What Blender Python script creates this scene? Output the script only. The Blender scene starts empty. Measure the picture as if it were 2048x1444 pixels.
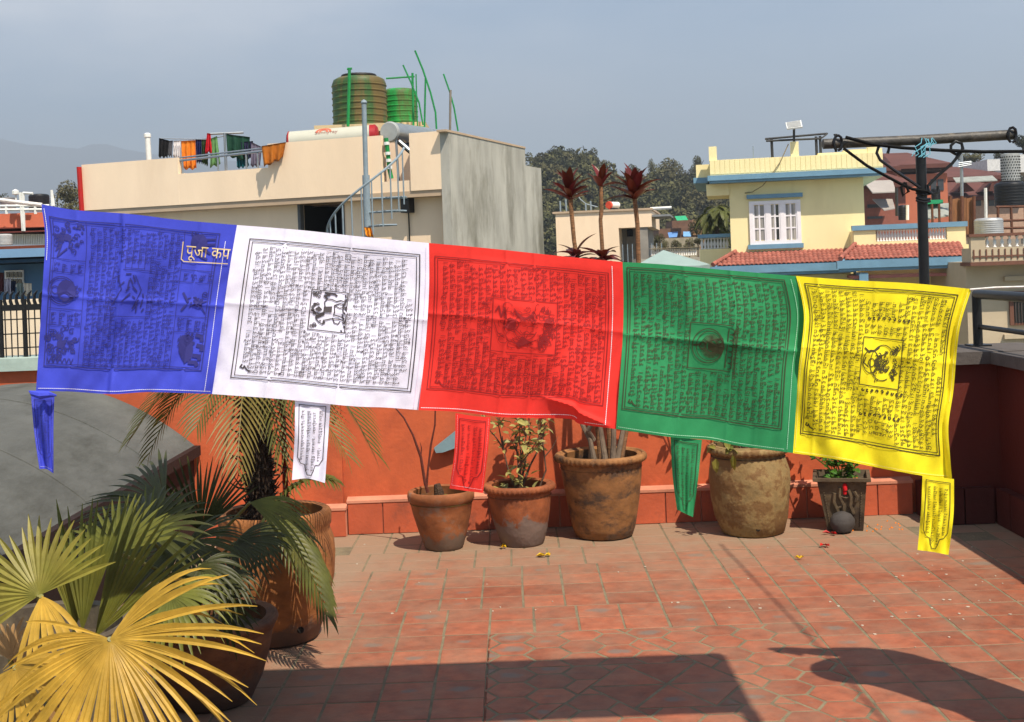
import bpy, bmesh, math, random
import numpy as np
from mathutils import Vector, Matrix, Euler
R = math.radians
C = bpy.context.scene.collection
SC = bpy.context.scene

# ---------------------------------------------------------------- camera, sky, sun
F, CX, CY, EYE, RHO = 2550.0, 1024.0, 527.0, 1.57, R(2.1)     # focal length and horizon of the photograph (in its 2048 px frame)
cam_d = bpy.data.cameras.new('camera'); cam = bpy.data.objects.new('camera', cam_d); C.objects.link(cam)
cam_d.sensor_width = 36; cam_d.lens = F / 2048 * 36; cam_d.shift_y = -(722 - CY) / 2048
cam_d.clip_start = .05; cam_d.clip_end = 12000
cam.location = (0, 0, EYE)
cam.rotation_euler = (Matrix.Rotation(R(90), 3, 'X') @ Matrix.Rotation(-RHO, 3, 'Z')).to_euler()
SC.camera = cam
SUN = Vector((.34, -.55, 1)).normalized()
w = bpy.data.worlds.new('World'); SC.world = w; w.use_nodes = True
nt = w.node_tree; bg = nt.nodes['Background']
sky = nt.nodes.new('ShaderNodeTexSky'); sky.sky_type = 'NISHITA'; sky.sun_disc = False
sky.sun_elevation = math.asin(SUN.z); sky.sun_rotation = math.atan2(SUN.x, SUN.y)
sky.air_density = 1.15; sky.dust_density = .3; sky.ozone_density = 1.2; sky.altitude = 1300
hs = nt.nodes.new('ShaderNodeHueSaturation'); hs.inputs['Saturation'].default_value = 1.3
tc = nt.nodes.new('ShaderNodeTexCoord'); mp = nt.nodes.new('ShaderNodeMapping'); mp.inputs['Scale'].default_value = (1.6, 1.6, 5)
cn = nt.nodes.new('ShaderNodeTexNoise'); cn.inputs['Scale'].default_value = 2.2; cn.inputs['Detail'].default_value = 7
cr = nt.nodes.new('ShaderNodeValToRGB'); cr.color_ramp.elements[0].position = .4; cr.color_ramp.elements[1].position = .66
cr.color_ramp.elements[1].color = (.7, .7, .7, 1)
mx = nt.nodes.new('ShaderNodeMix'); mx.data_type = 'RGBA'; mx.inputs[7].default_value = (12, 11.6, 11.3, 1)
nt.links.new(tc.outputs['Generated'], mp.inputs['Vector']); nt.links.new(mp.outputs[0], cn.inputs['Vector'])
sx = nt.nodes.new('ShaderNodeSeparateXYZ'); nt.links.new(tc.outputs['Generated'], sx.inputs[0])      # the thin cloud bank lies to the left
cm = nt.nodes.new('ShaderNodeMapRange'); cm.inputs[1].default_value = .15; cm.inputs[2].default_value = -.4; cm.inputs[3].default_value = .25; cm.inputs[4].default_value = 1
nt.links.new(sx.outputs['X'], cm.inputs[0]); ml = nt.nodes.new('ShaderNodeMath'); ml.operation = 'MULTIPLY'
nt.links.new(cn.outputs['Fac'], cr.inputs[0]); nt.links.new(cr.outputs[0], ml.inputs[0]); nt.links.new(cm.outputs[0], ml.inputs[1]); nt.links.new(ml.outputs[0], mx.inputs[0])
nt.links.new(sky.outputs[0], hs.inputs['Color']); nt.links.new(hs.outputs[0], mx.inputs[6]); nt.links.new(mx.outputs[2], bg.inputs['Color'])
bg.inputs['Strength'].default_value = .074
sl = bpy.data.lights.new('sun', 'SUN'); so = bpy.data.objects.new('sun', sl); C.objects.link(so)
sl.energy = 5.0; sl.angle = R(.5); sl.color = (1, .9, .76)
so.rotation_euler = SUN.to_track_quat('Z', 'Y').to_euler(); so.location = (3, -5, 12)
vs = SC.view_settings; vs.view_transform = 'Standard'; vs.look = 'None'; vs.gamma = 1; vs.use_curve_mapping = False; vs.exposure = .84
SC.cycles.max_bounces = 6; SC.cycles.diffuse_bounces = 3; SC.cycles.volume_bounces = 0
SC.cycles.transparent_max_bounces = 8

# ---------------------------------------------------------------- helpers
def ray(x, y):
    dx, dy = x - CX, y - CY; c, s = math.cos(RHO), math.sin(RHO)
    return (dx * c - dy * s) / F, (dx * s + dy * c) / F          # per metre of depth: right, down
def at(x, y, Y):
    a, b = ray(x, y); return Vector((a * Y, Y, EYE - b * Y))
def flo(x, y, z=0.0):
    a, b = ray(x, y); Y = (EYE - z) / b; return Vector((a * Y, Y, z))
def lin(h):
    h = h.lstrip('#'); v = [int(h[i:i+2], 16) / 255 for i in (0, 2, 4)]
    return tuple(c / 12.92 if c <= .04045 else ((c + .055) / 1.055) ** 2.4 for c in v)
rng = random.Random(7)

def tag(o, label=None, cat=None, group=None, kind=None):
    if label: o['label'] = label
    if cat: o['category'] = cat
    if group: o['group'] = group
    if kind: o['kind'] = kind
    return o
def thing(name, label, cat, loc=(0, 0, 0), group=None):
    o = bpy.data.objects.new(name, None); o.empty_display_size = .1; C.objects.link(o); o.location = loc
    return tag(o, label, cat, group)
def wloc(o):
    v = Vector((0, 0, 0))
    while o: v += o.location; o = o.parent
    return v
class MB:
    def __init__(s): s.v = []; s.f = []
    def add(s, vs_, fs):
        n = len(s.v); s.v += [tuple(p) for p in vs_]; s.f += [tuple(i + n for i in q) for q in fs]; return s
    def hexa(s, p):                                    # 8 points: bottom ring then top ring
        return s.add(p, [(3, 2, 1, 0), (4, 5, 6, 7), (0, 1, 5, 4), (1, 2, 6, 5), (2, 3, 7, 6), (3, 0, 4, 7)])
    def box(s, x0, y0, z0, x1, y1, z1):
        return s.hexa([(x0, y0, z0), (x1, y0, z0), (x1, y1, z0), (x0, y1, z0), (x0, y0, z1), (x1, y0, z1), (x1, y1, z1), (x0, y1, z1)])
    def quad(s, a, b, c, d): return s.add([a, b, c, d], [(0, 1, 2, 3)])
    def tube(s, pts, r, n=8, cap=True):
        pts = [Vector(p) for p in pts]; rs = r if isinstance(r, (list, tuple)) else [r] * len(pts)
        vs_, fs = [], []; up = None
        for i, p in enumerate(pts):
            t = (pts[min(i + 1, len(pts) - 1)] - pts[max(i - 1, 0)])
            t = t.normalized() if t.length > 1e-9 else Vector((0, 0, 1))
            if up is None:
                up = Vector((0, 0, 1)) if abs(t.z) < .9 else Vector((0, 1, 0))
            u = t.cross(up)
            if u.length < 1e-4: u = t.cross(Vector((1, 0, 0)))
            u.normalize(); v = u.cross(t).normalized(); up = v
            for k in range(n):
                a = 2 * math.pi * k / n; vs_.append(p + (u * math.cos(a) + v * math.sin(a)) * rs[i])
        for i in range(len(pts) - 1):
            for k in range(n):
                k2 = (k + 1) % n; fs.append((i * n + k, i * n + k2, (i + 1) * n + k2, (i + 1) * n + k))
        if cap:
            fs.append(tuple(range(n - 1, -1, -1))); m = (len(pts) - 1) * n; fs.append(tuple(m + k for k in range(n)))
        return s.add(vs_, fs)
    def lathe(s, prof, c, n=32, f=None):               # prof: (r, z); f(a, z) optional radius factor
        vs_, fs = [], []
        for r, z in prof:
            for k in range(n):
                a = 2 * math.pi * k / n; q = r * (f(a, z) if f else 1)
                vs_.append((c[0] + q * math.cos(a), c[1] + q * math.sin(a), c[2] + z))
        for i in range(len(prof) - 1):
            for k in range(n):
                k2 = (k + 1) % n; fs.append((i * n + k, i * n + k2, (i + 1) * n + k2, (i + 1) * n + k))
        if prof[0][0] > 1e-4: fs.append(tuple(range(n - 1, -1, -1)))
        m = (len(prof) - 1) * n
        if prof[-1][0] > 1e-4: fs.append(tuple(m + k for k in range(n)))
        return s.add(vs_, fs)
    def prism(s, poly, d):                             # poly: 3D points in order, d: extrusion vector
        n = len(poly); poly = [Vector(p) for p in poly]; d = Vector(d)
        return s.add(poly + [p + d for p in poly], [tuple(range(n)), tuple(range(2 * n - 1, n - 1, -1))] +
                     [((i + 1) % n, i, n + i, n + (i + 1) % n) for i in range(n)])
    def build(s, name, mat, parent=None, smooth=False, origin=None):
        me = bpy.data.meshes.new(name)
        off = wloc(parent) if parent else Vector((0, 0, 0))
        o_loc = Vector(origin) - off if origin is not None else Vector((0, 0, 0))
        base = off + o_loc
        me.from_pydata([(p[0] - base.x, p[1] - base.y, p[2] - base.z) for p in s.v], [], s.f)
        bm = bmesh.new(); bm.from_mesh(me); bmesh.ops.recalc_face_normals(bm, faces=bm.faces); bm.to_mesh(me); bm.free()
        if mat: me.materials.append(mat)
        if smooth:
            for p in me.polygons: p.use_smooth = True
            if smooth != 'all':
                try: me.set_sharp_from_angle(angle=R(smooth if smooth is not True else 40))
                except Exception: pass
        o = bpy.data.objects.new(name, me); C.objects.link(o); o.location = o_loc
        if parent: o.parent = parent
        return o
def raw(name, V, Fc, mat, parent=None, smooth=False):
    me = bpy.data.meshes.new(name); off = wloc(parent) if parent else Vector((0, 0, 0))
    V = np.asarray(V, dtype=np.float32).reshape(-1, 3) - np.array(off, dtype=np.float32)
    Fc = np.asarray(Fc, dtype=np.int32); k = Fc.shape[1]
    me.vertices.add(len(V)); me.vertices.foreach_set('co', V.ravel())
    me.loops.add(Fc.size); me.loops.foreach_set('vertex_index', Fc.ravel())
    me.polygons.add(len(Fc)); me.polygons.foreach_set('loop_start', np.arange(0, Fc.size, k, dtype=np.int32))
    me.polygons.foreach_set('loop_total', np.full(len(Fc), k, dtype=np.int32))
    if smooth: me.polygons.foreach_set('use_smooth', np.ones(len(Fc), dtype=bool))
    me.update(calc_edges=True); me.validate()
    if mat: me.materials.append(mat)
    o = bpy.data.objects.new(name, me); C.objects.link(o)
    if parent: o.parent = parent
    return o
def inst(src, name, M, parent=None):                   # an object of its own that shares mesh data; M is a world matrix
    o = src.copy() if hasattr(src, 'type') else bpy.data.objects.new(name, src)
    C.objects.link(o)
    o.parent = parent
    o.matrix_basis = Matrix.Translation(-wloc(parent)) @ M if parent else M
    return o
class Fac:                                             # a vertical facade plane: s along it, z up, d towards the viewer
    def __init__(s, A, B):
        s.A = Vector((A[0], A[1])); B = Vector((B[0], B[1])); s.L = (B - s.A).length; s.t = (B - s.A).normalized()
        s.n = Vector((s.t.y, -s.t.x))
        if s.n.dot(s.A) > 0: s.n = -s.n
    def sz(s, x, y, d=0):
        a, b = ray(x, y); Y = (s.A.dot(s.n) + d) / (a * s.n.x + s.n.y)
        return (Vector((a * Y, Y)) - s.A).dot(s.t), EYE - b * Y
    def pt(s, q, z, d=0):
        p = s.A + s.t * q + s.n * d; return Vector((p.x, p.y, z))
    def px(s, x, y, d=0): return s.pt(*s.sz(x, y, d), d)
    def box(s, mb, s0, s1, z0, z1, d0, d1):
        return mb.hexa([s.pt(s0, z0, d1), s.pt(s1, z0, d1), s.pt(s1, z0, d0), s.pt(s0, z0, d0),
                        s.pt(s0, z1, d1), s.pt(s1, z1, d1), s.pt(s1, z1, d0), s.pt(s0, z1, d0)])
    def rect(s, x0, y0, x1, y1, d=0):
        ym, xm = (y0 + y1) / 2, (x0 + x1) / 2
        return s.sz(x0, ym, d)[0], s.sz(x1, ym, d)[0], s.sz(xm, y1, d)[1], s.sz(xm, y0, d)[1]
    def pbox(s, mb, x0, y0, x1, y1, d0, d1):
        return s.box(mb, *s.rect(x0, y0, x1, y1, d1), d0, d1)

# ---------------------------------------------------------------- materials
MATS = {}
def nodes(m): m.use_nodes = True; return m.node_tree, m.node_tree.nodes['Principled BSDF']
def mk(name, col, rough=.8, var=.18, scale=6, bump=.0, bscale=None, metal=0, dirt=None, dirt_amt=.5, dirt_scale=2.5, dirt_lo=.5, dirt_hi=.7,
       stretch=(1, 1, 1), rand=0, spec=.35, trans=0, rcol=None):
    if name in MATS: return MATS[name]
    col = lin(col) if isinstance(col, str) else col
    m = bpy.data.materials.new(name); MATS[name] = m; t, b = nodes(m); N, L = t.nodes, t.links
    b.inputs['Roughness'].default_value = rough; b.inputs['Metallic'].default_value = metal
    b.inputs['Specular IOR Level'].default_value = spec
    tc = N.new('ShaderNodeTexCoord'); mp = N.new('ShaderNodeMapping'); mp.inputs['Scale'].default_value = stretch
    L.new(tc.outputs['Object'], mp.inputs['Vector'])
    oi = N.new('ShaderNodeObjectInfo')
    if rand:
        va = N.new('ShaderNodeVectorMath'); va.operation = 'SCALE'; va.inputs[0].default_value = (17, 31, 11)
        L.new(oi.outputs['Random'], va.inputs['Scale']); L.new(va.outputs[0], mp.inputs['Location'])
    n = N.new('ShaderNodeTexNoise'); n.inputs['Scale'].default_value = scale; n.inputs['Detail'].default_value = 8; n.inputs['Roughness'].default_value = .62
    L.new(mp.outputs[0], n.inputs['Vector'])
    r = N.new('ShaderNodeValToRGB'); r.color_ramp.elements[0].position = .3; r.color_ramp.elements[1].position = .7
    c0 = [c * (1 - var) for c in col]; c1 = [min(1, c * (1 + var)) for c in col]
    r.color_ramp.elements[0].color = (*c0, 1); r.color_ramp.elements[1].color = (*c1, 1)
    L.new(n.outputs['Fac'], r.inputs[0]); out = r.outputs[0]
    if dirt:
        dn = N.new('ShaderNodeTexNoise'); dn.inputs['Scale'].default_value = dirt_scale; dn.inputs['Detail'].default_value = 9; dn.inputs['Roughness'].default_value = .7
        L.new(mp.outputs[0], dn.inputs['Vector'])
        dr = N.new('ShaderNodeValToRGB'); dr.color_ramp.elements[0].position = dirt_lo; dr.color_ramp.elements[1].position = dirt_hi
        dr.color_ramp.elements[1].color = (dirt_amt,) * 3 + (1,)
        L.new(dn.outputs['Fac'], dr.inputs[0])
        x = N.new('ShaderNodeMix'); x.data_type = 'RGBA'; x.inputs[7].default_value = (*(lin(dirt) if isinstance(dirt, str) else dirt), 1)
        L.new(dr.outputs[0], x.inputs[0]); L.new(out, x.inputs[6]); out = x.outputs[2]
    if rand:
        hv = N.new('ShaderNodeHueSaturation'); mr = N.new('ShaderNodeMapRange')
        mr.inputs[3].default_value = 1 - rand; mr.inputs[4].default_value = 1 + rand
        L.new(oi.outputs['Random'], mr.inputs[0]); L.new(mr.outputs[0], hv.inputs['Value']); L.new(out, hv.inputs['Color']); out = hv.outputs[0]
        if rcol:
            x = N.new('ShaderNodeMix'); x.data_type = 'RGBA'; x.inputs[7].default_value = (*lin(rcol), 1)
            mt = N.new('ShaderNodeMath'); mt.operation = 'MULTIPLY'; mt.inputs[1].default_value = 7.31
            fr = N.new('ShaderNodeMath'); fr.operation = 'FRACT'; mt2 = N.new('ShaderNodeMath'); mt2.operation = 'MULTIPLY'; mt2.inputs[1].default_value = .6
            L.new(oi.outputs['Random'], mt.inputs[0]); L.new(mt.outputs[0], fr.inputs[0]); L.new(fr.outputs[0], mt2.inputs[0])
            L.new(mt2.outputs[0], x.inputs[0]); L.new(out, x.inputs[6]); out = x.outputs[2]
    L.new(out, b.inputs['Base Color'])
    if bump:
        bn = N.new('ShaderNodeTexNoise'); bn.inputs['Scale'].default_value = bscale or scale * 4; bn.inputs['Detail'].default_value = 6
        L.new(mp.outputs[0], bn.inputs['Vector'])
        bu = N.new('ShaderNodeBump'); bu.inputs['Strength'].default_value = bump; bu.inputs['Distance'].default_value = .01
        L.new(bn.outputs['Fac'], bu.inputs['Height']); L.new(bu.outputs[0], b.inputs['Normal'])
    if trans:
        tr = N.new('ShaderNodeBsdfTranslucent'); L.new(out, tr.inputs['Color'])
        ms = N.new('ShaderNodeMixShader'); ms.inputs[0].default_value = trans
        L.new(b.outputs[0], ms.inputs[1]); L.new(tr.outputs[0], ms.inputs[2]); L.new(ms.outputs[0], N['Material Output'].inputs['Surface'])
    return m
def plain(name, col, rough=.7, **k): return mk(name, col, rough, var=k.pop('var', .1), **k)
# ---------------------------------------------------------------- ground, terrace floor and its tiles
WALL_Y, WALL_X = 7.6, 2.74
mb = MB(); mb.quad((-6850, -280, -10), (6850, -280, -10), (6850, 4440, -10), (-6850, 4440, -10))
tag(mb.build('ground', mk('ground_earth', '#6b6a58', .95, .3, .02)), kind='structure')

def tile_mat():
    m = mk('terracotta_tile', (.262, .079, .037), .66, .27, 14, .16, 60, rand=.17, spec=.4); t = m.node_tree; N, L = t.nodes, t.links
    b = N['Principled BSDF']; src = b.inputs['Base Color'].links[0].from_socket
    tc = N.new('ShaderNodeTexCoord'); oi = N.new('ShaderNodeObjectInfo')
    # grey flash mark in the middle of some tiles
    ln = N.new('ShaderNodeVectorMath'); ln.operation = 'LENGTH'
    sc = N.new('ShaderNodeMapping'); sc.inputs['Scale'].default_value = (1, 1.5, 1); L.new(tc.outputs['Object'], sc.inputs['Vector'])
    n = N.new('ShaderNodeTexNoise'); n.noise_dimensions = '4D'; n.inputs['Scale'].default_value = 22; n.inputs['Detail'].default_value = 5
    wv = N.new('ShaderNodeMath'); wv.operation = 'MULTIPLY'; wv.inputs[1].default_value = 90; L.new(oi.outputs['Random'], wv.inputs[0]); L.new(wv.outputs[0], n.inputs['W'])
    L.new(tc.outputs['Object'], n.inputs['Vector']); L.new(sc.outputs[0], ln.inputs[0])
    ad = N.new('ShaderNodeMath'); ad.operation = 'MULTIPLY_ADD'; ad.inputs[1].default_value = .085; L.new(n.outputs['Fac'], ad.inputs[0]); L.new(ln.outputs['Value'], ad.inputs[2])
    fr = N.new('ShaderNodeMath'); fr.operation = 'MULTIPLY'; fr.inputs[1].default_value = 5.77; L.new(oi.outputs['Random'], fr.inputs[0])
    fr2 = N.new('ShaderNodeMath'); fr2.operation = 'FRACT'; L.new(fr.outputs[0], fr2.inputs[0])
    sz = N.new('ShaderNodeMapRange'); sz.inputs[1].default_value = .36; sz.inputs[2].default_value = 1; sz.inputs[3].default_value = -.02; sz.inputs[4].default_value = .1; sz.clamp = True
    L.new(fr2.outputs[0], sz.inputs[0])
    df = N.new('ShaderNodeMath'); df.operation = 'SUBTRACT'; L.new(sz.outputs[0], df.inputs[0]); L.new(ad.outputs[0], df.inputs[1])
    mk_ = N.new('ShaderNodeMapRange'); mk_.inputs[1].default_value = -.012; mk_.inputs[2].default_value = .02; mk_.inputs[3].default_value = 0; mk_.inputs[4].default_value = .75
    L.new(df.outputs[0], mk_.inputs[0])
    x = N.new('ShaderNodeMix'); x.data_type = 'RGBA'; x.inputs[7].default_value = (*lin('#696259'), 1); L.new(mk_.outputs[0], x.inputs[0]); L.new(src, x.inputs[6])
    # cement dust that has settled along the foot of the wall and in patches
    ge = N.new('ShaderNodeNewGeometry'); sp = N.new('ShaderNodeSeparateXYZ'); L.new(ge.outputs['Position'], sp.inputs[0])
    dn = N.new('ShaderNodeTexNoise'); dn.inputs['Scale'].default_value = 3.2; dn.inputs['Detail'].default_value = 8; dn.inputs['Roughness'].default_value = .7; L.new(ge.outputs['Position'], dn.inputs['Vector'])
    yr = N.new('ShaderNodeMapRange'); yr.inputs[1].default_value = 6.1; yr.inputs[2].default_value = 7.3; yr.inputs[3].default_value = 0; yr.inputs[4].default_value = .5; L.new(sp.outputs['Y'], yr.inputs[0])
    xr = N.new('ShaderNodeMapRange'); xr.inputs[1].default_value = -.55; xr.inputs[2].default_value = -1.0; xr.inputs[3].default_value = 0; xr.inputs[4].default_value = .32; L.new(sp.outputs['X'], xr.inputs[0])
    a1 = N.new('ShaderNodeMath'); L.new(yr.outputs[0], a1.inputs[0]); L.new(xr.outputs[0], a1.inputs[1])
    a2 = N.new('ShaderNodeMath'); L.new(a1.outputs[0], a2.inputs[0]); L.new(dn.outputs['Fac'], a2.inputs[1])
    dm = N.new('ShaderNodeMapRange'); dm.inputs[1].default_value = .4; dm.inputs[2].default_value = .98; dm.inputs[3].default_value = 0; dm.inputs[4].default_value = .85; L.new(a2.outputs[0], dm.inputs[0])
    y = N.new('ShaderNodeMix'); y.data_type = 'RGBA'; y.inputs[7].default_value = (*lin('#8a7862'), 1); L.new(dm.outputs[0], y.inputs[0]); L.new(x.outputs[2], y.inputs[6])
    L.new(y.outputs[2], b.inputs['Base Color'])
    return m
TILE = tile_mat()
GROUT = mk('grout_mortar', '#746952', .95, .3, 9, .5, 60, dirt='#4a4236', dirt_amt=.6, dirt_scale=3)
TX, TY, G = .1935, .199, .005
floor = MB().box(-6, -4, -.3, 6, 7.9, -.0008).build('terrace_floor', GROUT); tag(floor, kind='structure')

def tile_poly(poly, z=0.0, dep=.03, ch=.002):          # chamfered tile from a convex outline
    n = len(poly); c = sum((Vector(p) for p in poly), Vector((0, 0))) / n
    q = []
    for p in poly:
        d = Vector(p) - c; q.append(c + d * (1 - ch / max(d.length, .01)))
    V = [(p[0], p[1], z - dep) for p in poly] + [(p[0], p[1], z - ch * .7) for p in poly] + [(p[0], p[1], z) for p in q]
    Fs = []
    for i in range(n):
        j = (i + 1) % n; Fs += [(i, j, n + j, n + i), (n + i, n + j, 2 * n + j, 2 * n + i)]
    Fs.append(tuple(range(2 * n, 3 * n)))
    return V, Fs
def inset(poly, g):
    out = []; A = [Vector(p) for p in poly]; A = [p for i, p in enumerate(A) if (p - A[i - 1]).length > 2e-4]; n = len(A)
    for i in range(n):                                  # move every edge in by g and meet neighbours
        p0, p1, p2 = A[i - 1], A[i], A[(i + 1) % n]
        e1, e2 = (p1 - p0), (p2 - p1)
        if e1.length < 1e-5 or e2.length < 1e-5: continue
        n1 = Vector((-e1.y, e1.x)).normalized(); n2 = Vector((-e2.y, e2.x)).normalized()
        d = 1 + n1.dot(n2); out.append(p1 + (n1 + n2) * (g / max(d, .5)))
    return out
def area(p): return sum(p[i - 1][0] * p[i][1] - p[i][0] * p[i - 1][1] for i in range(len(p))) / 2
def clip(poly, a, b, c):                                # keep a*x+b*y<=c
    out = []
    for i in range(len(poly)):
        p, q = poly[i - 1], poly[i]; dp, dq = a * p[0] + b * p[1] - c, a * q[0] + b * q[1] - c
        if (dp <= 0) != (dq <= 0):
            t = dp / (dp - dq); out.append((p[0] + (q[0] - p[0]) * t, p[1] + (q[1] - p[1]) * t))
        if dq <= 0: out.append(tuple(q))
    return out
HX0, HX1, HY0, HY1 = 1.2 - 7 * TX, 1.2, 5.42 - 7 * TY, 5.42
tiles = []                                              # (poly, distance, square?)
rt = random.Random(3)
for r_ in range(-12, 25):
    y0 = 5.42 + (r_ - 13) * TY + 0; y1 = y0 + TY
    if y0 > WALL_Y - .02: continue
    if y1 > WALL_Y - .03: y1 = WALL_Y - .03
    sh = 0 if r_ < 15 else (.045 if r_ < 19 else (.1 if r_ < 21 else .03))
    for c_ in range(-24, 12):
        x0 = 1.2 + c_ * TX
        if x0 < .5: x0 -= sh; 
        x1 = x0 + TX
        if c_ == -4 and sh: x1 = x0 + TX + (sh if x0 + TX + sh <= 1.2 + (c_ + 1) * TX + .001 else 0)
        if y0 < HY1 - .02 and y1 > HY0 + .02 and x0 < HX1 - .02 and x1 > HX0 + .02: continue
        if x0 > WALL_X + .1: continue
        tiles.append(([(x0, y0), (x1, y0), (x1, y1), (x0, y1)], True))
a_ = .0955; cx_, cy_ = .515, 4.70
big = [(cx_ + 3 * a_ * math.cos(R(60 * k)), cy_ + 3 * a_ * math.sin(R(60 * k))) for k in range(6)]
for i in range(-7, 8):
    for j in range(-7, 8):
        hx = cx_ + 1.5 * a_ * i; hy = cy_ + math.sqrt(3) * a_ * (j + (.5 if i % 2 else 0))
        P = [(hx + a_ * math.cos(R(60 * k)), hy + a_ * math.sin(R(60 * k))) for k in range(6)]
        for (A, B, D) in ((-1, 0, -HX0), (1, 0, HX1), (0, -1, -HY0), (0, 1, HY1)): 
            if P: P = clip(P, A, B, D)
        if len(P) < 3: continue
        rest = P
        for k in range(6):
            p, q = big[k], big[(k + 1) % 6]; nx, ny = q[1] - p[1], -(q[0] - p[0]); d = nx * p[0] + ny * p[1]
            o_ = clip(rest, -nx, -ny, -d); rest = clip(rest, nx, ny, d)
            if len(o_) >= 3 and area(o_) > .0009: tiles.append((o_, False))
            if len(rest) < 3: break
for k in range(6): tiles.append(([(cx_, cy_), big[k], big[(k + 1) % 6]], False))
def seen(p):
    x = sum(q[0] for q in p) / len(p); y = sum(q[1] for q in p) / len(p)
    if y < 4.2: return 0
    px_ = 1024 + 2550 * x / y
    return 1 if -60 < px_ < 2110 and x > -1.75 else 0
vis = [t for t in tiles if seen(t[0])]; hid = [t for t in tiles if not seen(t[0])]
vis.sort(key=lambda t: sum(q[1] for q in t[0]) / len(t[0]) + .2 * abs(sum(q[0] for q in t[0]) / len(t[0]) - .7))
keep, rest_ = vis[:300], vis[300:] + hid
sq_me = None
for poly, square in keep:
    c = Vector((sum(p[0] for p in poly) / len(poly), sum(p[1] for p in poly) / len(poly)))
    P = inset([Vector(p) - c for p in poly], G if square else .0058)
    if len(P) < 3: continue
    dz = rt.uniform(-.0002, .0014)
    if square and sq_me and abs(poly[1][0] - poly[0][0] - TX) < 1e-4 and abs(poly[2][1] - poly[1][1] - TY) < 1e-4: me = sq_me
    else:
        V, Fs = tile_poly(P); me = bpy.data.meshes.new('tile'); me.from_pydata(V, [], Fs); me.materials.append(TILE)
        if square and abs(poly[1][0] - poly[0][0] - TX) < 1e-4: sq_me = me
    o = bpy.data.objects.new('tile', me); C.objects.link(o); o.parent = floor
    o.location = (c.x + rt.uniform(-.0015, .0015), c.y + rt.uniform(-.0015, .0015), dz)
    o.rotation_euler = (rt.uniform(-.004, .004), rt.uniform(-.004, .004), rt.uniform(-.008, .008))
mb = MB()
for poly, square in rest_:
    P = inset([Vector(p) for p in poly], G)
    if len(P) >= 3: mb.add(*tile_poly(P, rt.uniform(-.001, .002)))
tag(mb.build('tile_paving', TILE, floor), kind='stuff')

# ---------------------------------------------------------------- parapet walls
ORANGE = mk('orange_wall_paint', (.50, .10, .033), .78, .13, 2.2, .22, 40, dirt='#6e3423', dirt_amt=.65, dirt_scale=2.4, dirt_lo=.47, dirt_hi=.75)
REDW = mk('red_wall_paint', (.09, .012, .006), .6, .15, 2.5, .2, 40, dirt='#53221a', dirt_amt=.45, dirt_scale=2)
SKIRT = mk('skirting_tile_paint', (.42, .085, .034), .7, .2, 4, .2, 40, dirt='#4c3c33', dirt_amt=.85, dirt_scale=3.2, dirt_lo=.55, dirt_hi=.72, rand=.08)
CONC = mk('grey_coping_concrete', '#544d48', .85, .2, 7, .35, 50, dirt='#4a443f', dirt_amt=.6, dirt_scale=3)
TEALC = mk('pale_teal_coping', '#9fb0a6', .8, .15, 6, .2)
bw = thing('terrace_wall', 'orange painted terrace wall running behind the row of flower pots', 'wall', (0, WALL_Y, 0))
mb = MB(); mb.box(-5, WALL_Y, 0, at(562, 900, WALL_Y).x, WALL_Y + .24, 1.04); mb.box(at(577, 900, WALL_Y).x, WALL_Y - .0, 0, 2.62, WALL_Y + .24, .93)  # gap left between the sections to stand in for a cast shadow band
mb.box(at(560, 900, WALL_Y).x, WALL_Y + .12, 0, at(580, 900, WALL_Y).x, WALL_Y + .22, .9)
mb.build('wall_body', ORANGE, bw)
xp0, xp1 = at(577, 900, WALL_Y).x, at(692, 900, WALL_Y).x
MB().box(xp0, WALL_Y - .05, 0, xp1 - .02, WALL_Y, .93).build('pilaster', ORANGE, bw)
MB().box(-5, WALL_Y - .04, 1.04, xp0 - .02, WALL_Y + .28, 1.115).build('coping', TEALC, bw)
MB().box(xp0 - .02, WALL_Y - .09, .93, 2.6, WALL_Y + .28, .985).build('coping', CONC, bw)
LEDGE = mk('ledge_mortar', (.5, .2, .12), .85, .2, 6, .3)
def skirting(x0, x1, y, zt, d, n):
    MB().box(x0, y - d + .012, 0, x1, y - .001, zt - .004).build('skirting_bed', LEDGE, bw)
    st = (x1 - x0) / n
    for i in range(n):
        MB().box(x0 + i * st + .004, y - d, .004, x0 + (i + 1) * st - .004, y - d + .014, zt - .008).build('skirting_tile', SKIRT, bw, origin=(x0 + (i + .5) * st, y - d, zt / 2))
    MB().prism([(x0 - .003, y - .001, zt + .012), (x0 - .003, y - d - .004, zt - .003), (x0 - .003, y - d - .004, zt - .018), (x0 - .003, y - .001, zt - .018)], (x1 - x0 + .006, 0, 0)).build('ledge', LEDGE, bw)
skirting(-4.9, xp0 - .06, WALL_Y, .17, .05, 16)
skirting(xp0, xp1, WALL_Y - .05, .175, .06, 2)
skirting(xp1 + .003, 2.32, WALL_Y, .205, .06, 16)
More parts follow.
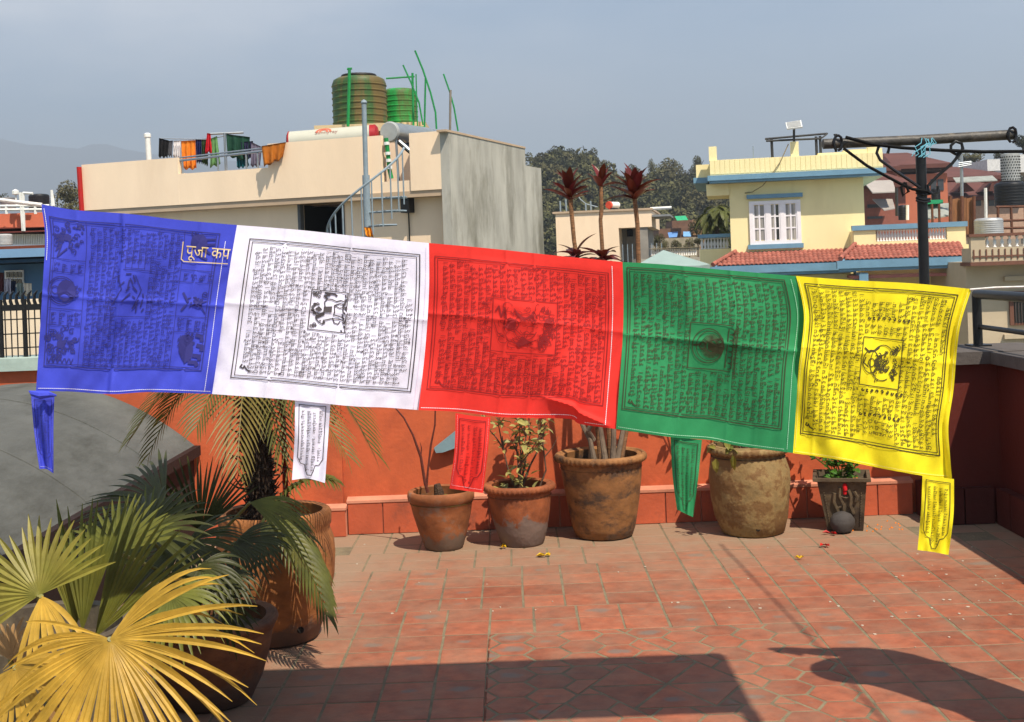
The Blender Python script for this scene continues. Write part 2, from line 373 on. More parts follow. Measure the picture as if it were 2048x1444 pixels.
# pilaster and side parapet on the right
rw = thing('side_parapet', 'dark red side parapet with grey coping, in shade at right edge', 'wall', (WALL_X, 6, 0))
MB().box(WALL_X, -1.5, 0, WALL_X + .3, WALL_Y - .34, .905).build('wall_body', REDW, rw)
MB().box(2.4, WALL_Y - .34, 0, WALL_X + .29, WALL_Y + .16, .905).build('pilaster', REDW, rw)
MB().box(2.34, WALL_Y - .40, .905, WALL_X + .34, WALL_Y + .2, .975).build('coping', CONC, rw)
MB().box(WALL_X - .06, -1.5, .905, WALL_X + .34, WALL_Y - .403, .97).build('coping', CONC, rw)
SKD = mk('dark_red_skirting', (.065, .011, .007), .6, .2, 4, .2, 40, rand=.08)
def bskirt(a, b, c, d, n, ax):
    for i in range(n):
        if ax == 'y':
            st = (b - a) / n; MB().box(WALL_X - .06, a + i * st + .004, .004, WALL_X - .002, a + (i + 1) * st - .004, .205).build('skirting_tile', SKD, rw)
        else:
            st = (b - a) / n; MB().box(a + i * st + .004, c, .004, a + (i + 1) * st - .004, d, .205).build('skirting_tile', SKD, rw)
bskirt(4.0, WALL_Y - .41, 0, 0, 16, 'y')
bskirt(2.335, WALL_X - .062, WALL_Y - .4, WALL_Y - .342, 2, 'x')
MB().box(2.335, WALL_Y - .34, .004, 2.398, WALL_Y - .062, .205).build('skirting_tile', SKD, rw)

# metal railing on the side parapet, cross-armed steel post on the back wall
BLK = mk('black_gloss_paint', (.009, .009, .010), .36, .3, 20, .05, spec=.3)
CBLK = mk('black_rubber', (.008, .008, .008), .8, .2, 20, spec=.1)
BLKW = mk('worn_black_pipe', (.05, .045, .038), .5, .6, 14, .3, 50, dirt='#8c7f6a', dirt_amt=.55, dirt_scale=9, dirt_lo=.52, dirt_hi=.66)
RX = 2.78
rl = thing('railing', 'black two-bar pipe railing fixed on the side parapet coping', 'railing', (RX, 6, .97))
MB().tube([(RX - .01, WALL_Y + .03, 1.285), (RX, 6, 1.285), (RX, -1, 1.285)], .028, 12).build('top_rail', BLK, rl, True)
MB().tube([(RX, WALL_Y + .03, 1.09), (RX, -1, 1.09)], .015, 10).build('lower_rail', BLK, rl, True)
for y in (WALL_Y + .03, 5.2, 2.8, .4):
    MB().tube([(RX - .01, y, .97), (RX - .01, y, 1.285)], .028, 12).build('post', BLK, rl, True)
    MB().box(RX - .07, y - .06, .97, RX + .05, y + .06, .985).build('base_plate', BLK, rl)
PY = WALL_Y + .12
def pp(x, y): return at(x, y, PY)
tp = thing('steel_post', 'black steel post with long cross arm and scroll brackets', 'post', (pp(1851, 640).x, PY, .98))
MB().tube([pp(1851, 660), pp(1845, 420), pp(1840, 276)], .031, 14).build('pole', BLK, tp, True)
MB().tube([pp(1646, 288), pp(1838, 280), pp(2030, 269)], .031, 14).build('cross_arm', BLKW, tp, True)
def scroll(pts, r=.0095): return MB().tube([pp(*p) - Vector((0, .035, 0)) for p in pts], r, 7)
scroll([(1772, 308), (1775, 296), (1765, 288), (1754, 294), (1750, 307), (1757, 321), (1790, 345), (1822, 366), (1836, 376)]).build('scroll_bracket', BLK, tp, True)
scroll([(1922, 300), (1919, 288), (1907, 284), (1898, 292), (1898, 304), (1908, 310), (1919, 305), (1921, 296)]).build('scroll_bracket', BLK, tp, True)
scroll([(1919, 304), (1900, 328), (1872, 352), (1852, 372), (1854, 384), (1862, 389), (1871, 384), (1872, 373)]).build('scroll_bracket', BLK, tp, True)
for yy in (384, 388, 398, 403): MB().tube([pp(1830, yy - 2) - Vector((0, .02, 0)), pp(1842, yy + 2) - Vector((0, .045, 0)), pp(1858, yy) - Vector((0, .02, 0))], .008, 6).build('binding_wire', BLK, tp, True)
for (x, y) in ((1673, 287), (2020, 271)):
    MB().tube([pp(x + 14 * math.sin(t) * .6, y + 15 * math.cos(t)) - Vector((0, .034 + .006 * math.sin(3 * t), 0)) for t in [k * .6 for k in range(11)]], .009, 6).build('binding_wire', BLK, tp, True)
MB().tube([pp(1672, 304), pp(1671, 286), pp(1671, 268)], .008, 6).build('bolt', BLKW, tp)
MB().tube([pp(1671, 268), pp(1671, 271)], .012, 6).build('bolt', BLKW, tp)
fr = Vector((0, -.05, 0))
cb = MB().tube([pp(1687, 276) + fr, pp(1740, 290) + fr, pp(1800, 297) + fr, pp(1880, 302) + fr, pp(1960, 305) + fr, pp(2060, 304) + fr, pp(2300, 290) + fr], .0105, 7).build('cable', CBLK, None, True)
tag(cb, 'black cable sagging just below the cross arm of the steel post', 'cable')
cb = MB().tube([pp(1683, 298) + fr, pp(1730, 333) + fr, pp(1795, 368) + fr, pp(1820, 379) + fr, pp(1850, 384) + fr], .0095, 7).build('cable', CBLK, None, True)
tag(cb, 'black cable running diagonally from the arm end down to the post', 'cable')
cb = MB().tube([pp(1805, 366) + fr, pp(1797, 376) + fr, pp(1801, 392) + fr, pp(1812, 384) + fr, pp(1805, 366) + fr], .009, 6).build('cable_coil', CBLK, None, True)
tag(cb, 'small loose coil of black cable hanging beside the post', 'cable coil')
BT = mk('blue_twine', '#6fb3c4', .8)
mb = MB()
for k in range(7):
    x0 = 1842 + rng.uniform(-6, 16); pts = [pp(x0, 280 + rng.uniform(-3, 4)) + fr * 1.2]
    for q in range(4): pts.append(pp(x0 + rng.uniform(-12, 12) - q * 5, 288 + q * (7 + rng.uniform(0, 4))) + fr * 1.25)
    mb.tube(pts, .0028, 5)
tag(mb.build('twine', BT, None), 'frayed pale blue twine knotted where arm meets post', 'twine')

# fence and cream wall left of the flags, on the orange wall
fn = thing('iron_fence', 'black iron fence with curled tips on the wall at left', 'fence', (-2.9, WALL_Y + .1, 1.115))
FY = WALL_Y + .1
def fp(x, y): return at(x, y, FY)
zr = fp(40, 615).z
MB().box(-5, FY - .015, zr - .018, fp(200, 615).x, FY + .015, zr + .018).build('rail', BLK, fn)
for z in (fp(40, 641).z, fp(40, 670).z, fp(40, 698).z): MB().tube([(-5, FY, z), (fp(200, 615).x, FY, z + .01)], .004, 5).build('cross_bar', BLK, fn)
x = fp(200, 615).x
k = 0
while x > -3.9:
    MB().tube([(x, FY, 1.11), (x, FY, zr)], .0042, 5).build('bar', BLK, fn)
    MB().tube([(x + .012, FY, zr), (x, FY, zr + .04), (x + .002, FY, zr + .075), (x + .022, FY, zr + .1)], [.012, .011, .009, .004], 6).build('curled_tip', BLK, fn, True)
    if k % 4 == 1: MB().tube([(x + .018, FY - .01, 1.11), (x + .018, FY - .01, zr + .05)], .011, 6).build('upright', BLK, fn)
    x -= .036; k += 1

# ---------------------------------------------------------------- vaulted grey roof beside the terrace
GREYV = mk('grey_cement_render', '#565753', .9, .25, 5, .5, 40, dirt='#35352f', dirt_amt=.7, dirt_scale=3.4, dirt_lo=.48, dirt_hi=.68, stretch=(1, .35, 1))
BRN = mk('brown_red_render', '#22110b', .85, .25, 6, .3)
vr = thing('vaulted_roof', 'grey cement barrel vault roof in the low left of terrace', 'roof', (-2.8, 6, .5))
xs, zs, wx, wh = -1.92, .55, 1.0, .415; cx_v = xs - wx; NA, NY = 28, 14
V, Fc = [], []
def vz(y): return 0
for shell in (0, .05):
    for j in range(NY + 1):
        y = WALL_Y - .01 - j * (WALL_Y - 2.5) / NY
        for i in range(NA + 1):
            t = math.pi * i / NA; q_ = math.cos(t); V.append((cx_v + (wx - shell * .3) * q_, y, zs - shell + wh * (1 - abs(q_) ** 2.1)))
M_ = (NY + 1) * (NA + 1)
for j in range(NY):
    for i in range(NA):
        q = (j * (NA + 1) + i, j * (NA + 1) + i + 1, (j + 1) * (NA + 1) + i + 1, (j + 1) * (NA + 1) + i)
        Fc.append(q); Fc.append(tuple(M_ + k for k in reversed(q)))
for i in range(NA):
    for j in (0, NY): k = j * (NA + 1) + i; Fc.append((k, k + 1, M_ + k + 1, M_ + k))
raw('vault_shell', V, Fc, GREYV, vr, True)
for yj in (4.55, 5.7, 6.75):
    MB().tube([(cx_v + wx * math.cos(math.pi * i / 40), yj + .15 * math.sin(i * .3) * .1, zs + wh * (1 - abs(math.cos(math.pi * i / 40)) ** 2.1) + .001) for i in range(1, 41)], .006, 6).build('joint_seam', GREYV, vr, True)
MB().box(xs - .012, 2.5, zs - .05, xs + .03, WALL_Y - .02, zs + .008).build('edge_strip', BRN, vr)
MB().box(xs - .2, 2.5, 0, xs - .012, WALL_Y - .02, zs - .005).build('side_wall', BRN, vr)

# teal plank fixed to the orange wall, behind the red tail
MB_ = MB(); P = [at(868, 897, WALL_Y - .06), at(872, 906, WALL_Y - .06), at(886, 905, WALL_Y - .06), at(960, 878, WALL_Y - .06), at(960, 835, WALL_Y - .06), at(912, 862, WALL_Y - .06)]
tag(MB_.prism(P, (0, .055, 0)).build('plank', mk('pale_blue_board', '#748c92', .7)), 'pale blue-grey plank end fixed to the orange wall', 'plank')

# ---------------------------------------------------------------- unseen slab frame added behind and above the camera to cast floor shade
pg = thing('shade_frame', 'unseen white slab and posts added behind the viewer to cast floor shade', 'shade_frame', (-1, 3, 0))
PGM = mk('painted_timber', '#d8d2c4', .7)
MB().box(-3.2, 2.80, 2.87, 1.755, 3.43, 2.93).build('roof_slab', PGM, pg)
MB().box(1.72, -2, 2.88, 1.765, 2.80, 2.92).build('beam', PGM, pg)
for x, y in ((-3.15, 2.85), (1.72, -2), (-3.15, -2)): MB().box(x, y, 0, x + .045, y + .045, 2.88).build('post', PGM, pg)
tag(MB().tube([(2.16, 5.2, 3.18), (2.2, 3.2, 3.02), (2.22, 0, 2.95), (2.22, -2.2, 3.0)], .006, 6).build('shadow_rod', PGM), 'unseen thin rod added above the terrace to cast a shadow line', 'rod')  # rod added overhead, out of view, to draw the thin shadow on the tiles
# ---------------------------------------------------------------- flower pots
def pot_mat(name, col, dirt, **k): return mk(name, [col[0] * .62, col[1] * .66, col[2] * .5], .8, .4, 9, k.get('bump', .45), k.get('bs', 26), dirt=dirt, dirt_amt=k.get('amt', .8), dirt_scale=k.get('ds', 3.5), dirt_lo=k.get('lo', .5), dirt_hi=k.get('hi', .62), stretch=k.get('st', (1, 1, 1)))
SOIL = mk('dry_soil', '#4c4130', .95, .5, 30, .9, 60)
MOSS = mk('mossy_soil', '#5a6125', .95, .5, 30, .9, 60, dirt='#3b2f20', dirt_amt=.8, dirt_scale=14)
def pot(name, label, prof, c, mat, soil_z, soil_r, soil=SOIL, rim=None, lean=0, nseg=48, flute=None, group='flower pots along the orange wall', wob=.012, seed=1, thick=.03):
    p = thing(name, label, 'flower pot', c, group)
    rr = random.Random(seed); ph = [rr.uniform(0, 6.28) for _ in range(6)]
    def f(a, z): return 1 + 1.4 * wob * (math.sin(2 * a + ph[0] + z * 5) + .7 * math.sin(3 * a + ph[1] - z * 9) + .5 * math.sin(5 * a + ph[2] + z * 20))
    top = prof[-1]
    inner = [(top[0] - thick * .3, top[1] + .006), (top[0] - thick, top[1]), (soil_r + .012, soil_z - .02)]
    b = MB().lathe(list(prof) + inner, c, nseg, f)
    for i, v in enumerate(b.v): b.v[i] = (v[0] + lean * (v[2] - c[2]), v[1], v[2])
    b.build('body', mat, p, 60)
    n = 26; V, Fs = [], []
    for k in range(n):
        a = 2 * math.pi * k / n; V.append((c[0] + lean * soil_z + (soil_r + .02) * math.cos(a) * f(a, soil_z), c[1] + (soil_r + .02) * math.sin(a) * f(a, soil_z), c[2] + soil_z - .012))
    m = MB(); NR = 5
    for q in range(1, NR): V += [(c[0] + lean * soil_z + (V[k][0] - c[0] - lean * soil_z) * (1 - q / NR), c[1] + (V[k][1] - c[1]) * (1 - q / NR), c[2] + soil_z + rr.uniform(-.012, .012)) for k in range(n)]
    V.append((c[0] + lean * soil_z, c[1], c[2] + soil_z + .01))
    for q in range(NR - 1):
        for k in range(n): Fs.append((q * n + k, q * n + (k + 1) % n, (q + 1) * n + (k + 1) % n, (q + 1) * n + k))
    for k in range(n): Fs.append(((NR - 1) * n + k, (NR - 1) * n + (k + 1) % n, len(V) - 1))
    m.add(V, Fs); m.build('soil', soil, p, True)
    if rim:                                             # rim = (radius, z, tube radius, notches)
        r_, z_, t_, nn = rim; b = MB(); N2 = max(48, nn * 4); prof2 = []
        vs_, fs = [], []; K = 10
        for i in range(N2):
            a = 2 * math.pi * i / N2; sc = 1 + (.16 * math.cos(nn * a) if nn else 0)
            for k in range(K):
                q = 2 * math.pi * k / K
                low = sc if (nn and -.9 < math.cos(q) and math.sin(q) < .3) else 1
                rad = (r_ + t_ * math.cos(q) * low) * f(a, z_); vs_.append((c[0] + lean * z_ + rad * math.cos(a), c[1] + rad * math.sin(a), c[2] + z_ + t_ * 1.15 * math.sin(q) * (low if math.sin(q) < 0 else 1)))
        for i in range(N2):
            for k in range(K): fs.append((i * K + k, i * K + (k + 1) % K, ((i + 1) % N2) * K + (k + 1) % K, ((i + 1) % N2) * K + k))
        b.add(vs_, fs); b.build('rim', mat, p, True)
    return p
def base_of(xc, ybot, wpx):                             # floor point under a pot whose base front edge shows at ybot
    p = flo(xc, ybot); return Vector((p.x, p.y + wpx / 2 / 2550 * p.y, 0))
T1 = pot_mat('terracotta_plain', (.40, .125, .055), '#7d7163', lo=.54, hi=.66, amt=.75, ds=8, bump=.3)
T2 = pot_mat('terracotta_flaking', (.42, .115, .05), '#6a3c26', lo=.5, hi=.6, ds=7, amt=.7)
T3 = pot_mat('terracotta_fired', (.38, .16, .07), '#3a3029', lo=.5, hi=.62, amt=.85, ds=5.5, st=(1, 1, 1.5), bump=.25)
T4 = pot_mat('pale_clay', (.46, .29, .15), '#5e3a1c', lo=.46, hi=.54, ds=9, amt=.7, bump=1, bs=16)
def add_base_stain(m, h, col, amt=.85, jag=.14):        # lime bloom that climbs from the pot's foot, ragged
    t = m.node_tree; N, L = t.nodes, t.links; b = N['Principled BSDF']; src = b.inputs['Base Color'].links[0].from_socket
    tc = N.new('ShaderNodeTexCoord'); sp = N.new('ShaderNodeSeparateXYZ'); L.new(tc.outputs['Object'], sp.inputs[0])
    n = N.new('ShaderNodeTexNoise'); n.inputs['Scale'].default_value = 9; n.inputs['Detail'].default_value = 8; n.inputs['Roughness'].default_value = .75; L.new(tc.outputs['Object'], n.inputs['Vector'])
    ma = N.new('ShaderNodeMath'); ma.operation = 'MULTIPLY_ADD'; ma.inputs[1].default_value = -jag * 2.2; L.new(n.outputs['Fac'], ma.inputs[0]); L.new(sp.outputs['Z'], ma.inputs[2])
    mr = N.new('ShaderNodeMapRange'); mr.inputs[1].default_value = h - jag * 1.1; mr.inputs[2].default_value = h - jag * 1.1 - .03; mr.inputs[3].default_value = 0; mr.inputs[4].default_value = amt
    L.new(ma.outputs[0], mr.inputs[0])
    x = N.new('ShaderNodeMix'); x.data_type = 'RGBA'; x.inputs[7].default_value = (*lin(col), 1); L.new(mr.outputs[0], x.inputs[0]); L.new(src, x.inputs[6]); L.new(x.outputs[2], b.inputs['Base Color'])
add_base_stain(T1, .085, '#6a5d50'); add_base_stain(T2, .17, '#6f6158', .9, .2); add_base_stain(T3, .03, '#6d5f50', .6)
c1 = base_of(887, 1104, 74)
pot('flower_pot', 'smallest round terracotta pot, first in row, bare twigs and moss', [(.098, 0), (.108, .012), (.135, .1), (.16, .2), (.172, .265), (.183, .275), (.186, .3), (.182, .32)], c1, T1, .27, .155, MOSS, None, -.03, seed=1, wob=.008)
c2 = base_of(1046, 1097, 88)
pot('flower_pot', 'terracotta pot with ribbed rim and flaking base, holding leafy shrub', [(.112, 0), (.122, .012), (.145, .09), (.166, .19), (.174, .26), (.178, .30), (.182, .335)], c2, T2, .29, .16, SOIL, (.185, .322, .017, 44), -.03, seed=2, wob=.008)
c3 = base_of(1213, 1084, 116)
pot('flower_pot', 'large terracotta pot with crimped rim holding the purple-leaved canes', [(.135, 0), (.16, .01), (.178, .06), (.205, .2), (.224, .33), (.234, .42), (.24, .465)], c3, T3, .41, .215, SOIL, (.246, .455, .019, 52), -.01, seed=3, wob=.006)
c4 = base_of(1517, 1077, 116)
pot('flower_pot', 'rough pale clay jar with short neck, second from the right', [(.155, 0), (.172, .012), (.2, .1), (.215, .2), (.224, .3), (.222, .36), (.205, .43), (.198, .46), (.206, .49), (.21, .5)], c4, T4, .45, .19, SOIL, (.212, .478, .018, 40), -.03, seed=4, wob=.016)
MB().tube([c4 + Vector((-.005, -.185, .055)), c4 + Vector((-.005, -.155, .058))], .012, 10).build('drain_hole', mk('hole_black', (.01, .008, .006), .9), bpy.data.objects['flower_pot.003'])
# square relief planter
SQ = pot_mat('grey_clay_relief', (.16, .105, .075), '#2c201a', lo=.46, hi=.6, ds=5)
c5 = flo(1700, 1062); c5.y += .1
sp_ = thing('flower_pot', 'square tapered grey clay planter with relief figures and red powder', 'flower pot', c5, 'flower pots along the orange wall')
def ring(w_, z, yaw=R(-14)): return [Vector((c5.x - .012 * z / .3 + (sx * w_) * math.cos(yaw) - (sy * w_) * math.sin(yaw), c5.y + sx * w_ * math.sin(yaw) + sy * w_ * math.cos(yaw), z)) for sx, sy in ((-1, -1), (1, -1), (1, 1), (-1, 1))]
rings = [ring(.095, 0), ring(.098, .01), ring(.115, .14), ring(.134, .28), ring(.158, .287), ring(.158, .305), ring(.138, .305), ring(.13, .27)]
mb = MB(); vs_ = [p for r in rings for p in r]; fs = [(3, 2, 1, 0)]
for i in range(len(rings) - 1):
    for k in range(4): fs.append((i * 4 + k, i * 4 + (k + 1) % 4, (i + 1) * 4 + (k + 1) % 4, (i + 1) * 4 + k))
mb.add(vs_, fs).build('body', SQ, sp_)
MB().add(ring(.131, .272), [(0, 1, 2, 3)]).build('soil', SOIL, sp_)
yaw = R(-14)
def rel(u, z, out=.0): # point on front face of the planter, u in -1..1
    w_ = .097 + .037 * z / .28; return Vector((c5.x - .012 * z / .3 + u * w_ * math.cos(yaw) + (w_ + out) * math.sin(yaw), c5.y + u * w_ * math.sin(yaw) - (w_ + out) * math.cos(yaw), z))
mb = MB()
for pts, r in (([(-.1, .25), (-.15, .2), (0, .15), (-.05, .1), (.2, .06), (.35, .03)], .011), ([(.25, .24), (.35, .2), (.3, .15), (.45, .1)], .012), ([(-.35, .22), (-.45, .17), (-.3, .12), (-.35, .06)], .011), ([(-.1, .2), (.15, .19), (.3, .2)], .008), ([(.5, .23), (.62, .2), (.55, .17)], .01), ([(.0, .15), (-.3, .13), (-.4, .1)], .008)):
    mb.tube([rel(u, z, .002) for u, z in pts], r, 6)
for s in (-1, 1):
    for k in range(15): p = rel(s * .8, .04 + .015 * k, .001); mb.tube([p, p + Vector((0, -.003, 0))], .004, 5)
mb.build('relief', SQ, sp_, True)
RP = mk('red_powder', '#c4161c', .9)
MB().lathe([(.0, -.03), (.012, -.022), (.014, 0), (.009, .014), (0, .018)], rel(.12, .258, .004), 10).build('powder_mark', RP, sp_, True)
MB().lathe([(.0, -.018), (.01, -.012), (.012, 0), (.008, .01), (0, .014)], rel(.1, .225, .002), 10).build('powder_mark', RP, sp_, True)
st = MB(); cs = flo(1688, 1068); 
st.lathe([(0.02, 0), (.05, .012), (.066, .045), (.066, .075), (.048, .105), (.02, .118), (0, .12)], (cs.x, cs.y + .03, 0), 20, lambda a, z: 1 + .05 * math.sin(2 * a + 1) + .03 * math.sin(3 * a + z * 30))
tag(st.build('stone', mk('grey_stone', '#413c39', .8, .25, 12, .5, 30), None, True), 'rounded grey stone leaning against the square planter', 'stone')

# big jars on the left
T6 = pot_mat('jar_orange_clay', (.47, .165, .06), '#8a5a38', lo=.45, hi=.7, amt=.6, st=(1, 1, 1.6)); add_base_stain(T6, .1, '#5b4a3f')
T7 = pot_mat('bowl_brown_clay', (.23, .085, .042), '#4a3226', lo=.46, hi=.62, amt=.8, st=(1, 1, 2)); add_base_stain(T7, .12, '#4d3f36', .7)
cj = flo(540, 1304); cj.y += .2
pot('jar', 'tall bulging orange clay jar holding the date palm', [(.15, 0), (.175, .012), (.215, .12), (.245, .26), (.252, .36), (.246, .42), (.232, .455), (.228, .47), (.236, .485), (.238, .53), (.232, .545)], cj, T6, .50, .2, SOIL, None, 0, 56, group='clay jars on the left', seed=6, wob=.008)
MB().tube([cj + Vector((.125, -.165, .075)), cj + Vector((.11, -.14, .076))], .014, 10).build('drain_hole', MATS['hole_black'], bpy.data.objects['jar'])
cb_ = flo(395, 1442); cb_.y += .2
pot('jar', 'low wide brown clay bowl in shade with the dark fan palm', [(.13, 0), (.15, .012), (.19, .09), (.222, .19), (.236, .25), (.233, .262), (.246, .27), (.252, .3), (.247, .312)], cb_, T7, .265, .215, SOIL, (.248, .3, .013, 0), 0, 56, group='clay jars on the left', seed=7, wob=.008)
cf_ = Vector((at(110, 1500, 2.95).x, 2.95, 0))
pot('jar', 'grey clay jar under the yellow fan palm in the near left corner', [(.17, 0), (.19, .01), (.22, .15), (.235, .3), (.23, .4), (.235, .44)], cf_, pot_mat('grey_clay', (.2, .15, .12), '#3f352c', lo=.45, hi=.6), .39, .2, SOIL, None, 0, 48, group='clay jars on the left', seed=8)
cg_ = Vector((at(50, 1200, 3.45).x, 3.5, 0))
pot('jar', 'grey weathered jar behind the near fan palm at left edge', [(.2, 0), (.23, .01), (.26, .2), (.275, .45), (.26, .58), (.265, .62)], cg_, MATS['grey_clay'], .56, .22, SOIL, None, 0, 48, group='clay jars on the left', seed=9)

# litter on the tiles
LY = mk('dry_yellow_leaf', '#c9a417', .7, .3, 30); LR = mk('red_petal', '#b3170f', .6)
def litter(name, label, cat, x, y, size, m, group, seed):
    r = random.Random(seed); p = flo(x, y); mb = MB()
    for k in range(3):
        a = r.uniform(0, 6.28); d = Vector((math.cos(a), math.sin(a), 0)); e = Vector((-d.y, d.x, 0)); c = p + Vector((0, 0, .008))
        mb.add([c, c + d * size * .5 + e * size * .22 + Vector((0, 0, .012)), c + d * size + Vector((0, 0, .004)), c + d * size * .5 - e * size * .22 + Vector((0, 0, .016))], [(0, 1, 2), (0, 2, 3)])
    tag(mb.build(name, m), label, cat, group)
litter('fallen_leaf', 'curled yellow leaf on the floor below the second pot', 'leaf', 1003, 1096, .05, LY, 'fallen yellow leaves', 1)
litter('fallen_leaf', 'larger yellow leaf lying between the second and third pots', 'leaf', 1071, 1115, .06, LY, 'fallen yellow leaves', 2)
litter('fallen_leaf', 'small yellow leaf right beside the larger fallen leaf', 'leaf', 1100, 1114, .03, LY, 'fallen yellow leaves', 3)
litter('fallen_leaf', 'pale leaf scrap on the tiles below the pale jar', 'leaf', 1600, 1120, .03, LY, 'fallen yellow leaves', 4)
litter('petal', 'red petal lying alone on the tiles below the planter', 'petal', 1650, 1093, .05, LR, 'red petals near the planter', 5)
litter('petal', 'red petal in the shade at the left foot of the planter', 'petal', 1662, 1069, .05, LR, 'red petals near the planter', 6)
mb = MB()
for k in range(26):
    x, y = rng.gauss(1740, 40), rng.gauss(1056, 7); p = flo(x, y); mb.tube([p + Vector((0, 0, .001)), p + Vector((.006, .002, .006))], .004, 5)
tag(mb.build('flower_crumbs', mk('marigold', '#d9741a', .8)), kind='stuff')
mb = MB()
for k in range(70):
    if rng.random() < .4: x, y = rng.gauss(1900, 90), rng.gauss(1190, 60)
    else: x, y = rng.uniform(700, 2000), rng.uniform(1085, 1230)
    if y < 1080 or y > 1440: continue
    p = flo(x, y); s_ = rng.uniform(.002, .007); n = 6
    mb.prism([p + Vector((s_ * math.cos(1.05 * q) * rng.uniform(.7, 1.5), s_ * math.sin(1.05 * q), .001)) for q in range(n)], (0, 0, .003))
tag(mb.build('bird_droppings', mk('chalk_white', '#b3a795', .9)), kind='stuff')
# ---------------------------------------------------------------- prayer flags
FLAG_Y = 2.6
def cloth_mat(name, col, tr=.14):
    m = mk(name, col, .75, .06, 60, .12, 900, spec=.2, trans=tr); return m
def pl(pts, t):                                         # polyline by arc length, vectorised
    P = np.array(pts, float); d = np.r_[0, np.cumsum(np.hypot(*np.diff(P, axis=0).T))]; d /= d[-1]
    return np.stack([np.interp(t, d, P[:, 0]), np.interp(t, d, P[:, 1])], -1)
def smooth_pl(pts, n=60):
    P = np.array(pts, float)
    if len(P) < 3: return pts
    d = np.r_[0, np.cumsum(np.hypot(*np.diff(P, axis=0).T))]; t = np.linspace(0, d[-1], n)
    out = []
    for x in t:                                         # Catmull-Rom
        i = min(max(np.searchsorted(d, x) - 1, 0), len(P) - 2); u = (x - d[i]) / (d[i + 1] - d[i])
        p0, p1, p2, p3 = P[max(i - 1, 0)], P[i], P[i + 1], P[min(i + 2, len(P) - 1)]
        out.append(.5 * (2 * p1 + (p2 - p0) * u + (2 * p0 - 5 * p1 + 4 * p2 - p3) * u * u + (3 * p1 - p0 - 3 * p2 + p3) * u ** 3))
    return [tuple(p) for p in out]
def to_world(px, Y):                                    # px (n,2), Y (n,) -> world
    c, s = math.cos(RHO), math.sin(RHO); dx, dy = px[:, 0] - CX, px[:, 1] - CY
    a, b = (dx * c - dy * s) / F, (dx * s + dy * c) / F
    return np.stack([a * Y, Y, EYE - b * Y], -1)
class Cloth:
    def __init__(s, top, right, bottom, left, seed, Y=FLAG_Y, creases=(), waves=.006, fold=None):
        s.T, s.R_, s.B, s.L = [smooth_pl(p) for p in (top, right, bottom, left)]
        s.Y, s.cr, s.fold, s.amp = Y, creases, fold, waves; r = random.Random(seed)
        s.w = [(r.uniform(.6, 2.6), r.uniform(-1.4, 1.4), r.uniform(0, 6.28), r.uniform(.4, 1)) for _ in range(5)]
        s.w2 = [(r.uniform(4, 9), r.uniform(-6, 6), r.uniform(0, 6.28), r.uniform(.3, 1)) for _ in range(6)]
    def at(s, u, v, off=0):
        u = np.asarray(u, float).ravel(); v = np.asarray(v, float).ravel(); U, V = u[:, None], v[:, None]
        T, B, L, Rr = pl(s.T, u), pl(s.B, u), pl(s.L, v), pl(s.R_, v)
        c = [np.array(x) for x in (s.T[0], s.T[-1], s.B[0], s.B[-1])]
        p = (1 - V) * T + V * B + (1 - U) * L + U * Rr - ((1 - U) * (1 - V) * c[0] + U * (1 - V) * c[1] + (1 - U) * V * c[2] + U * V * c[3])
        d = np.zeros(len(u)); e = np.clip(v * 3, 0.15, 1)
        for a, b, ph, k in s.w: d += 1.25 * s.amp * k * np.sin(2 * math.pi * (a * u + b * v) + ph) * e
        for a, b, ph, k in s.w2: d += s.amp * .12 * k * np.sin(2 * math.pi * (a * u + b * v) + ph) * e
        for kind, q, amp, wd in s.cr:                   # pressed folds
            x = (u if kind == 'u' else v) - q; d += 1.2 * amp * np.exp(-np.abs(x) / wd)
        if s.fold:
            (u0, v0), (u1, v1), amp = s.fold; du, dv = u1 - u0, v1 - v0; l = math.hypot(du, dv)
            tt = ((u - u0) * du + (v - v0) * dv) / l / l; dd = ((v - v0) * du - (u - u0) * dv) / l
            env = np.clip(np.minimum(tt * 3, (1.02 - tt) * 6), 0, 1); d += amp * env * (np.exp(-np.clip(dd, 0, None) / .03) * (dd >= 0) + np.exp(-np.clip(-dd, 0, None) / .006) * (dd < 0))
        return to_world(p, s.Y - d - off)
    def sheet(s, name, mat, parent, nu=130, nv=110):
        u, v = np.meshgrid(np.linspace(0, 1, nu + 1), np.linspace(0, 1, nv + 1))
        P = s.at(u, v); i = np.arange((nu + 1) * (nv + 1)).reshape(nv + 1, nu + 1)
        Fc = np.stack([i[:-1, :-1], i[1:, :-1], i[1:, 1:], i[:-1, 1:]], -1).reshape(-1, 4)
        return raw(name, P, Fc, mat, parent, True)
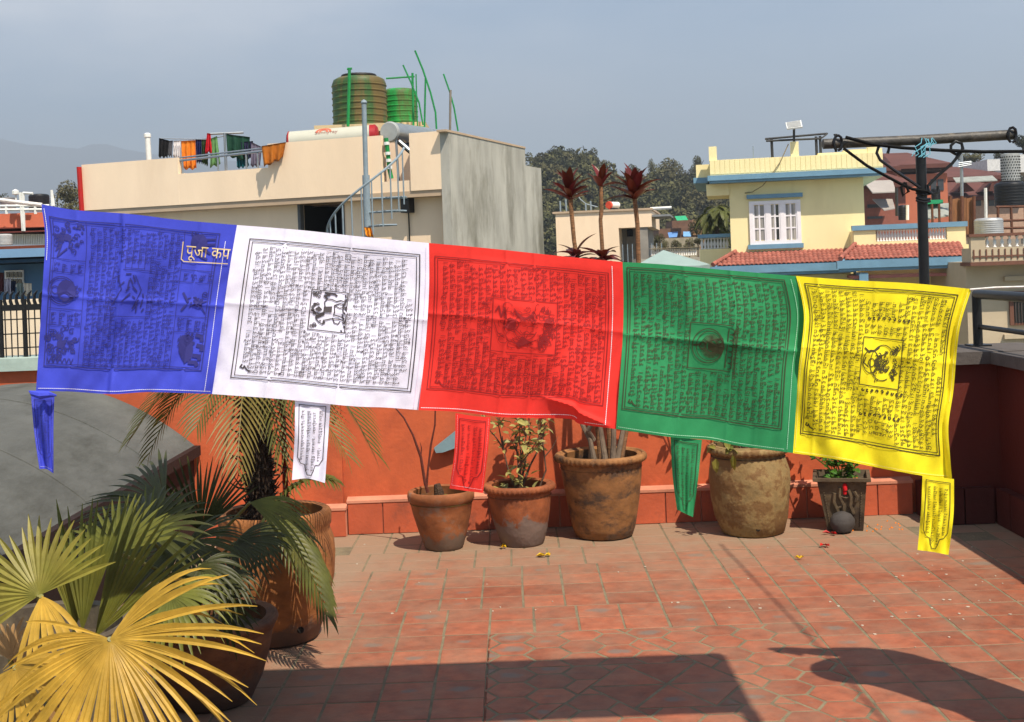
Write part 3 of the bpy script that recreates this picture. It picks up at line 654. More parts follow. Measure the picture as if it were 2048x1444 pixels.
class Ink:                                              # print laid on the cloth as ribbons in its own u, v
    def __init__(s, asp=1): s.q = []; s.asp = asp       # asp: height / width of the cloth
    def line(s, pts, w=.004, closed=False):
        if closed: pts = list(pts) + [pts[0]]
        for (a, b), (c, d) in zip(pts[:-1], pts[1:]):
            n = max(1, int(math.hypot(c - a, d - b) / .03))
            for k in range(n):
                p = (a + (c - a) * k / n, b + (d - b) * k / n); q = (a + (c - a) * (k + 1) / n, b + (d - b) * (k + 1) / n)
                dx, dy = q[0] - p[0], (q[1] - p[1]) * s.asp; l = math.hypot(dx, dy)
                if l < 1e-6: continue
                nx, ny = -dy / l * w / 2, dx / l * w / 2 / s.asp; ex, ey = dx / l * w * .3, dy / l * w * .3 / s.asp
                s.q.append(((p[0] + nx - ex, p[1] + ny - ey), (p[0] - nx - ex, p[1] - ny - ey), (q[0] - nx + ex, q[1] - ny + ey), (q[0] + nx + ex, q[1] + ny + ey)))
    def fill(s, pts):                                   # fan of a star-shaped outline
        cx = sum(p[0] for p in pts) / len(pts); cy = sum(p[1] for p in pts) / len(pts); n = len(pts)
        for i in range(0, n): s.q.append(((cx, cy), pts[i], ((pts[i][0] + pts[(i + 1) % n][0]) / 2, (pts[i][1] + pts[(i + 1) % n][1]) / 2), pts[(i + 1) % n]))
    def arc(s, cx, cy, rx, ry, a0=0, a1=360, w=.004, n=20, jit=0, r=None):
        s.line([(cx + rx * math.cos(R(a0 + (a1 - a0) * k / n)) * (1 + (r.uniform(-jit, jit) if r else 0)), cy + ry * math.sin(R(a0 + (a1 - a0) * k / n)) * (1 + (r.uniform(-jit, jit) if r else 0))) for k in range(n + 1)], w)
    def curl(s, cx, cy, r, a=0, w=.003, turns=1.3, sg=1):
        n = 12; s.line([(cx + r * (1 - k / n * .85) * math.cos(a + sg * turns * 6.28 * k / n), cy + r * (1 - k / n * .85) * math.sin(a + sg * turns * 6.28 * k / n)) for k in range(n + 1)], w)
    def build(s, cloth, name, mat, parent, off=.0016):
        q = np.array(s.q).reshape(-1, 2); P = cloth.at(q[:, 0], q[:, 1], off)
        return raw(name, P, np.arange(len(P)).reshape(-1, 4), mat, parent)
GL = [[[(0, 1), (1, 1)], [(.12, 1), (.05, .62), (.3, .5)], [(.5, 1), (.5, .45)], [(.88, 1), (.9, -.25)]],
      [[(0, 1), (.9, 1)], [(.45, 1), (.15, .6), (.5, .4), (.8, .55)], [(.85, 1), (.85, -.25)]],
      [[(0, 1), (.8, 1)], [(.4, 1), (.35, .7), (.75, .5), (.5, .1), (.1, .2)]],
      [[(0, 1), (.9, 1)], [(.7, 1), (.2, .65), (.7, .5), (.25, .1)]],
      [[(0, 1), (.25, 1)], [(.7, 1), (.95, 1)], [(.12, 1), (.1, .45), (.5, .35), (.85, .45)], [(.85, 1), (.85, .3)]],
      [[(0, 1), (1, 1)], [(.2, 1), (.1, .5), (.4, .35), (.55, .6)], [(.85, 1), (.9, .4), (.5, .0)]],
      [[(0, 1), (.9, 1)], [(.5, 1), (.15, .7), (.45, .45), (.8, .7)], [(.5, .45), (.5, -.4)]],
      [[(0, 1), (.9, 1)], [(.3, 1), (.3, .6), (.8, .6), (.75, .1), (.2, 0)]],
      [[(0, 1), (1, 1)], [(.2, 1), (.2, .5), (.6, .5)], [(.6, 1), (.6, .1)], [(.6, .3), (.95, .1)]],
      [[(.1, 1), (.8, 1)], [(.45, 1), (.1, .5), (.7, .45), (.4, .05), (.9, -.25)]],
      [[(.0, 1), (.9, 1)], [(.1, 1), (.15, .5), (.45, .35)], [(.45, 1), (.5, .5), (.85, .35)], [(.85, 1), (.85, -.2)]]]
VW = [[(.1, 1.15), (.3, 1.4), (.75, 1.3), (.6, 1.15)], [(.0, 1.2), (.3, 1.4), (.5, 1.15), (.7, 1.4), (1, 1.2)], [(.1, 1.4), (.8, 1.15)], [(.2, -.1), (.6, -.38), (.95, -.1)], [(.2, .1), (.1, -.2), (.6, -.38), (.8, -.1)], [(.5, 1.15), (.5, 1.3)]]
def script(ink, u, v0, v1, size, rr, w=.0045, sgn=1, gap=0):  # one line of Tibetan-like script reading upwards from v1 to v0, letter tops to -u
    v = v1
    asp = ink.asp
    def add(pts, x): ink.line([(u - (py - .5) * size * sgn, v - (px + x) * size / asp) for px, py in pts], w)
    n = 0; nxt = rr.randint(5, 16)
    while v > v0 + size / asp:
        wd = rr.uniform(.72, .95)
        for st in rr.choice(GL): add([(a * wd, b) for a, b in st], 0)
        if rr.random() < .28: add([(a * wd, b) for a, b in rr.choice(VW)], 0)
        if rr.random() < .16: add([(a * wd, b * .5 - .38) for a, b in rr.choice(GL)[-1]], 0)
        v -= (wd + .2) * size / asp
        if rr.random() < .5: add([(.05, .95), (.12, .85)], 0); v -= .28 * size / asp
        n += 1
        if n >= nxt:
            v -= .45 * size / asp; add([(.1, 1.05), (.1, -.05)], 0); v -= .55 * size / asp; n = 0; nxt = rr.randint(5, 18)
            if rr.random() < .3: v -= rr.uniform(.5, 2.0) * size / asp
def opening(ink, u, v, size, w):                        # the curl that opens the first line
    a = ink.asp; ink.line([(u - .3 * size, v - .9 * size / a), (u - .5 * size, v - .5 * size / a), (u - .1 * size, v - .35 * size / a), (u, v - .7 * size / a), (u + .3 * size, v - .2 * size / a), (u + .7 * size, v)], w)
def frame(ink, u0, u1, v0, v1, d=.018, w=(.005, .0035), r=None):
    for k, ww in ((0, w[0]), (d, w[1])):
        ink.line([(u0 + k, v0 + k), (u1 - k, v0 + k), (u1 - k, v1 - k), (u0 + k, v1 - k)], ww, True)
def stitches(cloth, edges, parent, mat, step=.011):
    ink = Ink(1)
    for (a, b) in edges:
        n = int(math.hypot(b[0] - a[0], b[1] - a[1]) / step)
        for k in range(n): ink.line([(a[0] + (b[0] - a[0]) * (k + .12) / n, a[1] + (b[1] - a[1]) * (k + .12) / n), (a[0] + (b[0] - a[0]) * (k + .8) / n, a[1] + (b[1] - a[1]) * (k + .8) / n)], .003)
    ink.build(cloth, 'stitching', mat, parent, .002)
def tail_print(cloth, asp, mat, parent, seed, v0=.06, bump=True, ink_w=.02):
    rr = random.Random(seed); ink = Ink(asp)
    a, b, e = .12, .88, .8
    pts = [(a, v0), (b, v0), (b, e - .08), (b - .1, e), (b - .22, e + .02), (b - .26, e + .09), (.56, .955), (.44, .955), (a + .26, e + .09), (a + .22, e + .02), (a + .1, e), (a, e - .08)]
    ink.line(pts, ink_w * 1.1, True); ink.line([(a + .05, v0 + .02), (b - .05, v0 + .02)], ink_w * .5)
    for k, (u, vb) in enumerate(((.24, .76), (.41, .9), (.58, .9), (.75, .76))): script(ink, u, v0 + .05, vb, .066, rr, ink_w * .5)
    return ink.build(cloth, 'print', mat, parent, .0016)
WHITE_TH = mk('white_thread', '#e4e2ea', .8)
GRP = 'prayer flags strung across the terrace'
Pt = dict(b0=(82, 408), b1=(474, 450), w1=(858, 486), r1=(1245, 524), g1=(1592, 552), y1=(1943, 578),
          b0b=(72, 782), b1b=(424, 788), w1b=(837, 820), r1b=(1232, 858), g1b=(1586, 906), y1b=(1904, 957))
EB = [(82, 408), (90, 470), (86, 560), (78, 690), (72, 782)]
EBW = [(474, 450), (462, 520), (450, 600), (437, 700), (424, 788)]
EWR = [(858, 486), (858, 580), (852, 680), (844, 760), (837, 820)]
ERG = [(1245, 524), (1247, 600), (1245, 680), (1238, 780), (1232, 858)]
EGY = [(1592, 552), (1604, 600), (1608, 640), (1602, 700), (1597, 740), (1592, 820), (1586, 906)]
EY = [(1943, 578), (1922, 645), (1914, 700), (1907, 780), (1897, 850), (1900, 910), (1904, 957)]
def flag(label, mat, ink_mat, cl, asp):
    t = thing('prayer_flag', label, 'prayer flag', tuple(cl.at([.5], [0])[0]), GRP)
    cl.sheet('cloth', mat, t); return t
CBL, CWH, CRD, CGR, CYE = (cloth_mat('blue_cloth', (.06, .08, .60)), cloth_mat('white_cloth', (.84, .82, .97)), cloth_mat('red_cloth', (.80, .04, .03)), cloth_mat('green_cloth', (.03, .26, .095)), cloth_mat('yellow_cloth', (.88, .74, .02)))
IBL, IWH, IRD, IGR, IYE = (plain('ink_on_blue', (.028, .028, .18), .8), plain('ink_on_white', (.06, .05, .055), .8), plain('ink_on_red', (.27, .012, .014), .8), plain('ink_on_green', (.045, .05, .02), .8), plain('ink_on_yellow', (.05, .04, .012), .8))
# -- blue
cl = Cloth([Pt['b0'], (150, 420), (260, 428), (360, 440), Pt['b1']], EBW, [Pt['b0b'], (140, 783), (225, 788), (300, 784), Pt['b1b']], EB, 11, creases=[('u', .42, .006, .018), ('u', .40, -.004, .03), ('v', .48, .003, .012), ('u', .18, .002, .02), ('u', .82, .003, .015)], waves=.0058)
tb = flag('royal blue prayer flag with animal prints, leftmost of the five', CBL, IBL, cl, .98)
rr = random.Random(21); k = Ink(.98)
frame(k, .035, .92, .06, .865, .014, (.0055, .0035))
for (a, b) in ((.225, .06), (.74, .06)): k.line([(a, b), (a, .86)] , .003)
for v in (.28, .35, .55, .64): k.line([(.04, v), (.225, v)], .003); k.line([(.74, v + .005), (.915, v + .005)], .003)
for i, u in enumerate(np.linspace(.262, .715, 15)):
    sp = [(.075, .85)] if not 5 <= i <= 9 else [(.075, .27), (.58, .85)]
    for a, b in sp: script(k, u, a, b, .02, rr, .003)
for u0 in (.06, .765):
    for u in (u0, u0 + .045, u0 + .09, u0 + .132):
        for a, b in ((.285, .345), (.56, .635)): script(k, u + .008, a, b, .02, rr, .0033)
# faded square diagram in the middle
for u in (.44, .475, .51, .545): k.line([(u, .2), (u, .3)], .003)
for v in (.2, .25, .3): k.line([(.44, v), (.545, v)], .003)
k.line([(.38, .31), (.6, .31), (.6, .57), (.36, .57)], .003, True)
for q in range(16):
    u, v = rr.uniform(.4, .58), rr.uniform(.33, .54); k.line([(u, v), (u + rr.uniform(-.03, .03), v + rr.uniform(-.02, .05))], .008)
k.line([(.39, .5), (.43, .42), (.41, .36)], .006); k.line([(.5, .34), (.54, .42), (.5, .52)], .004)
def mane(cx, cy, r, n, sd):                              # a shaggy mass of curls with a dark heart
    r2 = random.Random(sd); k.fill([(cx + r * .36 * math.cos(a) * r2.uniform(.5, 1.1), cy + r * .4 * math.sin(a) * r2.uniform(.5, 1.1)) for a in np.linspace(0, 6.1, 16)])
    for q in range(n):
        a = r2.uniform(0, 6.28); d = r * r2.uniform(.35, 1); k.curl(cx + d * math.cos(a), cy + d * math.sin(a) * 1.05, r * r2.uniform(.14, .26), a, .0045, 1.1, r2.choice((-1, 1)))
mane(.125, .16, .075, 30, 1); mane(.19, .1, .03, 8, 2); k.line([(.06, .24), (.09, .2), (.07, .27), (.12, .22)], .008)
mane(.125, .74, .085, 44, 3)
for q in range(6): k.line([(.05 + q * .025, .82), (.06 + q * .025, .845), (.07 + q * .025, .82)], .005)
k.arc(.105, .45, .075, .075, 0, 360, .005); k.arc(.105, .45, .064, .064, 0, 360, .004)
k.fill([(.13 + .05 * math.cos(a), .45 + .06 * math.sin(a)) for a in np.linspace(0, 6, 14)]); k.arc(.07, .45, .02, .02, 0, 360, .005); mane(.165, .45, .045, 16, 4)
# tiger, horse, lion along the right side (drawn lying on their sides as printed)
k.fill([(.80, .075), (.835, .07), (.86, .1), (.865, .14), (.84, .17), (.80, .165), (.775, .13), (.78, .09)])
for a, b, c, d in ((.86, .1, .9, .095), (.862, .13, .9, .125), (.85, .16, .885, .18), (.83, .17, .83, .2), (.835, .2, .87, .215)): k.line([(a, b), (c, d)], .012)
k.curl(.79, .07, .02, 0, .006); 
k.line([(.8, .45), (.84, .44), (.87, .47), (.9, .46)], .008); k.line([(.81, .5), (.84, .48), (.88, .5), (.9, .53)], .006); mane(.85, .47, .035, 12, 6); k.line([(.77, .42), (.8, .47), (.77, .52)], .012); k.curl(.89, .42, .02, 1, .005)
k.fill([(.79, .665), (.83, .66), (.85, .69), (.86, .75), (.855, .8), (.82, .83), (.8, .8), (.78, .76), (.775, .7)]); mane(.815, .69, .05, 16, 7)
for a, b, c, d in ((.87, .66, .9, .69), (.88, .72, .905, .745), (.865, .78, .9, .8), (.845, .82, .89, .835)): k.line([(a, b), ((a + c) / 2 + .012, (b + d) / 2 - .008), (c, d)], .022)
k.build(cl, 'print', IBL, tb)
# gold shop print on the blue flag
GOLD = plain('gold_print', '#d9c08a', .6)
k = Ink(.98); k.line([(.735, .125), (.735, .225), (.75, .238), (.985, .232)], .005)
k.build(cl, 'gold_border', GOLD, tb, .0024)
def text_on(cloth, body, u0, v0, w_, h_, mat, parent, off=.0028, name='gold_lettering'):
    cu = bpy.data.curves.new('lettering', 'FONT'); cu.body = body; cu.resolution_u = 3; o = bpy.data.objects.new('lettering', cu); C.objects.link(o)
    dg = bpy.context.evaluated_depsgraph_get(); me = bpy.data.meshes.new_from_object(o.evaluated_get(dg)); bpy.data.objects.remove(o)
    V = np.array([v.co for v in me.vertices]); mn, mx_ = V.min(0), V.max(0); x = (V[:, 0] - mn[0]) / (mx_[0] - mn[0]); y = (V[:, 1] - mn[1]) / (mx_[1] - mn[1])
    P = cloth.at(u0 + x * w_, v0 + h_ * (1 - y), off) if isinstance(cloth, Cloth) else cloth(x, y)
    o = raw(name, P, np.array([[q for q in p.vertices] for p in me.polygons if len(p.vertices) == 3] or [[0, 0, 0]]), mat, parent)
    bm = bmesh.new(); bm.from_mesh(me); bmesh.ops.triangulate(bm, faces=bm.faces); fs = [[v.index for v in f.verts] for f in bm.faces]; bm.free()
    m2 = o.data; bpy.data.objects.remove(o); bpy.data.meshes.remove(me)
    return raw(name, P, fs, mat, parent)
text_on(cl, '\u092a\u0942\u091c\u093e \u0915\u092a', .755, .145, .235, .085, GOLD, tb)
stitches(cl, [((.955, .1), (.955, .99)), ((.01, .985), (.99, .985)), ((.012, .02), (.012, .3))], tb, WHITE_TH)
ct = Cloth([(62, 788), (85, 792), (109, 790)], [(109, 790), (107, 850), (107, 947)], [(79, 938), (93, 938), (107, 947)], [(62, 788), (68, 860), (79, 938)], 31, creases=[('u', .55, .012, .2)], waves=.003)
tt = ct.sheet('tail', CBL, tb, 16, 40); tail_print(ct, 3.3, IBL, tt, 41); stitches(ct, [((.93, .03), (.93, .97)), ((.06, .97), (.92, .97)), ((.07, .03), (.07, .96))], tt, WHITE_TH, .03)
kn = MB().tube([at(58, 782, 2.58), at(66, 787, 2.575), at(80, 790, 2.57), at(96, 789, 2.575), at(112, 791, 2.59)], [.001, .006, .009, .007, .002], 8); kn.build('knot', CBL, tb, True)
# -- white
cl = Cloth([Pt['b1'], (600, 460), (720, 473), Pt['w1']], EWR, [Pt['b1b'], (560, 798), (700, 812), (770, 815), Pt['w1b']], EBW, 12, creases=[('u', .26, .004, .012), ('u', .6, .003, .012), ('v', .46, .0025, .015)], waves=.004)
tw = flag('white prayer flag with wind-horse print and bold black script', CWH, IWH, cl, .97)
rr = random.Random(22); k = Ink(.97); frame(k, .078, .952, .075, .895, .016, (.0055, .004))
for i, u in enumerate(np.linspace(.135, .905, 25)):
    sp = [(.1, .86)] if not 9 <= i <= 14 else [(.1, .335), (.585, .86)]
    if i == 0: opening(k, u, .85, .04, .007); sp = [(.14, .8)]
    if i == 24: sp = [(.35, .78)]
    for a, b in sp: script(k, u, a, b, .0205, rr, .0026)
k.line([(.42, .34), (.6, .34), (.6, .575), (.42, .575)], .005, True)
# wind horse, printed lying on its side with the head at lower left
def hp(pts): return [(.6 - y * .18, .575 - x * .235) for x, y in pts]
for pts, w_ in (([(.16, .62), (.2, .72), (.27, .8), (.33, .78), (.42, .62), (.55, .58), (.72, .62), (.8, .55), (.8, .42), (.76, .3), (.8, .18), (.76, .05), (.7, .05), (.72, .2), (.66, .34), (.5, .32), (.42, .34), (.4, .2), (.36, .05), (.3, .07), (.33, .2), (.32, .4), (.28, .52), (.26, .6), (.2, .56), (.16, .62)], .0055), ([(.34, .36), (.22, .3), (.2, .2), (.26, .16)], .0055), ([(.66, .34), (.6, .2), (.64, .05)], .005), ([(.8, .55), (.87, .64), (.9, .5), (.95, .62), (.94, .36), (.9, .3)], .01), ([(.23, .68), (.25, .7)], .006)):
    k.line(hp(pts), w_)
k.fill(hp([(.27, .82), (.34, .84), (.42, .74), (.47, .62), (.4, .58), (.33, .7)])); k.fill(hp([(.46, .63), (.6, .63), (.63, .4), (.48, .4)])); k.fill(hp([(.53, .86), (.6, .76), (.53, .66), (.46, .76)])); k.fill(hp([(.18, .56), (.24, .58), (.24, .62), (.17, .63)]))
r2 = random.Random(3)
for q in range(10): u, v = hp([(.53 + .13 * math.cos(q * .63), .8 + .12 * abs(math.sin(q * .63)))])[0]; k.curl(u, v, .009, q, .0042)
for q in range(26): u, v = hp([(r2.uniform(.05, .95), r2.uniform(.02, .12))])[0]; k.line([(u, v), (u + .004, v + .01)], .006)
for q in range(9): u, v = hp([(r2.choice((.08, .12, .84, .9)) + r2.uniform(-.03, .05), r2.uniform(.78, .95))])[0]; k.curl(u, v, .011, q, .004)
k.build(cl, 'print', IWH, tw)
stitches(cl, [((.985, .02), (.975, .99))], tw, plain('pale_thread', '#e6d3e6'))
ct = Cloth([(590, 798), (625, 802), (661, 804)], [(661, 804), (656, 880), (650, 966)], [(584, 960), (615, 957), (650, 966)], [(590, 798), (589, 880), (584, 960)], 32, Y=2.602, waves=.003)
tt = ct.sheet('tail', CWH, tw, 16, 40); tail_print(ct, 2.35, IWH, tt, 42)
# -- red
cl = Cloth([Pt['w1'], (980, 497), (1120, 512), Pt['r1']], ERG, [Pt['w1b'], (920, 824), (1000, 834), (1060, 836), (1140, 838), (1160, 848), Pt['r1b']], EWR, 13, creases=[('u', .4, .004, .012), ('u', .545, .0035, .012), ('v', .42, .003, .02), ('u', .22, .002, .02)], waves=.005, fold=((.6, .86), (.97, .985), .02))
tr_ = flag('bright red prayer flag with dark script, in the middle', CRD, IRD, cl, .9)
rr = random.Random(23); k = Ink(.9); frame(k, .03, .925, .075, .87, .014, (.0045, .003))
for i, u in enumerate(np.linspace(.085, .89, 23)):
    sp = [(.085, .855)] if not 7 <= i <= 15 else [(.085, .285), (.62, .855)]
    if i == 0: opening(k, u, .845, .035, .006); sp = [(.1, .8)]
    for a, b in sp: script(k, u, a, b, .021, rr, .0036)
k.line([(.33, .29), (.66, .29), (.66, .61), (.33, .61)], .004, True)
r2 = random.Random(5)
for q in range(60):
    a = r2.uniform(-1.4, 1.4); d = r2.uniform(.5, 1); k.curl(.565 + .08 * d * math.cos(a), .45 + .13 * d * math.sin(a), r2.uniform(.012, .024), a, .003, 1, r2.choice((-1, 1)))
for q in range(40):
    t = q / 39; k.line([(.44 + .1 * t, .345 + .05 * math.sin(t * 3)), (.46 + .1 * t, .4 + r2.uniform(-.02, .02))], .0035); k.line([(.44 + .09 * t, .53 + .02 * math.sin(t * 9)), (.47 + .09 * t, .575 - .05 * t)], .003)
k.line([(.345, .37), (.36, .34), (.375, .4), (.39, .345), (.4, .41)], .008); k.fill([(.39, .42), (.42, .4), (.45, .42), (.45, .46), (.41, .47), (.385, .45)]); k.arc(.435, .44, .03, .03, 0, 360, .004)
k.line([(.34, .44), (.36, .5), (.42, .54), (.47, .56), (.52, .57)], .004); k.line([(.44, .46), (.48, .5), (.55, .49)], .004); k.arc(.5, .45, .06, .08, 20, 330, .0035)
for q in range(70): k.arc(r2.uniform(.36, .63), r2.uniform(.33, .58), r2.uniform(.01, .03), r2.uniform(.01, .03), r2.uniform(0, 360), r2.uniform(0, 360), .0026, 6)
k.build(cl, 'print', IRD, tr_)
stitches(cl, [((.945, .03), (.945, .985)), ((.01, .985), (.8, .975)), ((.84, .985), (.94, .985))], tr_, WHITE_TH)
ct = Cloth([(911, 826), (948, 832), (981, 834)], [(981, 834), (976, 900), (966, 986)], [(899, 977), (935, 982), (966, 986)], [(911, 826), (909, 900), (899, 977)], 33, Y=2.605, waves=.003)
tt = ct.sheet('tail', CRD, tr_, 16, 40); tail_print(ct, 2.1, IRD, tt, 43); stitches(ct, [((.06, .02), (.05, .95)), ((.95, .02), (.95, .97)), ((.06, .95), (.94, .96))], tt, WHITE_TH, .03)
# -- green
cl = Cloth([Pt['r1'], (1330, 529), (1450, 540), Pt['g1']], EGY, [Pt['r1b'], (1340, 874), (1420, 880), (1480, 892), Pt['g1b']], ERG, 14, creases=[('u', .62, .004, .012), ('v', .43, .005, .02), ('u', .35, .003, .012), ('u', .78, .002, .02)], waves=.006)
tg = flag('dark green prayer flag with seated figure in a halo', CGR, IGR, cl, .98)
rr = random.Random(24); k = Ink(.98); frame(k, .025, .925, .03, .875, .014, (.0055, .004))
for i, u in enumerate(np.linspace(.075, .885, 21)):
    sp = [(.05, .85)] if not 8 <= i <= 13 else [(.05, .315), (.595, .85)]
    if i == 0: opening(k, u, .845, .035, .007); sp = [(.05, .79)]
    for a, b in sp: script(k, u, a, b, .0215, rr, .0034)
k.line([(.375, .325), (.64, .325), (.64, .59), (.375, .59)], .005, True)
k.arc(.48, .455, .088, .1, 0, 360, .005, 30); k.arc(.49, .455, .075, .086, 0, 360, .004, 30)
for q in range(46): a = q * .137; k.line([(.5 + .03 * math.cos(a), .455 + .035 * math.sin(a)), (.5 + .06 * math.cos(a), .455 + .07 * math.sin(a))], .004)
k.fill([(.48, .43), (.52, .41), (.56, .4), (.575, .455), (.56, .5), (.52, .49), (.48, .475)]); k.arc(.45, .455, .018, .02, 0, 360, .006); k.line([(.4, .455), (.44, .45)], .01)
for q in range(7): k.arc(.6, .36 + q * .033, .022, .018, -90, 90, .005, 8)
k.line([(.59, .345), (.585, .57)], .006); k.line([(.625, .345), (.622, .57)], .004)
k.build(cl, 'print', IGR, tg)
stitches(cl, [((.965, .02), (.965, .985)), ((.01, .985), (.95, .985))], tg, mk('green_thread', '#9fd3b2', .8))
ct = Cloth([(1341, 870), (1372, 876), (1404, 880)], [(1404, 880), (1396, 960), (1386, 1034)], [(1354, 1019), (1370, 1027), (1386, 1034)], [(1341, 870), (1345, 950), (1354, 1019)], 34, Y=2.605, creases=[('u', .3, .008, .12)], waves=.003)
tt = ct.sheet('tail', CGR, tg, 16, 40); tail_print(ct, 2.5, IGR, tt, 44); stitches(ct, [((.07, .02), (.1, .95)), ((.94, .02), (.93, .97))], tt, MATS['green_thread'], .03)
# -- yellow
cl = Cloth([Pt['g1'], (1700, 560), (1830, 567), Pt['y1']], EY, [Pt['g1b'], (1680, 920), (1780, 940), (1850, 952), Pt['y1b']], EGY, 15, creases=[('u', .12, .003, .015), ('u', .45, .002, .012), ('u', .96, -.012, .02), ('v', .4, .003, .03)], waves=.005)
ty = flag('bright yellow prayer flag with dense black script, rightmost of the five', CYE, IYE, cl, 1.05)
rr = random.Random(25); k = Ink(1.05); frame(k, .04, .935, .04, .885, .014, (.006, .0045))
for i, u in enumerate(np.linspace(.085, .905, 21)):
    if 8 <= i <= 13: sp = [(.1, .195), (.215, .29), (.61, .72), (.735, .83)]
    else: sp = [(.055 + .01 * math.sin(i), .86)]
    if i == 0: opening(k, u, .85, .035, .007); sp = [(.06, .8)]
    if i == 20: sp = [(.1, .36), (.45, .78)]
    for a, b in sp: script(k, u, a, b, .0225 if not 8 <= i <= 13 else .025, rr, .0032)
for v in (.205, .595, .725):
    for q in range(9): k.curl(.42 + q * .032, v, .01, q, .007, .8)
k.line([(.395, .31), (.65, .31), (.65, .57), (.395, .57)], .005, True)
k.arc(.455, .44, .05, .062, 0, 360, .005, 22); k.arc(.53, .44, .078, .095, 60, 330, .005, 26)
k.line([(.41, .37), (.44, .39), (.48, .375), (.5, .36)], .01); k.line([(.42, .42), (.41, .45), (.44, .47)], .007); k.arc(.46, .445, .02, .022, 0, 360, .005)
r2 = random.Random(9)
for q in range(44): k.curl(.5 + r2.uniform(-.01, .07), .44 + r2.gauss(0, .035), r2.uniform(.008, .016), q, .0048, .9)
for q in range(24): k.curl(.6 + r2.uniform(-.015, .025), .44 + r2.uniform(-.09, .09), r2.uniform(.01, .018), q, .0045, 1)
k.build(cl, 'print', IYE, ty)
stitches(cl, [((.985, .02), (.985, .6)), ((.01, .988), (.98, .988)), ((.012, .02), (.012, .97))], ty, mk('yellow_thread', '#f0e27a', .8))
ct = Cloth([(1845, 949), (1876, 954), (1908, 958)], [(1908, 958), (1907, 1030), (1897, 1110)], [(1835, 1100), (1866, 1104), (1897, 1110)], [(1845, 949), (1842, 1020), (1835, 1100)], 35, Y=2.595, waves=.003)
tt = ct.sheet('tail', CYE, ty, 16, 40); tail_print(ct, 2.4, IYE, tt, 45)
# rope
ROPE = mk('white_cord', '#dad6d0', .8, .2, 80, .3)
rp = MB().tube([at(-220, 372, 2.62), at(0, 400, 2.61), at(40, 405, 2.605), at(84, 410, 2.6)], .0042, 8).build('cord', ROPE, None, True); tag(rp, 'thick white cord tied to the blue flag corner at left', 'cord', 'white cords holding the flags')
rp = MB().tube([at(1940, 579, 2.6), at(1990, 575, 2.6), at(2060, 573, 2.6), at(2300, 560, 2.6)], .0022, 6).build('cord', ROPE, None, True); tag(rp, 'thin white cord leaving the yellow flag corner at right', 'cord', 'white cords holding the flags')
# ---------------------------------------------------------------- plants on the terrace
def leafmat(name, col, rcol=None, rand=.25, tr=.25, rough=.45, **k): return mk(name, col, rough, .3, 14, .08, 60, rand=rand, rcol=rcol, trans=tr, spec=.28, **k)
FANY = leafmat('fan_leaf_yellow', (.47, .29, .04), None, .05, dirt='#7a6420', dirt_amt=.6, dirt_scale=4, dirt_lo=.45, dirt_hi=.66)
FANG = leafmat('fan_leaf_green', (.12, .13, .022), None, .1, dirt='#7d7424', dirt_amt=.55, dirt_scale=4, dirt_lo=.5, dirt_hi=.7)
FANL = leafmat('fan_leaf_lime', (.22, .19, .035), None, .05, dirt='#6f7426', dirt_amt=.6, dirt_scale=5)
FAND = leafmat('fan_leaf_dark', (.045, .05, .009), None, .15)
PET = mk('petiole', (.16, .15, .04), .5, .3, 10)
BROWNL = leafmat('dead_leaf', (.34, .2, .08), None, .15, .15, .7)
def fan_leaf(mb, c, ax, up, length, a0, a1, n, droop=.2, fused=.33, wmax=.03, rr=rng, lenf=None, fold=.35, cup=0.0, rag=.25):
    # ax: direction of angle 0, up: direction of angle 90 (unit, world); normal from both
    c, ax, up = Vector(c), Vector(ax).normalized(), Vector(up).normalized(); nrm = ax.cross(up).normalized()
    up = nrm.cross(ax); da = R(abs(a1 - a0)) / max(1, n - 1)
    for i in range(n):
        a = R(a0 + (a1 - a0) * i / max(1, n - 1)) + rr.uniform(-.02, .02); L_ = length * (lenf(math.degrees(a)) if lenf else 1) * rr.uniform(.94 - .3 * rag * rr.random(), 1.06)
        d = ax * math.cos(a) + up * math.sin(a); sd = -ax * math.sin(a) + up * math.cos(a); K = 9
        dr = droop * rr.uniform(1 - rag, 1 + 1.4 * rag); tw = rr.uniform(-.35, .35); vs_ = []
        for k in range(K + 1):
            t = k / K; r = L_ * t; wfull = r * da * .5 * 1.02
            w_ = min(wfull, wmax * .5) * (1 if t < fused else max(.0, 1 - ((t - fused) / (1 - fused)) ** 1.15)) + .0006
            f_ = fold * (1 if t > .05 else 0)
            p = c + d * r * (1 - .12 * droop * t * t) + nrm * (cup * r * (1 - t)) + Vector((0, 0, -1)) * dr * L_ * t ** 2.6 + sd * (math.sin(tw) * .1 * r * t)
            lift = nrm * (w_ * f_)
            vs_ += [p - sd * w_ + lift, p - lift * .0, p + sd * w_ + lift]
        fs = []
        for k in range(K): fs += [(3 * k, 3 * k + 1, 3 * k + 4, 3 * k + 3), (3 * k + 1, 3 * k + 2, 3 * k + 5, 3 * k + 4)]
        mb.add(vs_, fs)
    return mb
def dirpx(dx, dy, dz):                                  # image-like direction: right, up, towards viewer
    return Vector((dx, -dz, dy))
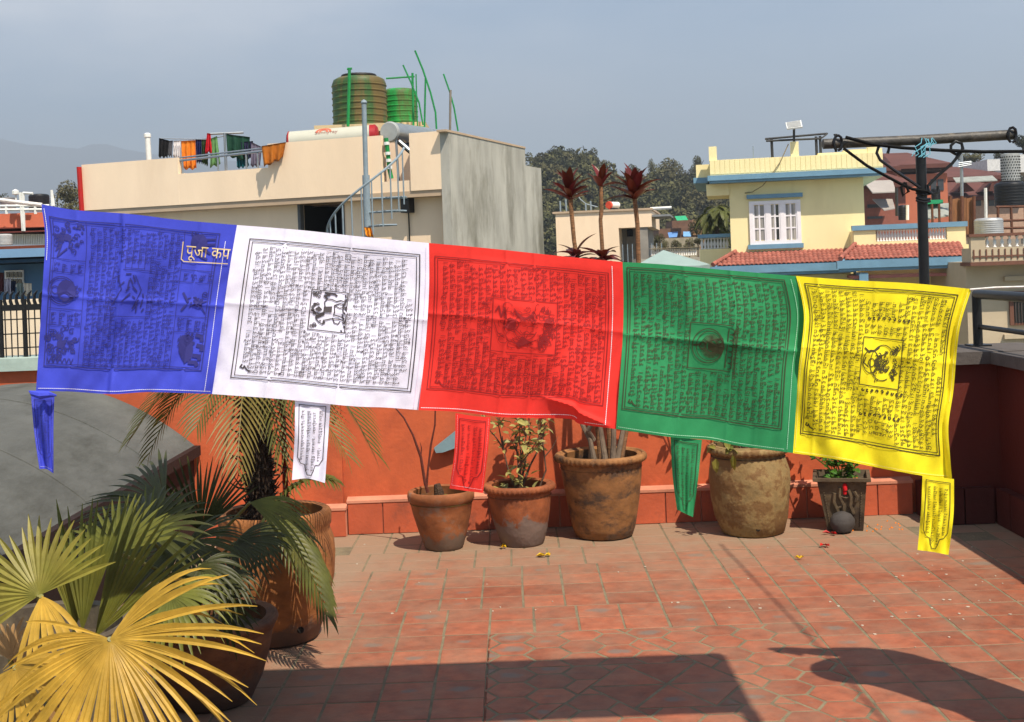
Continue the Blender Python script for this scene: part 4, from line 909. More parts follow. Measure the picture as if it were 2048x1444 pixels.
# near fan palm (yellow)
np_ = thing('fan_palm', 'yellowing fan palm with big splayed leaf in the near left corner', 'palm', cf_)
root = cf_ + Vector((0, 0, .4))
def petiole(parent, c, col=PET, r=.006, start=None, bend=.1):
    s_ = start or root; mid = (s_ + c) / 2 + Vector((0, 0, bend)); MB().tube([s_, s_.lerp(mid, .5) + Vector((0, 0, bend * .3)), mid, c.lerp(mid, .4), c], [r * 1.5, r * 1.2, r, r, r * .9], 7).build('petiole', col, parent, True)
def leaf(parent, pos, ax, up, L_, a0, a1, n, m, **k):
    start = k.pop('start', None); b = k.pop('bend', .1)
    mb = fan_leaf(MB(), pos, ax, up, L_, a0, a1, n, **k); o = mb.build('leaf', m, parent, 60); petiole(parent, Vector(pos), start=start, bend=b); return o
c0 = at(220, 1278, 2.4)
leaf(np_, c0, dirpx(1, -.04, .12), dirpx(.06, .86, -.42), .262, -194, 60, 50, FANY, droop=.26, fused=.32, wmax=.0195, fold=.6, rag=.5, bend=-.02,
     lenf=lambda a: 1.12 - .28 * (1 if a < -130 else 0) * min(1, (-130 - a) / 40 if a < -130 else 0) - .1 * (1 if a > 30 else 0))
c1_ = at(78, 1190, 2.62)
leaf(np_, c1_, dirpx(1, .1, .1), dirpx(-.1, .9, -.35), .175, 20, 205, 22, FANL, droop=.06, fused=.42, wmax=.022, fold=.6, bend=.0)
leaf(np_, at(82, 1192, 2.6), dirpx(1, 0, .3), dirpx(0, .7, -.5), .16, -95, -20, 8, FANY, droop=.35, fused=.3, wmax=.02, bend=.0)
c2_ = at(165, 1262, 2.75)
leaf(np_, c2_, dirpx(1, 0, .1), dirpx(.16, 1, -.15), .29, 72, 106, 9, FANG, droop=.0, fused=.5, wmax=.024, bend=.02, fold=.6)
leaf(np_, at(150, 1255, 2.78), dirpx(1, 0, .1), dirpx(-.05, 1, -.1), .22, 68, 112, 9, FANG, droop=.0, fused=.5, wmax=.024, bend=.0, fold=.6)
leaf(np_, at(190, 1275, 2.85), dirpx(1, 0, .1), dirpx(.25, 1, -.15), .33, 40, 80, 12, FANG, droop=.05, fused=.45, wmax=.026, bend=.0, fold=.6)
leaf(np_, at(30, 1335, 2.5), dirpx(1, 0, .3), dirpx(0, .8, -.4), .16, -150, 40, 22, FANY, droop=.4, fused=.35, wmax=.022, bend=.0)
leaf(np_, at(20, 1320, 2.75), dirpx(1, 0, .3), dirpx(.0, .9, -.2), .12, 20, 150, 14, BROWNL, droop=.3, fused=.35, wmax=.022, bend=.0)
leaf(np_, at(120, 1400, 2.62), dirpx(1, 0, .2), dirpx(0, .9, -.2), .14, -150, -20, 16, BROWNL, droop=.5, fused=.3, wmax=.02, bend=.0)
for (x, y, x2, y2) in ((100, 1330, 60, 1290), (110, 1340, 75, 1360), (60, 1330, 20, 1310), (150, 1390, 95, 1350), (170, 1330, 205, 1300)):
    p, q = at(x, y, 2.8), at(x2, y2, 2.75); MB().tube([p, p.lerp(q, .5) + Vector((0, -.02, .01)), q], [.012, .009, .002], 6).build('leaf_base', BROWNL, np_, True)
mb = MB(); rr = random.Random(4)
for k in range(40):
    p = cf_ + Vector((rr.uniform(-.15, .15), rr.uniform(-.15, .15), .4)); mb.tube([p, p + Vector((rr.uniform(-.1, .1), rr.uniform(-.1, .1), rr.uniform(.05, .16)))], .003, 4)
mb.build('fibre', BROWNL, np_)
# dark fan palm in the bowl
dp = thing('fan_palm', 'dark green fan palm growing in the low brown bowl', 'palm', cb_ + Vector((0, 0, .27)))
r2 = cb_ + Vector((-.05, -.05, .27)); rr = random.Random(8)
MB().tube([r2 - Vector((0, 0, .02)), r2 + Vector((-.01, .02, .16))], [.05, .035], 10).build('trunk', BROWNL, dp, True)
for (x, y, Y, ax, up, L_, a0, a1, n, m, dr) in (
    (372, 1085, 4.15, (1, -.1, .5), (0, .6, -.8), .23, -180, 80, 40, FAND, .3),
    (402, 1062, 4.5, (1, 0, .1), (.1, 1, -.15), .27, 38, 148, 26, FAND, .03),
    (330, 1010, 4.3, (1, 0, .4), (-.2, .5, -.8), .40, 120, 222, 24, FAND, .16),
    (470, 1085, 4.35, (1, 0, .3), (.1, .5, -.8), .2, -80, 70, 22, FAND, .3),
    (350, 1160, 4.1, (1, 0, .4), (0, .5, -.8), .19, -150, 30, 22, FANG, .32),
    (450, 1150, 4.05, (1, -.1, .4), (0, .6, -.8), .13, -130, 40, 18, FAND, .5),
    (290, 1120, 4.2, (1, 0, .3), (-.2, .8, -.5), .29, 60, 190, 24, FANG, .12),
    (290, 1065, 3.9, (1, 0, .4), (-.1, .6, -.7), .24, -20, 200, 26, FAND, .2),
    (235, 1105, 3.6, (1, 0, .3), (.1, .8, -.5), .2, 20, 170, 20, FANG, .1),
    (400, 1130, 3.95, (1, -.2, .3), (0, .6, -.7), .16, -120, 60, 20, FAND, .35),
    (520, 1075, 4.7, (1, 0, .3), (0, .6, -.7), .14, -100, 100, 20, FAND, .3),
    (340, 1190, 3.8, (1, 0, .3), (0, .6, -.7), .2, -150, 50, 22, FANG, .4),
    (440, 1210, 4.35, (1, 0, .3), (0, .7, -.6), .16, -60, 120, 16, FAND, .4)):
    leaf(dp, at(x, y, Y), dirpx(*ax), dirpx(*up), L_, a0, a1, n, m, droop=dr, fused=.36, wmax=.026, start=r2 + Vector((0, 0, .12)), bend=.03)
leaf(dp, at(500, 1005, 4.5), dirpx(1, .1, .2), dirpx(.0, .8, -.5), .27, -40, 14, 11, FANG, droop=.5, fused=.3, wmax=.026, start=r2 + Vector((0, 0, .12)), bend=.06)
# date palm in the tall jar
PINN = leafmat('pinnate_leaf', (.085, .09, .018), None, .2, dirt='#7d6c26', dirt_amt=.5, dirt_scale=5)
PINY = leafmat('pinnate_leaf_straw', (.2, .15, .035), None, .15)
TRUNK = mk('fibrous_trunk', '#3a2c20', .95, .5, 18, 1, 40)
pm = thing('date_palm', 'small date palm with shaggy dark trunk, its fronds hanging below the flags', 'palm', cj + Vector((0, 0, .5)))
tb0 = at(528, 1075, cj.y); tb1 = at(512, 850, cj.y - .02); tb2 = at(505, 690, cj.y)
rr = random.Random(10)
mb = MB().lathe([(.052, 0), (.055, .1), (.05, .2), (.052, .3), (.058, .42), (.06, .55), (.05, .7)], (0, 0, 0), 20, lambda a, z: 1 + .12 * math.sin(5 * a + z * 60) + .08 * math.sin(9 * a - z * 90))
for i, v in enumerate(mb.v):
    t = v[2] / .7; c = tb0.lerp(tb1, t * 2) if t < .5 else tb1.lerp(tb2, t * 2 - 1); mb.v[i] = (c.x + v[0], c.y + v[1], tb0.z + (tb2.z - tb0.z) * t)
mb.build('trunk', TRUNK, pm, True)
mb = MB()
for k in range(620):
    t = rr.uniform(.1, 1); c = tb0.lerp(tb1, t * 2) if t < .5 else tb1.lerp(tb2, t * 2 - 1); c = Vector((c.x, c.y, tb0.z + (tb2.z - tb0.z) * t)); a = rr.uniform(0, 6.28); d = Vector((math.cos(a), math.sin(a), 0))
    long_ = rr.random() < .12; L_ = rr.uniform(.06, .14) if long_ else rr.uniform(.015, .04)
    p = c + d * .05; mb.tube([p, p + d * L_ * .6 + Vector((0, 0, rr.uniform(-.3, .8) * L_)), p + d * L_ + Vector((0, 0, rr.uniform(-.5, .6) * L_))], [.005 if long_ else .008, .004, .0015], 4, False)
tag(mb.build('trunk_fibre', TRUNK, pm), kind='stuff')
def frond(parent, p0, p1, sag, n, ll, m, rr, hang=.6, name='frond', wl=.0085):
    p0, p1 = Vector(p0), Vector(p1); mb = MB(); mid = (p0 + p1) / 2 + Vector((0, 0, sag)); pts = []
    for k in range(13):
        t = k / 12; pts.append(p0 * (1 - t) ** 2 + mid * 2 * t * (1 - t) + p1 * t * t)
    mb.tube(pts, [.006 - .0045 * k / 12 for k in range(13)], 5)
    for k in range(n):
        t = .16 + .84 * k / (n - 1); c = p0 * (1 - t) ** 2 + mid * 2 * t * (1 - t) + p1 * t * t; tg_ = ((mid - p0) * (1 - t) + (p1 - mid) * t).normalized()
        sd = tg_.cross(Vector((0, 0, 1)));
        if sd.length < .05: sd = Vector((1, 0, 0))
        sd.normalize(); upv = sd.cross(tg_).normalized()
        for s_ in (-1, 1):
            L_ = ll * (.55 + .9 * math.sin(math.pi * min(1, t * .85 + .1))) * rr.uniform(.8, 1.1) * .75
            d = (sd * s_ * (1 - .45 * t) + tg_ * (.75 + .5 * t) + upv * .25).normalized(); w_ = wl * .5
            q = [c, c + d * L_ * .4, c + d * L_ * .75 + Vector((0, 0, -hang * L_ * .12)), c + d * L_ + Vector((0, 0, -hang * L_ * .32))]
            wd = tg_.cross(d).cross(d).normalized() * -1
            wv = [w_ * .6, w_, w_ * .75, .0004]; vs_ = []
            for a, b in zip(q, wv): vs_ += [a - wd * b, a + upv * -.3 * b, a + wd * b]
            mb.add(vs_, [f for i in range(3) for f in ((3 * i, 3 * i + 1, 3 * i + 4, 3 * i + 3), (3 * i + 1, 3 * i + 2, 3 * i + 5, 3 * i + 4))])
    return mb.build(name, m, parent, 60)
crown = at(506, 735, cj.y)
for (x, y, dY, sag, n, ll, m) in ((268, 868, -.25, .3, 34, .17, PINN), (330, 830, .25, .25, 30, .16, PINY), (300, 905, .3, .3, 30, .17, PINN), (475, 935, -.55, .26, 34, .19, PINY), (742, 895, -.15, .34, 34, .19, PINN),
                              (690, 905, -.3, .25, 30, .17, PINY), (395, 850, -.5, .25, 32, .17, PINN), (600, 840, -.5, .25, 30, .16, PINN), (650, 830, .4, .3, 30, .16, PINY), (560, 900, -.4, .2, 28, .15, PINN),
                              (440, 620, .3, .1, 24, .15, PINN), (590, 625, .2, .1, 24, .15, PINN), (380, 640, -.2, .2, 26, .15, PINN), (640, 680, -.2, .25, 26, .15, PINN), (590, 1000, -.22, .1, 14, .1, PINY), (440, 985, -.05, .25, 6, .05, BROWNL)):
    p = at(x, y, cj.y + dY); frond(pm, crown + Vector((rr.uniform(-.03, .03), rr.uniform(-.03, .03), rr.uniform(-.1, .05))), p, sag, int(n * .78), ll * 1.08, m, rr)
# arching fronds low at the jar
for (a, b, Y, Y2, sag, m) in (((535, 1035), (652, 1225), 5.15, 4.9, .16, PINN), ((530, 1040), (660, 960), 5.2, 5.1, .12, PINN), ((530, 1040), (648, 1180), 5.3, 5.1, .2, PINN)):
    frond(pm, at(*a, Y), at(*b, Y2), sag, 17, .13, m, rr, 1.8, 'frond', .016)
# purple-leaved canes in the large pot
MAR = leafmat('maroon_leaf', (.13, .02, .022), '#5a3010', .3, .2, .3)
CANE = mk('ringed_cane', '#7d5a3c', .8, .6, 24, .5, 60, stretch=(1, 1, 5)); CANEG = mk('grey_cane', '#6a5a4a', .85, .4, 14, .5, 40)
dr = thing('dracaena', 'tall purple-leaved canes rising behind the red and green flags', 'plant', c3 + Vector((0, 0, .41)))
def lance(L_, w_, bend, K=7):
    V, Fs = [], []
    for k in range(K + 1):
        t = k / K; wv = w_ * math.sin(math.pi * min(1, .12 + .88 * t)) ** .8 * (1 if t < 1 else 0) + .0006; x = L_ * t * (1 - .2 * bend * t); z = -bend * L_ * t * t * .55
        V += [(x, -wv, z + wv * .5), (x, 0, z), (x, wv, z + wv * .5)]
    for k in range(K): Fs += [(3 * k, 3 * k + 1, 3 * k + 4, 3 * k + 3), (3 * k + 1, 3 * k + 2, 3 * k + 5, 3 * k + 4)]
    me = bpy.data.meshes.new('leaf'); me.from_pydata(V, [], Fs); me.materials.append(MAR)
    for p in me.polygons: p.use_smooth = True
    return me
LA, LB, LC = lance(.16, .021, .35), lance(.18, .024, .7), lance(.15, .028, 1.0)
def lm(me, mat): m = me.copy(); m.materials.clear(); m.materials.append(mat); return m
rr = random.Random(12)
def rosette(c, n, el0, el1, meshes, sc=1):
    for k in range(n):
        a = 2.4 * k + rr.uniform(-.2, .2); el = el0 + (el1 - el0) * k / n + rr.uniform(-.1, .1)
        M = Matrix.Translation(c + Vector((0, 0, .02 - .0025 * k))) @ Matrix.Rotation(a, 4, 'Z') @ Matrix.Rotation(-el, 4, 'Y') @ Matrix.Rotation(rr.uniform(-.4, .4), 4, 'X') @ Matrix.Scale(sc * rr.uniform(.8, 1.15), 4)
        inst(rr.choice(meshes), 'leaf', M, dr)
DY = c3.y
def cane(pts, r, m): return MB().tube([at(x, y, Y) for x, y, Y in pts], r, 8).build('cane', m, dr, True)
cane([(1203, 930, DY), (1190, 800, DY), (1166, 600, DY), (1148, 480, DY), (1140, 390, DY)], [.016, .015, .013, .012, .013], CANE)
cane([(1222, 930, DY + .04), (1212, 760, DY), (1206, 520, DY), (1201, 440, DY), (1203, 420, DY), (1202, 372, DY)], [.016, .015, .012, .011, .012, .011], CANE)
cane([(1240, 930, DY), (1265, 780, DY + .05), (1278, 560, DY + .05), (1275, 450, DY), (1268, 385, DY)], [.017, .015, .014, .013, .013], CANE)
for pts in ([(1190, 930, DY - .08), (1180, 880, DY - .08), (1165, 850, DY - .06), (1150, 740, DY), (1150, 520, DY)], [(1212, 930, DY - .1), (1200, 850, DY - .06), (1205, 540, DY)], [(1232, 930, DY - .05), (1248, 850, DY), (1250, 720, DY + .1)], [(1186, 880, DY - .06), (1176, 860, DY - .1), (1195, 830, DY - .12)], [(1226, 930, DY - .12), (1228, 830, DY - .1), (1220, 700, DY)]):
    cane(pts, [.018] + [.013] * (len(pts) - 1), CANEG)
for (x, y), n, sc in (((1140, 392), 22, 1.0), ((1202, 376), 9, .9), ((1268, 388), 24, 1.08)): rosette(at(x, y, DY), n, 1.4, .4, (LA, LA, LB), sc)
for (x, y), n, sc in (((1152, 520), 13, .95), ((1206, 524), 12, 1.0), ((1250, 720), 10, 1)): rosette(at(x, y, DY), n, 1.15, .1, (LB, LC), sc)
# leafy shrub in the second pot
LG = leafmat('shrub_leaf', (.27, .27, .10), '#c2ad5c', .3, .3, .5); TWIG = mk('brown_twig', '#5a4233', .85, .3, 20, .4)
def small_leaf(L_, w_, m):
    V = [(0, 0, 0), (L_ * .3, -w_, .12 * w_), (L_ * .3, 0, -.3 * w_), (L_ * .3, w_, .12 * w_), (L_ * .7, -w_ * .75, -.1 * L_), (L_ * .7, 0, -.15 * L_), (L_ * .7, w_ * .75, -.1 * L_), (L_, 0, -.32 * L_)]
    me = bpy.data.meshes.new('leaf'); me.from_pydata(V, [], [(0, 1, 2), (0, 2, 3), (1, 4, 5, 2), (2, 5, 6, 3), (4, 7, 5), (5, 7, 6)]); me.materials.append(m)
    return me
SL = small_leaf(.055, .013, LG)
def leaves_on(parent, pts, n, me, rr, sc=(.7, 1.2), spread=.9):
    for k in range(n):
        i = rr.randrange(len(pts) - 1); p = Vector(pts[i]).lerp(Vector(pts[i + 1]), rr.random())
        M = Matrix.Translation(p) @ Matrix.Rotation(rr.uniform(0, 6.28), 4, 'Z') @ Matrix.Rotation(-rr.uniform(-.3, spread), 4, 'Y') @ Matrix.Rotation(rr.uniform(-.6, .6), 4, 'X') @ Matrix.Scale(rr.uniform(*sc), 4); inst(me, 'leaf', M, parent)
sh = thing('shrub', 'straggly green-leaved shrub in the ribbed terracotta pot', 'shrub', c2 + Vector((0, 0, .29)))
rr = random.Random(14); b0 = c2 + Vector((-.01, 0, .28))
def branch(parent, p, d, L_, r, depth, out, mat=TWIG):
    pts = [Vector(p)]; d = Vector(d).normalized()
    for k in range(4):
        d = (d + Vector((rr.uniform(-.22, .22), rr.uniform(-.22, .22), rr.uniform(-.05, .12)))).normalized(); pts.append(pts[-1] + d * L_ / 4)
    MB().tube(pts, [r * (1 - .17 * k) for k in range(5)], 6).build('branch', mat, parent, True); out.append(pts)
    if depth:
        for k in range(rr.choice((2, 2, 3))): branch(parent, pts[rr.choice((2, 3, 4))], d + Vector((rr.uniform(-.8, .8), rr.uniform(-.8, .8), rr.uniform(.0, .5))), L_ * .6, r * .6, depth - 1, out, mat)
br = []
for d in ((-.35, 0, 1), (.1, .1, 1), (.4, -.1, 1), (-.1, -.25, 1), (.2, .3, 1)): branch(sh, b0, d, .34, .009, 2, br)
for pts in br: leaves_on(sh, pts, 6, SL, rr, (.7, 1.3))
for k in range(26): leaves_on(sh, [b0 + Vector((rr.uniform(-.11, .11), rr.uniform(-.1, .06), .02)), b0 + Vector((rr.uniform(-.1, .1), rr.uniform(-.1, .06), .12))], 1, SL, rr, (.8, 1.2))
MB().tube([at(1075, 985, c2.y), at(1092, 940, c2.y), at(1085, 880, c2.y), at(1082, 840, c2.y)], [.006, .005, .004, .002], 6).build('branch', TWIG, sh, True)
MB().tube([at(1088, 915, c2.y), at(1105, 895, c2.y), at(1116, 872, c2.y)], [.004, .003, .001], 5).build('branch', TWIG, sh, True)
# bare twigs in the first pot
tw1 = thing('twig_plant', 'two bare red-brown stems and a stub in the smallest pot', 'plant', c1 + Vector((0, 0, .27)))
RT = mk('red_brown_stem', '#57261a', .7, .3, 20, .3)
def stem(pts, r, Y=c1.y): MB().tube([at(x, y, Y) for x, y in pts], r, 7).build('stem', RT, tw1, True)
stem([(856, 985), (850, 965), (842, 915), (826, 870), (808, 836), (790, 815)], [.01, .009, .008, .006, .005, .004])
stem([(853, 975), (856, 940), (862, 890), (870, 850), (871, 800)], [.007, .006, .006, .005, .004]); stem([(842, 915), (843, 895), (840, 884)], [.004, .003, .001])
MB().tube([at(879, 1000, c1.y), at(878, 985, c1.y), at(874, 968, c1.y)], [.03, .028, .018], 8).build('stub', mk('dark_bark', '#4a3526', .9, .4, 30, 1), tw1, True)
# clump in the pale jar, and the small-leaved plant in the square planter
LJ = leafmat('jar_plant_leaf', (.13, .15, .035), '#a08a2e', .3, .3); pj = thing('trailing_plant', 'trailing green-leaved plant spilling from the rough pale jar', 'plant', c4 + Vector((0, 0, .45)))
rr = random.Random(15); br = []
for d in ((-.25, .3, 1), (.15, .35, 1), (.5, .3, .9), (-.6, .3, .8), (.8, .2, .7)): branch(pj, c4 + Vector((.02, .05, .44)), d, .55, .009, 1, br)
for d in ((-.9, -.3, .35), (-.6, -.6, .3), (.3, -.5, .5), (-.2, -.4, .6), (.6, 0, .6), (.1, .2, .9), (-.4, .2, .8)): branch(pj, c4 + Vector((-.03, 0, .44)), d, .24, .007, 1, br)
SJ = small_leaf(.06, .017, LJ)
for pts in br: leaves_on(pj, pts, 3, SJ, rr, (.7, 1.2), .2)
for (x, y) in ((1432, 935), (1466, 925), (1468, 930)):
    p = at(x, y - 18, c4.y - .24); inst(SJ, 'leaf', Matrix.Translation(p) @ Matrix.Rotation(rr.uniform(0, 6), 4, 'Z') @ Matrix.Rotation(1.3, 4, 'Y') @ Matrix.Scale(1.3, 4), pj)
LP = leafmat('planter_leaf', (.06, .16, .02), '#3f5a14', .3, .3); pq = thing('leafy_plant', 'bright green bushy plant growing in the square planter', 'plant', c5 + Vector((0, 0, .27)))
rr = random.Random(16); br = []
for d in ((-.5, .3, 1), (-.2, .4, 1), (-.8, .3, .9)): branch(pq, c5 + Vector((0, .03, .265)), d, .4, .005, 1, br, LP)
for k in range(11): branch(pq, c5 + Vector((rr.uniform(-.08, .08), rr.uniform(-.08, .08), .265)), (rr.uniform(-.5, .5), rr.uniform(-.4, .4), 1), .14, .004, 0, br, LP)
SP_ = small_leaf(.042, .017, LP)
for pts in br: leaves_on(pq, pts, 10, SP_, rr, (.7, 1.2))
mb = MB()
for k in range(30): p = c5 + Vector((rr.uniform(-.11, .11), rr.uniform(-.12, .0), .278)); mb.tube([p, p + Vector((.008, 0, .006))], .006, 5)
tag(mb.build('marigold_petals', MATS['marigold']), kind='stuff')
# ---------------------------------------------------------------- peach house with tanks, left of centre
PEACH = mk('peach_wall_paint', (.84, .645, .445), .85, .06, 1.2, .15, 30, dirt='#c9a987', dirt_amt=.3, dirt_scale=1.1, dirt_lo=.52, dirt_hi=.75, stretch=(1, 1, .35))
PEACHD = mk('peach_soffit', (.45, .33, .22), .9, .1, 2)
RAWC = mk('raw_cement_wall', '#a5a297', .92, .25, 2.2, .4, 20, dirt='#55513f', dirt_amt=.75, dirt_scale=1.3, dirt_lo=.48, dirt_hi=.68, stretch=(1, 1, .3))
DARK = plain('dark_interior', '#0c0b0b', .8); STEEL = mk('grey_steel', '#8f959a', .4, .15, 9, metal=.6); GALV = mk('grey_blue_paint', '#7d8b93', .55, .15, 12)
REDP = plain('red_pipe_paint', '#a3150f', .5); WHT = plain('white_plastic', '#d8d8d2', .5); GRN = mk('green_pipe_paint', '#17803f', .5, .2, 9)
a, b = ray(897, 262); K_ = Vector((a * 20, 20)); a, b = ray(163, 330); LF = Vector((a * 22.5, 22.5)); a, b = ray(1050, 297); RB = Vector((a * 23.4, 23.4))
FA, FB = Fac(LF, K_), Fac(K_, RB)
ph = thing('peach_house', 'peach rendered house with raw cement side wall and roof parapet', 'house', (K_.x, K_.y, -10))
def zF(x, y, f=FA, d=0): return f.sz(x, y, d)[1]
def sF(x, y, f=FA, d=0): return f.sz(x, y, d)[0]
SB = .26                                                # lower wall stands this far behind the parapet front
zb = [zF(240, 423), zF(560, 393.5), zF(905, 374)]; zbot = sum(zb) / 3
ztop1 = zF(250, 323); zrail = zF(440, 342); ztop2 = zF(640, 279.5); ztop3 = zF(858, 263.5)
s_r0, s_r1, s_p, s_g1, s_e = sF(356, 330), sF(536, 320), sF(760, 300), sF(819, 300), FA.L
mb = MB(); FA.box(mb, 0, s_r0, zbot, ztop1, -.13, 0); FA.box(mb, s_r0, s_r1, zbot, zrail, -.13, -.001); FA.box(mb, s_r1, s_p - .28, zbot, ztop2, -.13, 0)
FA.box(mb, s_p - .28, s_p, zbot, ztop2, -.13, -.05); FA.box(mb, s_p, s_g1, zbot, zF(790, 362), -.13, -.03); FA.box(mb, s_g1, s_e - .002, zbot, ztop3, -.13, 0); mb.build('parapet', PEACH, ph)
REND = FB.pt(FB.L + .9, 0, -.16); RL = FA.pt(0, 0, -6.4)
mb = MB(); mb.prism([FA.pt(.02, zbot - .1, -.02), FA.pt(s_e - .02, zbot - .1, -.02), FB.pt(.05, zbot - .1, -.02), Vector((REND.x, REND.y, zbot - .1)), Vector((RL.x, RL.y, zbot - .1))], (0, 0, .098)); mb.build('roof_slab', PEACHD, ph)
# front wall with the doorway
ds0, ds1, dz0, dz1 = FA.rect(597, 388, 690, 500, -SB)
mb = MB(); FA.box(mb, .2, ds0, -10, zbot - .1, -SB - .2, -SB); FA.box(mb, ds1, s_e + SB * FB.t.dot(FA.t) / max(.2, -FB.t.dot(FA.n)) - .02, -10, zbot - .1, -SB - .12, -SB); FA.box(mb, ds0, ds1, dz1, zbot - .1, -SB - .2, -SB); FA.box(mb, ds0, ds1, -10, dz0 - .3, -SB - .2, -SB); mb.build('front_wall', PEACH, ph)
mb = MB(); FA.box(mb, ds0, ds1, dz0 - .3, dz1, -SB - 2.5, -SB - 2.4); FA.box(mb, ds0 - .1, ds0, dz0 - .3, dz1, -SB - 2.4, -SB - .2); FA.box(mb, ds1, ds1 + .1, dz0 - .3, dz1, -SB - 2.4, -SB - .2); FA.box(mb, ds0, ds1, dz1 - .12, dz1, -SB - 2.4, -SB - .22); FA.box(mb, ds0, ds1, dz0 - .4, dz0 - .3, -SB - 2.4, -SB - .2); mb.build('doorway_recess', DARK, ph)
mb = MB(); FA.box(mb, ds0, ds0 + .05, dz0, dz1, -SB - .1, -SB + .02); FA.box(mb, ds1 - .05, ds1, dz0, dz1, -SB - .1, -SB + .02); FA.box(mb, ds0 + .05, ds1 - .05, dz1 - .05, dz1, -SB - .1, -SB + .02); mb.build('door_frame', mk('door_frame_grey', '#565759', .6), ph)
mb = MB(); FA.pbox(mb, 602, 395, 690, 413, -SB - .55, -SB - .5); mb.build('inner_panel', mk('inner_panel', '#5a4a42', .5), ph)
zs_ = FB.sz(975, 300)[1]
mb = MB(); FB.box(mb, 0, FB.L, -10, ztop3 - .03, -.15, 0); FB.box(mb, FB.L, FB.L + .95, -10, FB.sz(1065, 333)[1], -.15, -.02); mb.build('cement_side_wall', RAWC, ph)
mb = MB(); FB.box(mb, -.13, FB.L, ztop3 - .028, ztop3 + .005, -.15, .012); mb.build('parapet_cap', PEACHD, ph)
# back walls of the roof so that it closes
mb = MB(); mb.prism([Vector((RL.x, RL.y, -10)), Vector((REND.x, REND.y, -10)), Vector((REND.x - .05, REND.y - .2, -10)), Vector((RL.x + .05, RL.y - .2, -10))], (0, 0, 10 + zbot)); FA.box(mb, 0, .2, -10, zbot - .1, -6.3, -SB - .2); FA.box(mb, 0, .13, zbot, ztop1, -6.3, -.13); mb.build('rear_wall', PEACH, ph)
# railing in the parapet gap
mb = MB()
for i, z in enumerate((ztop1 - .03, zrail + .3)): mb.tube([FA.pt(s_r0 - .02, z - .02, -.06), FA.pt(s_r1 + .02, z - .02 + .06, -.06)], .022 if i == 0 else .014, 8)
mb.build('roof_rail', STEEL, ph, True)
for x in (361, 432, 449, 489, 512): s_ = sF(x, 330); MB().tube([FA.pt(s_, zrail, -.06), FA.pt(s_, ztop1 - .02, -.06)], .016, 7).build('rail_post', STEEL, ph, True)
# red downpipe, vent pipe
mb = MB(); p0, p1 = FA.px(158, 334, .05), FA.px(164, 420, .05); mb.tube([p0, Vector((p0.x + .02, p0.y, p1.z)), Vector((p0.x + .02, p0.y, -10))], .045, 8); tag(mb.build('downpipe', REDP, None, True), 'bright red downpipe at the left corner of the peach house', 'pipe')
mb = MB(); p = FA.px(299, 325, -.9); mb.tube([Vector((p.x, p.y, p.z - .3)), Vector((p.x - .02, p.y, at(297, 268, p.y).z))], .05, 10).lathe([(.05, -.06), (.065, -.055), (.065, 0), (.03, .02)], (p.x - .02, p.y, at(297, 268, p.y).z), 12)
tag(mb.build('vent_pipe', WHT, None, True), 'white plastic vent pipe on the peach house roof near the laundry', 'pipe')
# laundry
def cloth_item(name, label, poly, Y, col, cat, folds=5, amp=.03, group='laundry drying on the peach house roof', col2=None):
    # poly: TL TR BR BL in photo pixels at depth Y
    V, Fs = [], []; NU, NV = 18, 8; r = random.Random(name + label)
    ph_ = r.uniform(0, 6)
    for sh in (0, 1):
        for j in range(NV + 1):
            for i in range(NU + 1):
                u, v = i / NU, j / NV; x = (poly[0][0] * (1 - u) + poly[1][0] * u) * (1 - v) + (poly[3][0] * (1 - u) + poly[2][0] * u) * v; y = (poly[0][1] * (1 - u) + poly[1][1] * u) * (1 - v) + (poly[3][1] * (1 - u) + poly[2][1] * u) * v
                y += v * 2.2 * math.sin(folds * 5 * u + ph_)
                V.append(at(x, y, Y + sh * .03 + amp * (.25 + .75 * v) * math.sin(folds * 2 * math.pi * u + ph_) + .01 * r.uniform(-1, 1)))
    n = (NU + 1) * (NV + 1)
    for j in range(NV):
        for i in range(NU):
            q = (j * (NU + 1) + i, j * (NU + 1) + i + 1, (j + 1) * (NU + 1) + i + 1, (j + 1) * (NU + 1) + i); Fs.append(q); Fs.append(tuple(n + k for k in reversed(q)))
    ed = [i for i in range(NU)]
    for i in range(NU):
        for j in (0, NV): k = j * (NU + 1) + i; Fs.append((k, k + 1, n + k + 1, n + k))
    for j in range(NV):
        for i in (0, NU): k = j * (NU + 1) + i; Fs.append((k, k + NU + 1, n + k + NU + 1, n + k))
    return tag(raw(name, V, Fs, mk('fabric_' + col.strip('#'), col, .85, .15, 12), None, True), label, cat, group)
LYd = 23.3
